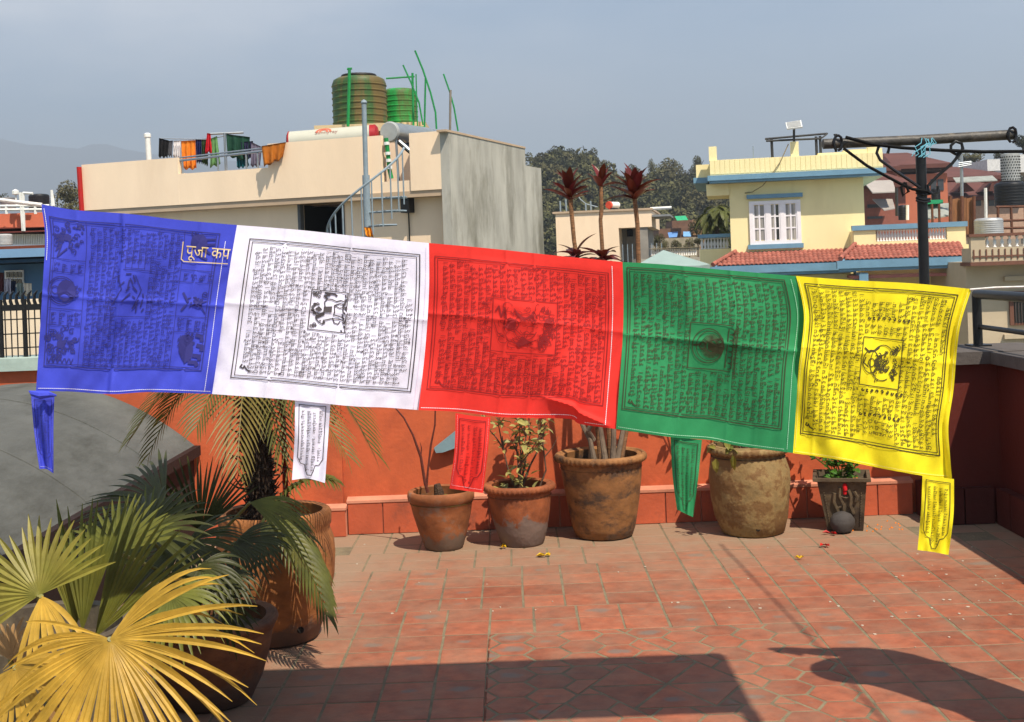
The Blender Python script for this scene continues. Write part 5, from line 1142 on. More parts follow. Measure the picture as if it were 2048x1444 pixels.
for nm, lb, poly, c, ct_ in (
    ('shirt', 'black shirt at the left end of the laundry line', ((318, 276), (338, 281), (335, 315), (317, 314)), '#101013', 'shirt'),
    ('shirt', 'grey shirt between the black and the white one', ((336, 282), (346, 281), (344, 313), (330, 311)), '#5d5e64', 'shirt'),
    ('shirt', 'white printed shirt left of the orange sheet', ((347, 282), (361, 281), (361, 316), (346, 314)), '#d9d6d6', 'shirt'),
    ('sheet', 'bright orange sheet hanging in the laundry', ((362, 282), (391, 280), (393, 338), (364, 338)), '#d5791c', 'sheet'),
    ('trousers', 'navy blue trousers right of the orange sheet', ((391, 279), (403, 279), (403, 326), (393, 325)), '#161b52', 'trousers'),
    ('shirt', 'dark olive shirt behind the red one', ((402, 278), (416, 277), (416, 332), (403, 326)), '#2f4522', 'shirt'),
    ('shirt', 'red shirt hanging highest in the laundry', ((414, 266), (421, 267), (425, 305), (410, 306)), '#c21325', 'shirt'),
    ('shirt', 'pale green shirt right of the red one', ((422, 277), (434, 272), (441, 330), (420, 334)), '#5f8a52', 'shirt'),
    ('sheet', 'black and dark green sheet under the short bar', ((452, 268), (500, 274), (496, 322), (455, 312)), '#0c3b2a', 'sheet'),
    ('trousers', 'teal blue trousers hanging behind the roof rail', ((472, 300), (488, 296), (499, 333), (474, 336)), '#11606e', 'trousers'),
    ('shirt', 'dark navy shirt near the right end of laundry', ((482, 284), (506, 282), (508, 320), (486, 312)), '#1b1c3a', 'shirt'),
    ('shirt', 'dusty lilac shirt at right end of laundry', ((503, 284), (524, 294), (520, 332), (501, 333)), '#6b6577', 'shirt')):
    cloth_item(nm, lb, poly, LYd + rng.uniform(-.12, .12), c, ct_, rng.choice((2, 3, 4)), .05)
mb = MB(); mb.tube([at(414, 268, LYd), at(487, 265, LYd + .05)], .022, 7).tube([at(449, 266, LYd), at(452, 342, LYd)], .022, 7).tube([at(319, 277, LYd), at(415, 279, LYd), at(450, 272, LYd)], .008, 5)
tag(mb.build('clothes_frame', STEEL, None, True), 'grey metal bar and line carrying the roof laundry', 'clothes line')
cloth_item('blanket', 'orange and brown blanket thrown over the parapet', ((523, 292), (572, 284), (566, 316), (528, 334)), FA.px(545, 310, .06).y - .08, '#a85f12', 'blanket', 3, .04)
# solar water heater with lettered tank
CRM = mk('cream_enamel', '#b3b2a2', .4, .05, 3); REDE = plain('red_end_cap', '#98181c', .45); GLASS = plain('dark_glass', '#1a222c', .08, spec=.6)
HY = 22.2
sw = thing('solar_heater', 'white solar heater tank with red ends lettered above parapet', 'solar water heater', at(655, 290, HY))
hl, hr = at(581, 286, HY), at(741, 273, HY)
ax = (hr - hl).normalized(); rad = .20
def cyl(mb, p, q, r, n=24): return mb.tube([p, q], r, n)
cyl(MB(), hl, hr, rad).build('tank', CRM, sw, True)
MB().tube([hl - ax * .05, hl - ax * .02, hl], [rad * .75, rad * 1.02, rad * 1.03], 24).build('end_cap', REDE, sw, True)
MB().tube([hr, hr + ax * .1, hr + ax * .14], [rad * 1.03, rad * 1.02, rad * .75], 24).build('end_cap', REDE, sw, True)
def on_tank(x, y, z0=.0, px0=633, px1=678):
    c0, c1 = at(px0, 279, HY), at(px1, 275.5, HY); hgt = .085; P = []
    for a_, b_ in zip(x, y):
        p = c0.lerp(c1, a_); s_ = (p - hl).dot(ax); cen = hl + ax * s_; ang = R(22) + z0 + b_ * .42; P.append(cen + Vector((0, -math.cos(ang), math.sin(ang))) * (rad + .006))
    return np.array([tuple(p) for p in P])
text_on(on_tank, 'Sunnyray', 0, 0, 0, 0, mk('pink_grey_lettering', '#8a5348', .6), sw, name='lettering')
mb = MB(); cen = at(650, 276, HY); 
for r0, r1 in ((.045, .075), (.09, .125)):
    n = 14; V = []
    for k in range(n + 1):
        t = math.pi * k / n
        for r_ in (r0, r1):
            s_ = (cen - hl).dot(ax) + r_ * math.cos(t) * 1.1; ang = R(38) + r_ * math.sin(t) / rad; V.append(hl + ax * s_ + Vector((0, -math.cos(ang), math.sin(ang))) * (rad + .006))
    mb.add(V, [(2 * k, 2 * k + 1, 2 * k + 3, 2 * k + 2) for k in range(n)])
mb.build('sun_emblem', mk('orange_emblem', '#d2664a', .6), sw)
for f_ in (.1, .9): p = hl.lerp(hr, f_); MB().tube([p - Vector((0, 0, .15)), p + Vector((0, .5, -1))], .02, 6).build('leg', STEEL, sw)
# second heater, seen end on
h2 = thing('solar_heater', 'silver solar heater seen from its round end above the stairs', 'solar water heater', at(778, 264, 20.9))
e0 = at(779, 264, 20.6); e1 = at(865, 276, 22.3); ax2 = (e1 - e0).normalized()
SILV = mk('brushed_silver', '#b9bbb8', .3, .1, 20, metal=.75)
MB().tube([e0, e1], .165, 28).build('tank', SILV, h2, True)
MB().tube([e0 - ax2 * .03, e0 + ax2 * .02], [.15, .172], 28).build('end_cap', mk('dull_silver_cap', '#a5a7a3', .5, .1, 12, metal=.3), h2, 30)
for k in range(7): q = e0.lerp(e1, .12 + .11 * k); MB().tube([q - Vector((0, .05, .12)), q + Vector((.55, -.2, -.62))], .028, 8).build('glass_tube', GLASS, h2, True)
MB().tube([e0 + Vector((.15, 0, -.15)), e0 + Vector((.62, -.1, -.6))], .03, 6).build('frame', STEEL, h2); MB().tube([e0 + Vector((.1, 0, -.1)), e0 + Vector((.12, .05, -1.0))], .02, 6).build('leg', STEEL, h2)
MB().tube([e1 + Vector((.0, 0, -.1)), e1 + Vector((.05, 0, -1.0))], .02, 6).build('leg', STEEL, h2)
MB().tube([at(772, 276, 20.45), at(775, 300, 20.45), at(779, 340, 20.5), at(783, 357, 20.5)], .035, 8).build('down_pipe', GRN, h2, True)
for y in (284, 304, 318, 332): MB().tube([at(773 + (y - 284) * .12, y, 20.45), at(773.5 + (y - 284) * .12, y + 6, 20.45)], .046, 8).build('pipe_joint', WHT, h2)
# tank platform, water tanks, green frame
mb = MB(); zt = at(720, 249, 22.7).z; x0, x1 = at(630, 260, 22.7).x, at(852, 250, 22.7).x
mb.box(x0, 22.6, zt - .14, x1, 24.9, zt); tag(mb.build('platform', mk('stained_cream_concrete', '#c7b18a', .9, .25, 4, .3, 20, dirt='#6d5a34', dirt_amt=.6, dirt_scale=4), ph), None)
mb = MB()
for xa in (700, 768, 845): p = at(xa, 300, 22.9); mb.box(p.x - .12, 22.8, zbot, p.x + .12, 23.04, zt - .14)
FA.box(mb, sF(766, 300, FA, -1.6), sF(772, 300, FA, -1.6) + .5, zbot, zt - .14, -2.4, -1.7)
mb.build('platform_pier', PEACH, ph)
def tank_mat(name, c, d): return mk(name, c, .5, .3, 3, .1, 20, dirt=d, dirt_amt=.95, dirt_scale=2.2, dirt_lo=.46, dirt_hi=.58, stretch=(1.6, 1.6, .3))
def tank(name, label, c, r, h, m, group, lid=True):
    t = thing(name, label, 'water tank', c, group); prof = [(r * .97, 0), (r, .02)]; n = 7
    for k in range(n): z = h * (.1 + .72 * k / (n - 1)); prof += [(r * .985, z - .02 * h), (r * 1.012, z - .008 * h), (r * 1.012, z + .008 * h), (r * .985, z + .02 * h)]
    prof += [(r * .99, h * .86), (r * .93, h * .94), (r * .78, h * .985), (r * .5, h), (r * .42, h * 1.005), (.0, h * 1.01)]
    MB().lathe(prof, c, 36).build('body', m, t, 35)
    if lid: MB().lathe([(r * .62, h * 1.0), (r * .66, h * 1.015), (r * .63, h * 1.045), (r * .3, h * 1.06), (0, h * 1.065)], c, 24).build('lid', mk('black_lid', '#1a1815', .6), t, 35)
    return t
cT = at(721, 250, 23.3); cT.z = zt
t1 = tank('water_tank', 'large dirty green ribbed water tank with black lid on roof', cT, 54.5 / 2550 * 23.3, (250 - 148) / 2550 * 23.3, tank_mat('algae_green_tank', '#35562a', '#66552f'), 'green rooftop water tanks')
cT2 = at(800, 250, 24.2); cT2.z = zt
tank('water_tank', 'cleaner green water tank half hidden behind the dirty one', cT2, 27.5 / 2550 * 23.9 * 1.35, (250 - 163) / 2550 * 23.9, tank_mat('bright_green_tank', '#1f8a3c', '#4d5a2a'), 'green rooftop water tanks', False)
gf = thing('pipe_frame', 'bright green pipe frame standing around the roof water tanks', 'pipe frame', at(760, 250, 22.5))
def gp(pts, r=.03, Y=22.4, nm='pipe', m=GRN): MB().tube([at(x, y, Y) for x, y in pts], r, 8).build(nm, m, gf, True)
gp([(699, 136), (696, 253)], .028); gp([(694, 138), (704, 137)], .02); gp([(772, 157), (829, 153)], .016); gp([(825, 146), (827, 256)], .02); gp([(832, 148), (835, 256)], .011); gp([(851, 156), (849, 256)], .016); gp([(828, 254), (851, 255)], .018)
for lb, pts, r in (('long green bent rod, tallest above the tanks', [(830, 101), (846, 140), (861, 185), (871, 225), (873, 258)], .016), ('shorter green bent rod leaning beside the pipe frame', [(806, 130), (822, 165), (838, 205), (846, 250)], .014), ('green bent rod tied to the grey post, rightmost', [(887, 148), (899, 182), (908, 215), (916, 262)], .014)):
    tag(MB().tube([at(x, y, 22.0) for x, y in pts], r, 6).build('bent_rod', GRN, None, True), lb, 'rod', 'bent rods on the roof')
tag(MB().tube([at(901, 180, 21.6), at(900, 268, 21.6)], .02, 6).build('thin_post', mk('weathered_wood', '#7a7266', .9), None), 'thin grey post on the corner of the peach roof', 'post')
# spiral stair
sc_ = at(743, 470, 18.9); st = thing('spiral_stair', 'grey blue spiral staircase with pole climbing to the peach roof', 'staircase', (sc_.x, sc_.y, -3))
pz1, pz0 = at(735, 205, 18.9), at(749, 560, 18.9)
MB().tube([(pz0.x - .1, 18.9, -10), (pz0.x - .07, 18.9, at(743, 350, 18.9).z)], .055, 12).build('pole', GALV, st, True); MB().tube([(pz0.x - .07, 18.9, at(743, 350, 18.9).z), (pz0.x - .06, 18.9, pz1.z)], .036, 12).build('pole', GALV, st, True)
MB().lathe([(0, -.05), (.035, -.03), (.048, 0), (.035, .03), (0, .05)], (pz0.x - .06, 18.9, pz1.z), 12).build('finial', GALV, st, True)
cx0 = pz0.x - .07; zA, zB = at(690, 470, 18.9).z, at(815, 292, 18.5).z; RS = .60
def hel(t, dz=0): a_ = R(183 + 165 * t); return Vector((cx0 + RS * math.cos(a_), 18.9 + RS * math.sin(a_), zA + (zB - zA) * t + dz))
MB().tube([hel(k / 24) for k in range(-14, 25)], .018, 7).build('handrail', GALV, st, True)
mb = MB()
for k in range(-10, 12): mb = MB().tube([hel(k / 11.5), hel(k / 11.5, -.78)], .011, 6).build('baluster', GALV, st)
for k in range(-5, 7):
    t0, t1_ = k / 6, (k + 1) / 6; z_ = zA + (zB - zA) * t0 - .72; m2 = MB(); a0_, a1_ = R(183 + 165 * t0), R(183 + 165 * t1_)
    P = [Vector((cx0 + r_ * math.cos(a_), 18.9 + r_ * math.sin(a_), z_)) for r_, a_ in ((.05, a0_), (RS, a0_), (RS, a1_), (.05, a1_))]
    m2.tube([P[0], P[1]], .014, 5).tube([P[1], P[2]], .014, 5).tube([P[3], P[2]], .014, 5); m2.build('tread', GALV, st)
mb = MB(); FA.box(mb, sF(813, 410, FA, -SB), sF(829, 410, FA, -SB), zF(820, 426, FA, -SB), zF(820, 396, FA, -SB), -SB + .005, -SB + .22); tag(mb.build('speaker', plain('speaker_black', '#0e0e10', .6)), 'black box speaker on the peach wall right of stairs', 'speaker')
tag(MB().tube([FA.px(817, 426, -SB + .03), FA.px(820, 500, -SB + .03)], .012, 5).build('wall_cable', DARK), 'dark cable running down from the black speaker', 'cable')
cloth_item('towel', 'saffron cloth hanging on the foot of the stair pole', ((728, 454), (742, 455), (748, 476), (732, 474)), 18.7, '#d8881a', 'cloth', 2, .03, None)

# ---------------------------------------------------------------- middle house with small red heater
a, b = ray(1111, 430); MA = Vector((a * 45, 45)); a, b = ray(1288, 425); M2 = Vector((a * 44.5, 44.5)); FM = Fac(MA, M2)
mh = thing('cream_house', 'plain cream house block standing behind the purple-leaved canes', 'house', (MA.x, 45, -10))
zt_, zl = FM.sz(1200, 424)[1], FM.sz(1265, 455)[1]; sm = FM.sz(1238, 480)[0]
mb = MB(); FM.box(mb, 0, sm, -10, zt_, -6, 0); FM.box(mb, sm, FM.L + .25, zl, zt_, -6, -.001); mb.build('wall', PEACH, mh)
mb = MB(); FM.box(mb, sm, FM.L, -10, zl, -6, -1.6); mb.build('porch_wall', mk('grey_plaster', '#8d877d', .9, .2, 2), mh)
mb = MB(); FM.box(mb, FM.L - .25, FM.L + .1, -10, zl, -.3, -.05); mb.build('porch_pillar', mk('grey_plaster', '#8d877d'), mh)
mb = MB(); FM.box(mb, -.1, FM.L + .3, zt_ + .001, zt_ + .07, -6.1, .06); mb.build('roof_edge', PEACHD, mh)
for k in range(9): s_ = sm + .1 + k * .17; mb = MB(); FM.box(mb, s_, s_ + .025, FM.sz(1260, 525)[1], FM.sz(1260, 488)[1], -.12, -.09); mb.build('grille_bar', GALV, mh)
mb = MB(); FM.pbox(mb, 1254, 458, 1266, 473, -1.6, -1.55); mb.build('window', DARK, mh)
mb = MB(); FM.box(mb, FM.L + .27, FM.L + .9, zl + .35, zl + .42, -3, -.1); mb.build('awning_sheet', mk('zinc_sheet', '#7c7f80', .6, .2, 5), mh)
mb = MB().tube([FM.pt(FM.L + .2, zt_ + .05, -.3), FM.pt(FM.L + .95, zl + .65, -.3)], .06, 6); mb.build('sheet_edge', WHT, mh)
rh = thing('solar_heater', 'small solar heater with orange red end on the cream roof', 'solar water heater', FM.px(1225, 420, -.8))
c_ = FM.px(1219, 410, -.7); MB().tube([c_, c_ + Vector((.32, .35, .0))], .115, 18).build('tank', WHT, rh, True); MB().tube([c_ - Vector((.05, .05, 0)), c_ + Vector((.02, .02, 0))], .13, 18).build('end_cap', mk('orange_red_cap', '#d14a2c', .5), rh, True)
mb = MB(); 
for k in range(6): q = c_ + Vector((.05 * k, .06 * k, -.08)); mb.tube([q, q + Vector((.25, -.15, -.26))], .02, 6)
mb.build('glass_tubes', GLASS, rh, True); MB().tube([c_ - Vector((0, 0, .1)), c_ - Vector((0, 0, .3))], .03, 6).build('leg', mk('orange_red_cap', '#d14a2c'), rh)
for lb, pts in (('thin pole on the cream roof, leftmost of a few', [(1131, 398), (1133, 424)]), ('thin rebar rod on the cream roof beside leftmost pole', [(1120, 402), (1121, 424)]), ('thin rod on the cream roof left of the second cane', [(1171, 408), (1172, 424)]), ('thin rod standing between second cane and red heater', [(1181, 402), (1182, 422)])):
    tag(MB().tube([FM.px(x, y, -.8) for x, y in pts], .03, 5).build('roof_rod', GALV), lb, 'rod', 'rods on the cream roof')
tag(MB().tube([FM.px(1152, 385, -.8), FM.px(1160, 398, -.8), FM.px(1172, 408, -.8), FM.px(1195, 414, -.8)], .02, 5).build('roof_cable', GALV), 'pale cable sagging over the cream house roof', 'cable')
# pale teal gable tent
tt_ = thing('tent_roof', 'pale teal pyramid roof peeping over the green flag', 'roof', at(1327, 530, 26))
pk = at(1327, 500, 26.5); q = [at(1262, 545, 25), at(1402, 536, 25), at(1420, 533, 28), at(1285, 540, 28)]
q = [Vector((p.x, p.y, pk.z - .34)) for p in q]; q2 = [p - Vector((0, 0, .25)) for p in q]
MB().add([pk] + q + q2, [(0, 1, 2), (0, 2, 3), (0, 3, 4), (0, 4, 1), (1, 5, 6, 2), (2, 6, 7, 3), (3, 7, 8, 4), (4, 8, 5, 1)]).build('canopy', mk('pale_teal_sheet', '#8a9c96', .7, .08, 3), tt_)
MB().tube([pk - Vector((0, 0, .02)), pk - Vector((0, 0, 11))], .05, 6).build('pole', STEEL, tt_)

# ---------------------------------------------------------------- yellow house
YEL = mk('yellow_wall_paint', (.85, .73, .39), .85, .05, 1.2, .12, 30, dirt='#bfa86a', dirt_amt=.25, dirt_scale=1.4, stretch=(1, 1, .4)); BLUT = mk('blue_grey_trim', '#6a8fa5', .6, .1, 4)
FRM = mk('window_white', '#e6e1e2', .55, .05, 5); CUR = plain('curtain_grey', '#8e8a84', .5); PANE = plain('window_pane', '#121418', .12, spec=.6); BAL = mk('white_baluster', '#d6d4cf', .6, .05, 5)
ROOFT = mk('red_roof_tile', (.30, .095, .065), .75, .25, 8, .2, 40, rand=.22)
a, b = ray(1420, 350); YA = Vector((a * 31.2, 31.2)); a, b = ray(1766, 330); YB = Vector((a * 30.5, 30.5)); FY_ = Fac(YA, YB)
yh = thing('yellow_house', 'yellow two storey house with blue trim, tiled skirt roofs and white window', 'house', (YA.x, YA.y, -10))
zc0, zc1 = FY_.sz(1600, 343)[1], FY_.sz(1600, 312)[1]; OV = .36
sw0, sw1 = FY_.sz(1460, 430, -OV)[0], FY_.sz(1728, 400, -OV)[0]
mb = MB(); FY_.box(mb, 0, FY_.L, zc0, zc1, -7, 0); mb.build('roof_parapet', YEL, yh)
for i in range(34):
    s_ = FY_.L * i / 34; mb = MB(); FY_.box(mb, s_ + .006, s_ + FY_.L / 34 - .006, zc0 + .03, zc1 - .005, .001, .009); mb.build('parapet_panel', YEL, yh)
mb = MB(); FY_.box(mb, -.06, FY_.L + .06, zc0 - .13, zc0 - .002, -7, .09); FY_.box(mb, -.02, FY_.L + .02, zc0 - .19, zc0 - .132, -7, .04); mb.build('cornice', BLUT, yh)
mb = MB(); FY_.box(mb, sw0, sw1, -10, zc0 - .192, -6.5, -OV); mb.build('front_wall', YEL, yh)
mb = MB(); FY_.box(mb, FY_.sz(1412, 360, -.3)[0], sw0 - .003, zc0 - .48, zc0 - .192, -2.4, -.32); mb.build('soffit_beam', YEL, yh)
mb = MB(); FY_.box(mb, -.35, -.003, zc0, zc1 - .05, -4.5, -.6); mb.build('side_parapet', YEL, yh); mb = MB(); FY_.box(mb, -.42, -.07, zc0 - .14, zc0 - .003, -4.6, -.5); mb.build('side_cornice', BLUT, yh)
for x, y0, y1, w_ in ((1426, 293, 320, 8), (1590, 283, 310, 8), (1745, 292, 306, 9)):
    s_, z0 = FY_.sz(x, y1, -.05); z1 = FY_.sz(x, y0, -.05)[1]; mb = MB(); hw = w_ / 2550 * 30; FY_.box(mb, s_ - hw, s_ + hw, zc1 - .02, z1, -.35, -.05); mb.build('roof_pillar', YEL, yh)
mb = MB(); FY_.box(mb, FY_.L - .9, FY_.L, zc1 + .001, zc1 + .1, -.5, -.06); FY_.box(mb, FY_.L - 1.5, FY_.L - .9, zc1 + .001, zc1 + .05, -.5, -.06); mb.build('parapet_step', YEL, yh)
# window
def rr_(x0, y0, x1, y1, d=-OV): return FY_.rect(x0, y0, x1, y1, d)
wn = MB(); s0, s1, z0, z1 = rr_(1499, 401, 1602, 488)
fw = .09; FY_.box(wn, s0, s0 + fw, z0, z1, -OV - .05, -OV + .05); FY_.box(wn, s1 - fw, s1, z0, z1, -OV - .05, -OV + .05); FY_.box(wn, s0 + fw, s1 - fw, z1 - fw, z1, -OV - .05, -OV + .05); FY_.box(wn, s0 + fw, s1 - fw, z0, z0 + fw, -OV - .05, -OV + .05)
cw = (s1 - s0 - 2 * fw) / 3
for k in (1, 2): FY_.box(wn, s0 + fw + k * cw - .05, s0 + fw + k * cw + .05, z0 + fw, z1 - fw, -OV - .05, -OV + .045)
win = wn.build('window', FRM, yh)
for k in range(3):
    a0, a1 = s0 + fw + k * cw + (.05 if k else .0), s0 + fw + (k + 1) * cw - (.05 if k < 2 else 0)
    mb = MB(); m_ = .035
    FY_.box(mb, a0, a0 + m_, z0 + fw, z1 - fw, -OV, -OV + .035); FY_.box(mb, a1 - m_, a1, z0 + fw, z1 - fw, -OV, -OV + .035); mid = (a0 + a1) / 2; FY_.box(mb, mid - .02, mid + .02, z0 + fw, z1 - fw, -OV, -OV + .03)
    hh = (z1 - z0 - 2 * fw) / 3
    for q in (1, 2): FY_.box(mb, a0 + m_, a1 - m_, z0 + fw + q * hh - .018, z0 + fw + q * hh + .018, -OV, -OV + .028)
    mb.build('glazing_bar', FRM, win)
    for q in range(3):
        for h_ in range(2):
            mb = MB(); p0, p1 = (a0 + m_, mid - .02) if h_ == 0 else (mid + .02, a1 - m_); FY_.box(mb, p0, p1, z0 + fw + q * hh + .018, z0 + fw + (q + 1) * hh - .018, -OV + .002, -OV + .012)
            mb.build('pane', CUR if h_ == 0 or (k != 1) else PANE, win)
            if h_ == 0 or k == 2:
                mb = MB(); FY_.box(mb, p0 + (p1 - p0) * .55, p1, z0 + fw + q * hh + .02, z0 + fw + (q + 1) * hh - .02, -OV + .012, -OV + .016); mb.build('curtain', mk('curtain_pale', '#b9b2a6', .8), win)
mb = MB(); FY_.box(mb, *rr_(1493, 388, 1605, 396), -OV, -OV + .12); mb.build('window_hood', BLUT, yh)
mb = MB(); FY_.box(mb, *rr_(1496, 488, 1607, 497), -OV, -OV + .1); mb.build('window_sill', BLUT, yh)
# tiled skirt roofs made of single tiles
def skirt_roof(x0, x1, ytop, yl, yr_, d_top, d_bot, nx, ny, ang_l, hip=0):
    st_, zt = FY_.sz((x0 + x1) / 2, ytop, d_top); zb_ = (FY_.sz(x0, yl, d_bot)[1] + FY_.sz(x1, yr_, d_bot)[1]) / 2
    s0, s1 = FY_.sz(x0, yl, d_bot)[0], FY_.sz(x1, yr_, d_bot)[0]
    tx = (s1 - s0) / nx; V = []
    # one pan tile, s along x, slope along y
    K = 6; L_ = math.hypot(d_bot - d_top, zt - zb_) / ny; prof = [(tx * (k / K - .5), .028 * math.sin(math.pi * k / K) ** 1.2 - .006) for k in range(K + 1)]
    V = [(x, 0, z + .02) for x, z in prof] + [(x, L_ * 1.12, z) for x, z in prof] + [(x, 0, z - .004) for x, z in prof]; n = K + 1
    Fs = [(k, k + 1, n + k + 1, n + k) for k in range(K)] + [(k + 1, k, 2 * n + k, 2 * n + k + 1) for k in range(K)]
    me = bpy.data.meshes.new('roof_tile'); me.from_pydata(V, [], Fs); me.materials.append(ROOFT)
    for p in me.polygons: p.use_smooth = True
    X3 = Vector((FY_.t.x, FY_.t.y, 0)); sl = (FY_.pt(0, zt, d_top) - FY_.pt(0, zb_, d_bot)).normalized(); nn = X3.cross(sl)
    if nn.z < 0: nn = -nn
    mb = MB(); MBq = [FY_.pt(s0, zb_ - .02, d_bot), FY_.pt(s1, zb_ - .02, d_bot), FY_.pt(s1, zt - .02, d_top), FY_.pt(s0 + hip, zt - .02, d_top)]
    mb.prism(MBq, -nn * .05); mb.build('skirt_roof_deck', BLUT, yh)
    for j in range(ny):
        for i in range(nx):
            c = FY_.pt(s0 + (i + .5) * tx, zb_, d_bot) + sl * (L_ * j)
            if hip and (i + .3) * tx < hip * (j + .5) / ny: continue
            M = Matrix((X3, sl, nn)).transposed().to_4x4(); M.translation = c; inst(me, 'roof_tile', M, yh)
    if hip:
        for q in range(8):
            c0_ = FY_.pt(s0 + hip * q / 8, zb_ + (zt - zb_) * q / 8 + .03, d_bot + (d_top - d_bot) * q / 8); c1_ = FY_.pt(s0 + hip * (q + 1) / 8, zb_ + (zt - zb_) * (q + 1) / 8 + .045, d_bot + (d_top - d_bot) * (q + 1) / 8)
            MB().tube([c0_, c1_], [.06, .05], 8).build('ridge_tile', ROOFT, yh, True)
    mb = MB(); FY_.box(mb, s0 - .08, s1 + .04, zb_ - .2, zb_ - .024, d_bot - .25, d_bot + .05); FY_.box(mb, s0 - .03, s1, zb_ - .27, zb_ - .202, d_bot - .25, d_bot + .0); mb.build('eave_board', BLUT, yh)
    return s0, s1, zb_, zt
DL, DR_ = -OV + .85, -OV + 1.75
A1 = skirt_roof(1426, 1712, 502, 532, 522, -OV, DL, 31, 5, 0, .55)
mb = MB(); FY_.box(mb, sw1 - .01, FY_.sz(1945, 480, -OV + .3)[0], -10, A1[3] + .0, -6, -OV + .25); FY_.box(mb, sw0, sw1 - .02, -10, A1[2] - .3, -OV + .01, -OV + .2); mb.build('lower_wall', YEL, yh)
A2 = skirt_roof(1681, 1934, 487, 520, 511, -OV + .9, DR_, 26, 6, 0, .42)
for x in (1466, 1720): s_ = FY_.sz(x, 545, DL)[0]; mb = MB(); FY_.box(mb, s_ - .1, s_ + .1, A1[2] - .75, A1[2] - .275, DL - .6, DL - .02 + (.9 if x > 1600 else 0)); mb.build('bracket', BLUT, yh)
s_ = FY_.sz(1930, 525, DR_)[0]; mb = MB(); FY_.box(mb, s_ - .12, s_ + .12, A2[2] - .65, A2[2] - .02, DR_ - .5, DR_ - .03); mb.build('bracket', BLUT, yh)
mb = MB(); FY_.box(mb, *FY_.rect(1706, 548, 1948, 554, DR_), -OV, DR_ - .1); mb.build('porch_canopy', mk('faded_red_sheet', '#a8675c', .7, .15, 3), yh)
mb = MB(); FY_.box(mb, *FY_.rect(1772, 556, 1890, 568, -.5), -.6, -.5); mb.build('dark_transom', DARK, yh)
# balcony above the right skirt roof
db = -OV + .93; s0, s1, z0, z1 = FY_.rect(1708, 464, 1932, 490, db)
mb = MB(); FY_.box(mb, s0, s1, z0 - .25, z0 + .1, db - .14, db); FY_.box(mb, s0 - .002, s0 + .5, z0 + .1, z1 + .08, db - .14, db - .001); FY_.box(mb, s1 - .42, s1, z0 + .1, z1 + .08, db - .14, db - .001); FY_.box(mb, s0, s0 + .14, z0 - .25, z1 + .08, -OV, db - .14); mb.build('balcony_wall', YEL, yh)
mb = MB(); FY_.box(mb, s0 - .04, s1 + .04, z1 + .082, z1 + .2, db - .2, db + .05); mb.build('balcony_rail', BLUT, yh)
def baluster(sc=1.0):
    mb = MB().lathe([(.035, 0), (.035, .03), (.018, .06), (.034, .15), (.03, .2), (.016, .27), (.02, .3), (.034, .33), (.034, .36)], (0, 0, 0), 8); me = bpy.data.meshes.new('baluster'); me.from_pydata(mb.v, [], mb.f); me.materials.append(BAL)
    for p in me.polygons: p.use_smooth = True
    return me
BME = baluster(); hb = (z1 + .082 - (z0 + .1)) / .36; n = 24
for k in range(n): s_ = s0 + .55 + (s1 - s0 - 1.0) * k / (n - 1); inst(BME, 'baluster', Matrix.Translation(FY_.pt(s_, z0 + .1, db - .07)) @ Matrix.Diagonal((1.05, 1.05, hb, 1)), yh)
# little balcony at the left corner
d2 = -OV - .6; s0, s1, z0, z1 = FY_.rect(1399, 480, 1458, 498, d2); 
mb = MB(); FY_.box(mb, s0, s1 + .1, z0 - .5, z0, d2 - 1.5, d2); mb.build('corner_balcony', YEL, yh); mb = MB(); FY_.box(mb, s0 - .04, s1 + .1, z1 + .06, z1 + .15, d2 - .2, d2 + .05); mb.build('balcony_rail', BLUT, yh); hb = (z1 + .06 - z0) / .36
for k in range(9): inst(BME, 'baluster', Matrix.Translation(FY_.pt(s0 + .06 + (s1 - s0 - .1) * k / 8, z0, d2 - .1)) @ Matrix.Diagonal((1.2, 1.2, hb, 1)), yh)
# roof frame, solar panel, cable
rf = thing('roof_frame', 'dark steel frame standing on the yellow house roof', 'frame', FY_.px(1590, 312, -.8))
DKS = plain('dark_steel', '#2a2b2d', .6)
def fpx(x, y, d): return FY_.px(x, y, d)
MB().tube([fpx(1530, 278, -.5), fpx(1655, 267, -.5)], .028, 6).build('rail', DKS, rf); MB().tube([fpx(1532, 282, -.4), fpx(1640, 277, -.4)], .028, 6).build('rail', DKS, rf); MB().tube([fpx(1655, 267, -.5), fpx(1645, 275, -.4), fpx(1640, 277, -.4)], .02, 6).build('rail', DKS, rf)
for x, y in ((1543, 278), (1640, 272), (1632, 273)): MB().tube([fpx(x, y, -.45), fpx(x + 2, 318, -.45)], .035, 6).build('post', DKS, rf)
spn = thing('solar_collector', 'small tilted white-framed solar panel on a pole, yellow roof', 'solar panel', fpx(1588, 282, -.2))
P = [fpx(1571, 245, -.2), fpx(1602, 240, -.2), fpx(1605, 253, .25), fpx(1574, 257, .25)]; nn_ = (P[1] - P[0]).cross(P[3] - P[0]).normalized()
MB().prism(P, nn_ * .04).build('panel_frame', WHT, spn); c_ = sum(P, Vector()) / 4; sgn = -1 if nn_.y > 0 else 1; off_ = nn_ * (.045 if nn_.y < 0 else -.005)
MB().prism([c_ + (p - c_) * .86 + off_ for p in P], nn_ * (.004 if nn_.y < 0 else -.004)).build('panel_cell', mk('panel_grey', '#9a9a94', .3), spn)
MB().tube([fpx(1588, 256, -.1), fpx(1588, 284, -.1)], .03, 6).build('pole', DKS, spn)
tag(MB().tube([fpx(1577, 288, .03), fpx(1560, 325, .06), fpx(1541, 352, .05), fpx(1525, 372, -OV + .3), fpx(1505, 384, -OV + .1), fpx(1490, 386, -OV + .02)], .012, 5).build('house_cable', mk('tan_cable', '#8a7a58', .8)), 'thin tan cable hanging across the yellow facade', 'cable')
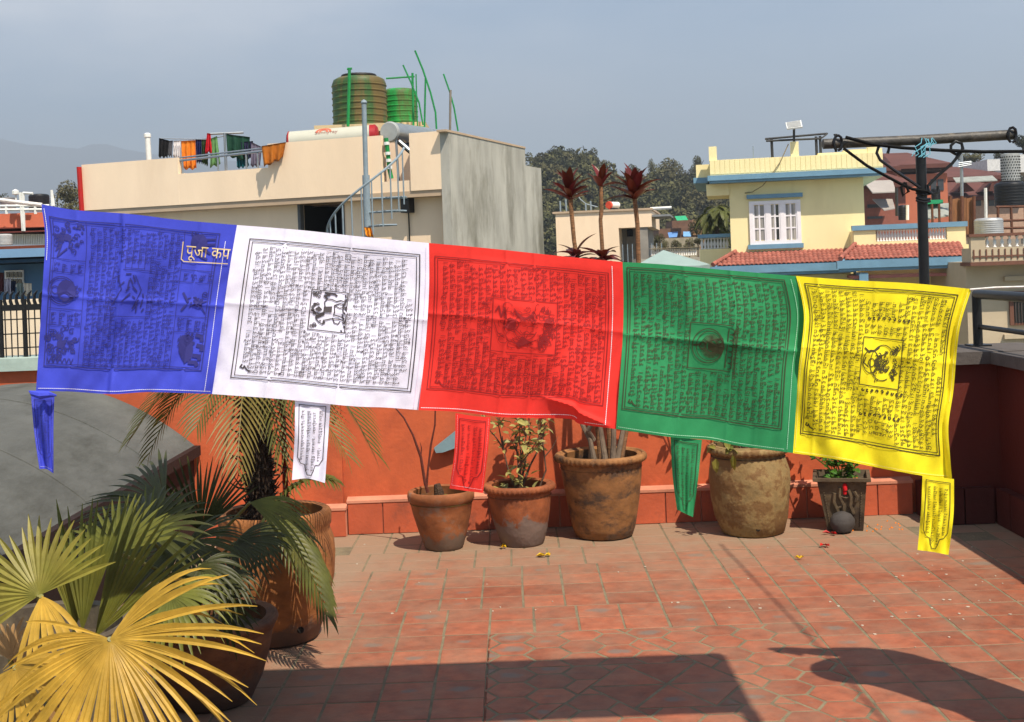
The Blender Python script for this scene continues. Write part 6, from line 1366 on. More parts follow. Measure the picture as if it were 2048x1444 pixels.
tag(MB().tube([fpx(1506, 292, -.3), fpx(1507, 318, -.3)], .012, 5).build('roof_rod', GALV), 'thin upright rod on the yellow house roof edge', 'rod')
# ---------------------------------------------------------------- tan house at the right edge
TAN = mk('tan_wall_paint', (.46, .37, .25), .85, .08, 1.5, .15, 30); TANR = mk('brown_trim', '#6b4636', .7, .15, 5)
a, b = ray(1944, 500); TA = Vector((a * 27, 27)); FT = Fac(TA, (TA.x + 6, 26.6))
th = thing('tan_house', 'tan house with balustraded roof edge at the right border', 'house', (TA.x, 27, -10))
s0, zt1 = FT.sz(1946, 474); zb1 = FT.sz(1990, 523)[1]
mb = MB(); FT.box(mb, .0, 6, -10, zb1, -6, -.5); mb.build('wall', TAN, th)
zbal = FT.sz(1990, 495)[1]; mb = MB(); FT.box(mb, -.02, 6, zb1, zbal, -.7, 0); FT.box(mb, -.02, .28, zbal, zt1, -.16, 0); mb.build('balcony_wall', TAN, th)
mb = MB(); FT.box(mb, -.06, 6, zt1, zt1 + .06, -.2, .04); FT.box(mb, -.05, 6, zb1 - .08, zb1 - .002, -.75, .03); mb.build('trim_band', TANR, th)
hb = (zt1 - zbal) / .36
for k in range(16): inst(BME, 'baluster', Matrix.Translation(FT.pt(.34 + .155 * k, zbal, -.08)) @ Matrix.Diagonal((1.2, 1.2, hb, 1)), th)
for k in range(18):
    mb = MB(); FT.box(mb, .02 + .13 * k, .045 + .13 * k, zb1 + .05, zbal - .03, .001, .022); mb.build('slat', TANR, th)
mb = MB(); FT.box(mb, .0, 2.4, zb1 + .1, zb1 + .13, .003, .02); mb.build('slat_rail', TANR, th)
wf = MB(); FT.box(wf, *FT.rect(2018, 582, 2060, 650, -.5), -.52, -.44); wf = wf.build('window', TANR, th); mb = MB(); FT.box(mb, *FT.rect(2028, 590, 2060, 645, -.44), -.44, -.435); mb.build('pane', PANE, wf)
for k in range(5):
    mb = MB(); FT.box(mb, *FT.rect(2030 + 6 * k, 590, 2031.5 + 6 * k, 645, -.43), -.435, -.41); mb.build('grille_bar', mk('iron_grille', '#4a3f3a', .6), wf)
for yy in (552, 668): mb = MB(); FT.box(mb, *FT.rect(2008, yy, 2060, yy + 9, -.45), -.5, -.4); mb.build('window_ledge', TAN, th)
# roof clutter between the yellow house and the distant flats
RST = mk('rusty_brown_steel', '#5d3a28', .8, .3, 9)
def bx3(mb, x0, y0, x1, y1, Y, dep): p, q = at(x0, y1, Y), at(x1, y0, Y); return mb.box(p.x, Y, p.z, q.x, Y + dep, q.z)
mb = MB(); bx3(mb, 1690, 474, 2120, 900, 36, 9); tag(mb.build('rooftop_block', mk('grey_roof_block', '#8a7f72', .9, .2, 2)), 'flat grey roof block carrying tanks behind the balconies', 'building')
cT = at(2022, 412, 37.0); tank('water_tank', 'black ribbed water tank on a rusty stand at right', cT, 31 / 2550 * 37, 48 / 2550 * 37, plain('black_tank', '#17181a', .45), 'black and grey roof tanks at right')
c_ = at(2022, 361, 38.2); c_.z -= .05
sv = thing('perforated_drum', 'tall silver perforated drum standing above the black tank', 'drum', c_); rD, hD = 18 / 2550 * 38, 56 / 2550 * 38.2
MB().lathe([(rD, 0), (rD, hD), (rD * .92, hD + .01), (0, hD + .02)], c_, 28).build('body', mk('perforated_silver', '#a8a9a6', .5, .08, 9, metal=.3), sv, 30)
mb = MB()
for i in range(9):
    for k in range(22): a_ = 6.283 * (k + .5 * (i % 2)) / 22; p = c_ + Vector((math.cos(a_) * rD, math.sin(a_) * rD, .08 + hD * .1 * i)); mb.tube([p, p + Vector((math.cos(a_) * .012, math.sin(a_) * .012, 0))], .022, 5)
tag(mb.build('hole', DARK, sv), kind='stuff')
cT = at(1978, 470, 34); tank('water_tank', 'squat pale grey corrugated tank below the black one', cT, 28 / 2550 * 34, 34 / 2550 * 34, mk('pale_grey_tank', '#a3a6a8', .5, .15, 4, metal=.3), 'black and grey roof tanks at right', False)
sd = thing('tank_stand', 'rusty steel stand and rails under the black tank', 'stand', at(2020, 470, 35.9))
for pts in ([(1992, 414), (2060, 413)], [(1996, 414), (1996, 470)], [(2022, 414), (2024, 470)], [(2050, 413), (2052, 470)], [(1950, 443), (2060, 440)], [(1948, 458), (2060, 455)]): MB().tube([at(x, y, 35.9) for x, y in pts], .04, 6).build('bar', RST, sd)
pw = thing('boarding', 'brown plywood boarding on the roof left of tanks', 'boarding', at(1925, 470, 35))
for k in range(3):
    mb = MB(); x0 = 1902 + k * 15.5; P = [at(x0, 472, 35), at(x0 + 15, 472, 35), at(x0 + 15, 396 - k, 35), at(x0, 399 - k, 35)]; mb.prism(P, (0, .06, 0)); mb.build('board', mk('plywood', '#7a5233', .8, .3, 3, .2, rand=.15, stretch=(6, 6, 1)), pw)
for x in (1901, 1924, 1948): MB().tube([at(x, 392, 34.9), at(x, 475, 34.9)], .05, 6).build('post', RST, pw)
ga = thing('lean_to', 'small lean-to frame with grey sheet and green bundle', 'shelter', at(1870, 440, 36))
mb = MB(); P = [at(1850, 441, 35.5), at(1902, 432, 35.5), at(1898, 408, 36.5), at(1850, 410, 36.5)]; mb.prism(P, (0, 0, .03)); mb.build('roof_sheet', mk('grey_sheet', '#8d9088', .6, .2, 3), ga)
for x in (1852, 1864, 1878, 1900): MB().tube([at(x, 408, 35.4), at(x + 1, 445, 35.4)], .035, 6).build('post', RST, ga)
mb = MB(); bx3(mb, 1856, 399, 1886, 408, 36, .5); mb.build('bundle', mk('green_tarp', '#1f8a5c', .6, .2, 4), ga)
cT = at(1872, 402, 37.5); tank('water_tank', 'small black tank behind the steel post, near the green bundle', cT, 9 / 2550 * 37, 26 / 2550 * 37, MATS['black_tank'], 'black and grey roof tanks at right', False)
cT = at(1806, 440, 37.5); tank('water_tank', 'small black tank and pipes left of the steel post', cT, 9 / 2550 * 37, 30 / 2550 * 37, MATS['black_tank'], 'black and grey roof tanks at right', False)
for lb, pts, m in (('white pipe standing beside small black tank', [(1815, 410), (1815, 440)], WHT), ('dark stove pipe left of the small black tank', [(1793, 376), (1794, 432)], DKS), ('tall thin pole with tv aerial above the boarding', [(1923, 310), (1925, 470)], STEEL), ('white vertical pipe between boarding and black tank', [(1971, 376), (1972, 440)], WHT)):
    tag(MB().tube([at(x, y, 35.5) for x, y in pts], .045, 7).build('roof_pipe', m), lb, 'pipe', 'pipes on the cluttered roof')
an = MB()
for k in range(3): an.tube([at(1917, 326 + k * 4, 35.4), at(1943, 323 + k * 3, 35.4)], .014, 5)
tag(an.build('aerial', STEEL), 'small tv aerial crossing the thin pole above boarding', 'aerial')
# distant brown roofed flats
BRF = mk('brown_tile_roof', '#5b352c', .8, .2, .6, .2, 6, stretch=(1, 1, 4)); SAL = mk('salmon_wall', '#b0664a', .85, .12, 1); GLS = plain('far_window', '#3a3c40', .3)
def hip_roof(name_, parent, x0, x1, yt, yb, Y, dep, m=BRF, pk=.28):
    a_, b_ = at(x0, yb, Y), at(x1, yb, Y); zt = at((x0 + x1) / 2, yt, Y + dep * .5).z; z0 = (a_.z + b_.z) / 2; w_ = b_.x - a_.x
    V = [(a_.x, Y, z0), (b_.x, Y, z0), (b_.x, Y + dep, z0), (a_.x, Y + dep, z0), (a_.x + w_ * pk, Y + dep / 2, zt), (b_.x - w_ * pk, Y + dep / 2, zt)]
    V2 = [(p[0], p[1], p[2] - .25) for p in V[:4]]; return MB().add(V + V2, [(0, 1, 5, 4), (1, 2, 5), (2, 3, 4, 5), (3, 0, 4), (0, 6, 7, 1), (1, 7, 8, 2), (2, 8, 9, 3), (3, 9, 6, 0), (9, 8, 7, 6)]).build(name_, m, parent)
def flats(label, parts, wins, base):
    t = thing('apartment_building', label, 'building', at(*base), 'brown roofed buildings in the distance')
    for k, p in enumerate(parts):
        if p[0] == 'roof': hip_roof('roof', t, *p[1:])
        else: mb = MB(); bx3(mb, *p[1:7]); mb.build('wall', p[7], t)
    for (x0, y0, x1, y1, Y) in wins:
        mb = MB(); bx3(mb, x0, y0, x1, y1, Y - .05, .3); mb.build('window', GLS, t)
flats('brown hip-roofed building with orange tower wall behind the steel post', [('wall', 1795, 346, 1894, 700, 78, 10, SAL), ('roof', 1785, 1905, 304, 328, 77.5, 11), ('wall', 1798, 327, 1892, 345, 78.3, 9, mk('brown_grey_wall', '#5f4c47', .8))], [(1876, 358, 1887, 381, 78), (1862, 358, 1873, 381, 78), (1850, 330, 1866, 334, 78.3)], (1850, 400, 78))
flats('long brown tiled roof building with dormers left of the drum', [('roof', 1880, 2030, 332, 352, 85, 14), ('wall', 1888, 352, 2025, 700, 85.5, 12, mk('red_brown_wall', '#8a5244', .85)), ('roof', 1880, 2050, 362, 392, 80, 8), ('wall', 1890, 392, 2080, 700, 80.5, 7, mk('pale_stone_wall', '#a98a74', .85))], [(1900 + 26 * k, 398, 1910 + 26 * k, 412, 80.5) for k in range(6)], (1960, 420, 80))
flats('brown roofs with pale sheet awnings right of the yellow house', [('roof', 1700, 1802, 314, 334, 75, 9), ('wall', 1710, 334, 1795, 700, 75.5, 8, mk('red_brown_wall', '#8a5244', .85)), ('roof', 1690, 1830, 340, 366, 70, 7), ('wall', 1700, 366, 1810, 700, 70.5, 5, mk('red_brown_wall', '#8a5244', .85))], [(1735, 408, 1760, 416, 70.5), (1735, 432, 1765, 438, 70.5), (1740, 375, 1765, 382, 70.5)], (1760, 400, 72))
for lb, P in (('pale sheet awning, upper one beside the yellow house', [(1726, 364), (1785, 362), (1792, 385), (1745, 387)]), ('pale sheet awning, lower one beside the yellow house', [(1745, 400), (1785, 400), (1790, 418), (1768, 422)])):
    q = [at(P[0][0], P[0][1], 70), at(P[1][0], P[1][1], 70), at(P[2][0], P[2][1], 67.5), at(P[3][0], P[3][1], 67.5)]; tag(MB().prism(q, (0, 0, .06)).build('awning', mk('pale_sheet', '#9c948c', .7, .1, 1)), lb, 'awning', 'pale sheet awnings')
mb = MB(); P = [at(1906, 357, 79.7), at(1985, 353, 79.7), at(1995, 362, 78.5), at(1912, 366, 78.5)]; tag(mb.prism(P, (0, 0, .06)).build('roof_sheet', mk('grey_sheet', '#8d9088')), 'long grey metal sheet laid on the far brown roof', 'roof sheet')
for k, x in enumerate((1932, 1985)):
    p = at(x, 382, 79.5); w_ = .55; tag(MB().prism([p + Vector((-w_, 0, 0)), p + Vector((w_, 0, 0)), p + Vector((0, 0, .55))], (0, 1.5, 0)).build('dormer', BRF), ('left', 'right')[k] + ' brown gabled dormer on the far long roof', 'dormer', 'dormers on the long roof')
mb = MB(); bx3(mb, 1975, 318, 2000, 342, 90, 5); tag(mb.build('white_building', mk('far_white', '#c9c9c6', .8)), 'small white building block far behind the brown roofs', 'building')
mb = MB(); bx3(mb, 2030, 306, 2120, 345, 92, 5); tag(mb.build('white_building', mk('far_white', '#c9c9c6', .8)), 'white building block at far right behind the drum', 'building')

# ---------------------------------------------------------------- left edge: salmon house, blue house, tanks
SALL = mk('salmon_paint', '#c46a4d', .85, .1, 2); BLUH = mk('blue_house_paint', '#4c6f96', .8, .1, 2); BLUR = mk('blue_roof_slab', '#6d8fae', .8, .1, 2)
LH = thing('salmon_house', 'salmon coloured house at the far left edge with roof rails', 'house', at(40, 440, 30))
mb = MB(); bx3(mb, -120, 424, 100, 462, 30, 5); bx3(mb, -120, 489, 110, 900, 30.1, 4.8); mb.build('wall', SALL, LH); mb = MB(); bx3(mb, -120, 462, 110, 468, 29.7, 5.2); mb.build('trim_band', mk('maroon_trim', '#6a2f28', .7), LH)
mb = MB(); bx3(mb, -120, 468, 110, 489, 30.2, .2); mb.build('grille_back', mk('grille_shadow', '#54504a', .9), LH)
for k in range(26): mb = MB(); x = 20 + 3.5 * k; bx3(mb, x, 468, x + 1.8, 489, 30.05, .12); mb.build('grille_bar', WHT, LH)
for pts in ([(-60, 413), (100, 411)], [(-60, 420), (100, 419)], [(12, 409), (13, 428)], [(40, 385), (46, 462)], [(46, 385), (48, 462)], [(70, 411), (71, 428)], [(46, 386), (66, 387)]): MB().tube([at(x, y, 29.7) for x, y in pts], .035, 6).build('roof_rail', WHT, LH)
MB().tube([at(31, 388, 29.7), at(33, 410, 29.7)], .02, 6).lathe([(.0, 0), (.08, .02), (.08, .1), (0, .14)], at(31, 390, 29.7), 8).build('roof_lamp', WHT, LH)
cT = at(79, 422, 32); tank('water_tank', 'black water tank above the blue flag corner at left', cT, 20 / 2550 * 32, 34 / 2550 * 32, MATS['black_tank'], 'roof tanks at left edge', False)
cT = at(17, 418, 32); tank('water_tank', 'grey water tank at the very left edge', cT, 14 / 2550 * 32, 24 / 2550 * 32, mk('grey_tank', '#6d6f70', .6), 'roof tanks at left edge', False)
mb = MB().tube([at(103, 380, 29.5), at(106, 412, 29.5)], [.03, .05], 6); tag(mb.build('stake', WHT), 'white stake right of the black tank at left', 'stake')
cT = at(8, 490, 22); tank('water_tank', 'pale grey domed tank low at left edge above blue roof', cT, 17 / 2550 * 22, 22 / 2550 * 22, mk('pale_grey_dome', '#a5a3a0', .6), 'roof tanks at left edge', False)
bh = thing('blue_house', 'blue house with white window and washing at left edge', 'house', at(40, 520, 18))
mb = MB(); bx3(mb, -140, 494, 130, 521, 17.2, 4); mb.build('roof_slab', BLUR, bh); mb = MB(); bx3(mb, -140, 521, 130, 525, 17.4, 4); mb.build('slab_edge', mk('dark_blue_edge', '#2c4a6b', .8), bh); mb = MB(); bx3(mb, -140, 525, 130, 1100, 18.3, 3); mb.build('wall', BLUH, bh)
mb = MB(); bx3(mb, 10, 540, 45, 575, 18.24, .05); wn_ = mb.build('window', FRM, bh)
for i in range(4):
    for j in range(2): mb = MB(); bx3(mb, 12.5 + i * 8.2, 544 + j * 14, 18.5 + i * 8.2, 555 + j * 14, 18.22, .02); mb.build('pane', PANE, wn_)
LC_ = 'washing by the blue house'
for nm, lb, poly, c, ct_ in (('shirt', 'dark maroon shirt on the washing line at left edge', ((-8, 545), (8, 545), (8, 585), (-8, 588)), '#4a1f24', 'shirt'), ('shirt', 'pale lilac shirt before the white window', ((8, 558), (22, 556), (22, 588), (8, 588)), '#a9a5b3', 'shirt'), ('shirt', 'navy shirt before the white window', ((21, 562), (32, 562), (31, 584), (22, 584)), '#1c2742', 'shirt'), ('shirt', 'patterned grey shirt right of the navy one', ((33, 566), (46, 566), (46, 592), (34, 592)), '#7f8a86', 'shirt'), ('towel', 'cream towel at the right end of the washing', ((47, 566), (63, 567), (64, 590), (48, 591)), '#cfc3b2', 'towel')):
    cloth_item(nm, lb, poly, 17.6, c, ct_, 2, .03, LC_)
mb = MB(); bx3(mb, -160, 596, 140, 1100, 12, .3); tag(mb.build('cream_wall', mk('cream_wall_paint', '#d8c6ab', .85, .06, 2)), 'cream boundary wall seen through the iron fence at left', 'wall')
# things between the middle house and the yellow house, far
BRK = mk('far_brick', '#6d5140', .9, .25, 3); 
for lb, (x0, y0, x1, y1, Y), m in (('low brown brick house under the green sheet', (1345, 440, 1385, 470, 95), BRK), ('tan brick house right of the brown one', (1386, 438, 1412, 470, 96), mk('far_tan_brick', '#9a7a58', .9, .2, 3)), ('long low brown shed wall at the hill foot', (1318, 456, 1362, 478, 92), BRK), ('pale garden wall below the hill', (1290, 474, 1400, 497, 70), mk('far_pale_wall', '#8f8570', .9, .25, 2))):
    mb = MB(); bx3(mb, x0, y0, x1, y1, Y, 4); p = at(x0, y1, Y); q = at(x1, y1, Y); mb.box(p.x, Y + .1, -10, q.x, Y + 3.9, p.z); tag(mb.build('far_house' if Y > 90 else 'garden_wall', m), lb, 'building' if Y > 90 else 'wall')
for lb, P, c in (('green sheet on the brown brick house', ((1352, 433), (1374, 432), (1376, 440), (1354, 441)), '#2a9a6a'), ('left blue tarp near the hill foot', ((1338, 466), (1358, 464), (1354, 474), (1338, 475)), '#5a83b5'), ('right blue tarp near the hill foot', ((1369, 464), (1384, 464), (1382, 473), (1367, 473)), '#6a97bf')):
    q = [at(x, y, 91) for x, y in P]; q[0].y += .6; q[1].y += .6; tag(MB().prism(q, (0, .1, .05)).build('tarp', mk('tarp_' + c.strip('#'), c, .6)), lb, 'tarp', 'tarps at the hill foot')
ob = thing('balustrade', 'ornate pale balustrade beyond the teal pyramid roof', 'balustrade', at(1350, 515, 40))
mb = MB(); bx3(mb, 1300, 510, 1396, 514, 40, .3); bx3(mb, 1300, 494, 1396, 497, 40, .3); mb.build('rail', mk('pale_stone', '#b3a68c', .8), ob); mb = MB(); bx3(mb, 1296, 514, 1400, 900, 40, 3); mb.build('base_wall', mk('grey_render', '#a19c90', .9), ob)
for k in range(20): inst(BME, 'baluster', Matrix.Translation(at(1304 + 4.6 * k, 511.5, 40.12)) @ Matrix.Diagonal((1.1, 1.1, .62, 1)), ob)
# ---------------------------------------------------------------- trees, hill, mountains, haze
FOL = mk('hill_foliage', (.062, .06, .022), .8, .5, .5, rand=.3, spec=.2); FOL2 = mk('pale_foliage', (.092, .084, .034), .8, .5, .5, rand=.2, spec=.2); FOLD = mk('dark_foliage', (.038, .04, .014), .8, .5, .5, spec=.2)
BARK = mk('tree_bark', '#4a3d30', .9)
nr = np.random.default_rng(5)
def crown_arrays(n, rx, rz, leaf, lobes=7):
    # leaf-sized quads through several lobes of one crown, thicker towards the outside
    L0 = nr.normal(0, 1, (lobes, 3)); L0 /= np.linalg.norm(L0, axis=1)[:, None]; L0 *= nr.uniform(.35, .75, (lobes, 1)); L0[:, 2] = np.abs(L0[:, 2]) * 1.0 - .25; rad = nr.uniform(.28, .5, lobes)
    k = nr.integers(0, lobes, n); d = nr.normal(0, 1, (n, 3)); d /= np.linalg.norm(d, axis=1)[:, None]; r = rad[k] * nr.uniform(.5, 1, n) ** .4
    P = (L0[k] + d * r[:, None]) * np.array([rx, rx, rz])
    nrm = d + nr.normal(0, .5, (n, 3)); nrm /= np.linalg.norm(nrm, axis=1)[:, None]; t = np.cross(nrm, nr.normal(0, 1, (n, 3))); t /= np.linalg.norm(t, axis=1)[:, None]; b = np.cross(nrm, t)
    s = leaf * nr.uniform(.6, 1.3, (n, 1)); V = np.stack([P - t * s, P - b * s * .6, P + t * s, P + b * s * .6], 1).reshape(-1, 3)
    return V
PROTO = [crown_arrays(1500, 1, 1, .058, nr.integers(6, 10)) for _ in range(5)]
FARP = [crown_arrays(380, 1, 1, .125, nr.integers(5, 9)) for _ in range(6)]
def tree(label, x, ytop, ybase, wpx, Y, m, group=None, name='tree', trunk_px=None, n=0):
    c = at(x, (ytop + ybase) / 2, Y); rx = wpx / 2 / 2550 * Y; rz = (ybase - ytop) / 2 / 2550 * Y
    t = thing(name, label, 'tree', (c.x, c.y, c.z - rz * 2), group)
    V = PROTO[n % 5].copy(); a = nr.uniform(0, 6.28); cs, sn = math.cos(a), math.sin(a); V = np.stack([V[:, 0] * cs - V[:, 1] * sn, V[:, 0] * sn + V[:, 1] * cs, V[:, 2]], -1) * [rx * 1.05, rx * 1.05, rz * 1.05] + np.array(c)
    raw('crown', V, np.arange(len(V)).reshape(-1, 4), m, t)
    mb = MB(); zb_ = c.z - rz * 2.6; mb.tube([(c.x, c.y, zb_), (c.x + rx * .05, c.y, c.z - rz * .5), (c.x, c.y, c.z + rz * .3)], [rx * .1, rx * .07, rx * .02], 7)
    for k in range(5): a = k * 1.3; mb.tube([(c.x, c.y, c.z - rz * .6 + k * rz * .15), (c.x + math.cos(a) * rx * .6, c.y + math.sin(a) * rx * .6, c.z + rz * (.0 + .1 * k))], [rx * .05, rx * .015], 5)
    mb.build('trunk', BARK, t, True); return t
def prof(pts, x): return float(np.interp(x, [p[0] for p in pts], [p[1] for p in pts]))
SKY_ = [(900, 330), (1040, 322), (1085, 310), (1130, 300), (1170, 303), (1200, 322), (1240, 340), (1290, 352), (1320, 340), (1360, 338), (1400, 345), (1460, 340), (1520, 330), (1700, 345), (1900, 345), (2300, 330)]
HYY = 200.0
def hz(x_world, Y):                                     # hill height under world x at depth Y
    xp = CX + x_world / Y * F
    top = EYE - (ray(xp, prof(SKY_, xp) + 46)[1]) * HYY; t = min(1, max(0, (Y - 80) / (HYY - 80))); return -10 + (top + 10) * (t * t * (3 - 2 * t)) ** .9
V, Fs = [], []; NX, NYh = 70, 26
for j in range(NYh + 1):
    Y = 76 + j * 9.2
    for i in range(NX + 1):
        xw = (-.35 + 1.15 * i / NX) * Y * .85; z = hz(xw, min(Y, HYY)) - max(0, Y - HYY) * .25; V.append((xw, Y, max(z, -10.5)))
for j in range(NYh):
    for i in range(NX): k = j * (NX + 1) + i; Fs.append((k, k + 1, k + NX + 2, k + NX + 1))
tag(raw('hill', V, Fs, mk('hill_earth', '#3c3a26', .95, .3, .05), None, True), kind='structure')
allV = [[], [], []]
count = 0
for k in range(1300):
    Y = 88 + 114 * nr.random() ** .75; xp = nr.uniform(880, 1760) if nr.random() < .85 else nr.uniform(1760, 2200); xw = ray(xp, 400)[0] * Y
    z = hz(xw, Y); r = nr.uniform(1.3, 2.5) * (.75 + .25 * Y / 200); h = r * nr.uniform(.8, 1.25)
    if Y > HYY - 13: r *= .8; h *= .7
    P = FARP[nr.integers(0, 6)]; a = nr.uniform(0, 6.28); cs, sn = math.cos(a), math.sin(a)
    Q = np.stack([P[:, 0] * cs - P[:, 1] * sn, P[:, 0] * sn + P[:, 1] * cs, P[:, 2]], -1) * [r, r, h] + [xw, Y, z + h * .75]
    allV[nr.choice(3, p=[.5, .2, .3])].append(Q)
for q, (vs_, m) in enumerate(zip(allV, (FOL, FOL2, FOLD))):
    if vs_: V = np.concatenate(vs_); tag(raw('forest', V, np.arange(len(V)).reshape(-1, 4), m), kind='stuff')
GT = 'trees along the hill skyline'
for n, (lb, x, yt, yb, w_, m) in enumerate((
    ('bushy skyline tree nearest the grey cement wall', 1068, 297, 348, 56, FOL), ('broad tall tree forming the hill top', 1112, 284, 344, 70, FOL), ('skyline tree just right of the hill top', 1150, 287, 340, 54, FOLD), ('rounded tree on right shoulder of the hill top', 1180, 290, 345, 44, FOL),
    ('smaller tree in the dip behind the thin cane', 1208, 310, 356, 44, FOL2), ('low tree behind the tallest purple head', 1262, 322, 366, 40, FOL), ('slim tree left of the pale wide one', 1303, 310, 366, 24, FOL), ('pale wide tree alone on the skyline', 1340, 303, 372, 60, FOL2), ('tree by the left corner of the yellow house', 1400, 304, 362, 46, FOL), ('tree top showing above the yellow parapet', 1470, 312, 350, 30, FOLD), ('low tree between pale wide one and yellow house', 1375, 330, 380, 40, FOL))):
    tree(lb, x, yt, yb, w_, 190, m, GT, n=n)
tree('grey brown leafy tree left of the peach house', 138, 350, 430, 84, 62, mk('dusty_foliage', (.10, .09, .045), .85, .4, .5), n=1)
tree('dark tree top at the extreme left edge', -8, 366, 430, 44, 60, FOLD, n=2)
tree('low olive bush left of the red downpipe', 140, 398, 440, 60, 55, FOL2, n=3)
tree('dark tree at upper right behind the post arm', 2045, 258, 316, 52, 110, FOLD, n=4)
tree('green bushy tree behind the far white building', 1948, 296, 335, 70, 120, FOL2, n=0)
tree('dark rounded tree behind the drum at right', 1998, 296, 330, 40, 125, FOL, n=1)
tree('dark green bush between far tan house and palm', 1392, 425, 480, 30, 75, FOLD, n=2)
# palm-like tree beside the yellow house
pt_ = thing('palm_tree', 'yellow green palm-like tree left of the yellow house wall', 'tree', at(1434, 480, 44)); rr = random.Random(19); PG = leafmat('palm_tree_leaf', (.11, .12, .03), None, .2)
for k, (x, y) in enumerate(((1432, 415), (1440, 440), (1425, 450), (1446, 425), (1420, 430), (1434, 465))):
    c = at(x, y, 44 + rr.uniform(-.5, .5))
    for q in range(11):
        a = q * .8 + k; d = Vector((math.cos(a) * .5, math.sin(a) * .5, rr.uniform(-.6, .0))); frond(pt_, c, c + d, .25, 16, .2, PG, rr, 1.0, 'frond', .032)
MB().tube([at(1436, 700, 44), at(1434, 420, 44)], [.12, .06], 8).build('trunk', BARK, pt_, True)
for k, (x, y) in enumerate(((1310, 486), (1330, 492), (1352, 490), (1378, 488), (1395, 484), (1318, 478))):
    tree('low roadside bush, number of a scruffy row below the hill' if 0 else ('scruffy bush at the left end of garden wall', 'scruffy bush over the ornate balustrade', 'pale bush behind middle of ornate balustrade', 'dry bush near the right end of the balustrade', 'bush against the yellow house corner balcony', 'small bush beside the awning post')[k], x, y - 16, y + 16, 26, 60, FOL2 if k % 2 else FOL, 'bushes below the hill', 'bush', n=k)
# far mountains
V, Fs = [], []; RG = [(-900, 300), (-300, 268), (0, 276), (40, 283), (80, 294), (150, 296), (185, 290), (240, 298), (290, 303), (340, 318), (600, 335), (1000, 345), (2500, 340), (3200, 330)]
NXm = 120
for i in range(NXm + 1):
    xp = -900 + 4100 * i / NXm; yp = prof(RG, xp) + 2.5 * math.sin(xp * .05) + 1.5 * math.sin(xp * .13); p = at(xp, yp, 4200); V += [(p.x, 4170 + 40 * math.sin(i * .7), p.z), (p.x * .93, 3850, max(p.z * .45, 5)), (p.x * .86, 3500, -10), (p.x, 4340, -10)]
for i in range(NXm):
    k = 4 * i; Fs += [(k, k + 4, k + 5, k + 1), (k + 1, k + 5, k + 6, k + 2), (k, k + 3, k + 7, k + 4)]
tag(raw('mountains', V, Fs, mk('mountain_green', '#3b4436', .95, .2, .01), None, True), kind='structure')
hz_ = bpy.data.materials.new('haze_air'); hz_.use_nodes = True; N = hz_.node_tree.nodes; N.remove(N['Principled BSDF']); pv = N.new('ShaderNodeVolumePrincipled'); hz_.node_tree.links.new(pv.outputs[0], N['Material Output'].inputs['Volume'])
pv.inputs['Color'].default_value = (.74, .86, 1, 1); pv.inputs['Density'].default_value = .00062; pv.inputs['Anisotropy'].default_value = .2
tag(MB().box(-6900, -290, -11, 6900, 4450, 515).build('haze', hz_), kind='stuff')
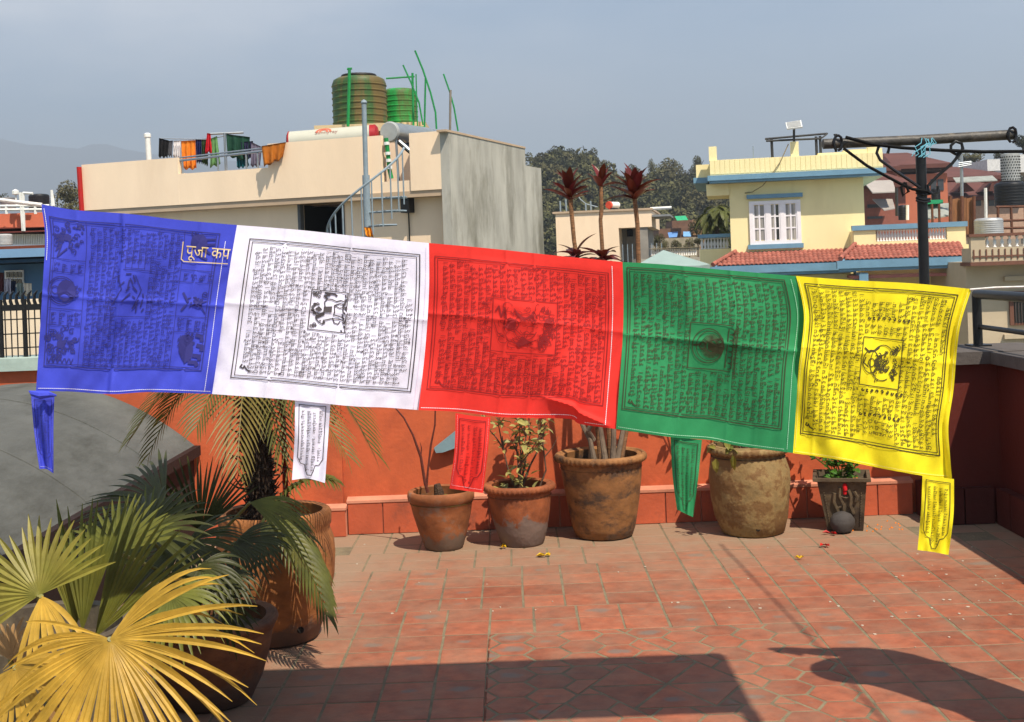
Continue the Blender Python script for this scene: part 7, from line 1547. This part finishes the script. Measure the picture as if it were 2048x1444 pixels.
# ---------------------------------------------------------------- unseen figure added outside the picture, shaped to cast the shade at right
def person():
    x0, y0 = 2.3, 3.62
    t = thing('person', 'unseen person with one arm raised, added at right to cast a shadow', 'person', (x0, y0, 0))
    J = {'pelvis': (-0.100, -0.070, 0.930, 0.170), 'belly': (-0.200, -0.020, 1.100, 0.180), 'chest': (-0.290, 0.070, 1.300, 0.200), 'neck': (-0.420, 0.200, 1.460, 0.120), 'head0': (-0.500, 0.240, 1.520, 0.120), 'head1': (-0.566, 0.270, 1.600, 0.150), 'crown': (-0.560, 0.280, 1.660, 0.120), 'nose': (-0.700, 0.260, 1.570, 0.030), 'lhip': (-0.080, -0.160, 0.900, 0.110), 'lknee': (-0.100, -0.170, 0.500, 0.070), 'lank': (0.000, -0.170, 0.080, 0.050), 'ltoe': (-0.200, -0.180, 0.030, 0.040), 'rhip': (-0.080, 0.040, 0.900, 0.110), 'rknee': (-0.100, 0.050, 0.500, 0.070), 'rank': (0.000, 0.050, 0.080, 0.050), 'rtoe': (-0.200, 0.060, 0.030, 0.040), 'lsh': (-0.300, -0.100, 1.380, 0.090), 'lel': (-0.350, -0.180, 1.120, 0.050), 'lwr': (-0.400, -0.100, 0.950, 0.033), 'lhand': (-0.440, -0.070, 0.900, 0.030), 'rsh': (-0.240, 0.220, 1.440, 0.130), 'rel': (-0.320, 0.380, 1.750, 0.085), 'rwr': (-0.497, 0.325, 1.940, 0.045), 'rhand': (-0.570, 0.330, 1.990, 0.036), 'rfing': (-0.645, 0.330, 2.050, 0.012)}
    E = [('pelvis', 'belly'), ('belly', 'chest'), ('chest', 'neck'), ('neck', 'head0'), ('head0', 'head1'), ('head1', 'crown'), ('head1', 'nose'), ('pelvis', 'lhip'), ('lhip', 'lknee'), ('lknee', 'lank'), ('lank', 'ltoe'), ('pelvis', 'rhip'), ('rhip', 'rknee'), ('rknee', 'rank'), ('rank', 'rtoe'), ('chest', 'lsh'), ('lsh', 'lel'), ('lel', 'lwr'), ('lwr', 'lhand'), ('chest', 'rsh'), ('rsh', 'rel'), ('rel', 'rwr'), ('rwr', 'rhand'), ('rhand', 'rfing')]
    J['shadow_fill'] = (-.37, .3, 1.68, .15); E += [('head1', 'shadow_fill'), ('shadow_fill', 'rsh')]  # extra bulk added to close a hole in the figure's shadow
    for s_, wr in (('l', (-.44, -.07, .9)), ('r', (-.57, .33, 1.99))):
        for k in range(4):
            nm = s_ + 'f%d' % k; dx = (-.05, -.07)[s_ == 'r']; dz = (-.06, .02)[s_ == 'r']; J[nm] = (wr[0] + dx, wr[1] - .03 + .02 * k, wr[2] + dz, .009); E.append((s_ + 'hand', nm))
        J[s_ + 'th'] = (wr[0] + .01, wr[1] - .06, wr[2] - .03, .01); E.append((s_ + 'hand', s_ + 'th'))
    ks = list(J); me = bpy.data.meshes.new('body'); me.from_pydata([J[k][:3] for k in ks], [(ks.index(a), ks.index(b)) for a, b in E], []); o = bpy.data.objects.new('body', me); C.objects.link(o)
    md = o.modifiers.new('skin', 'SKIN'); md.use_smooth_shade = True
    for i, k in enumerate(ks): me.skin_vertices[0].data[i].radius = (J[k][3],) * 2
    me.skin_vertices[0].data[0].use_root = True
    o.modifiers.new('sub', 'SUBSURF').levels = 1; o.modifiers['sub'].render_levels = 1
    dg = bpy.context.evaluated_depsgraph_get(); m2 = bpy.data.meshes.new_from_object(o.evaluated_get(dg)); bpy.data.objects.remove(o)
    b = bpy.data.objects.new('body', m2); C.objects.link(b); b.parent = t; m2.materials.append(plain('dark_clothes', '#3a3f4a', .9))
person()
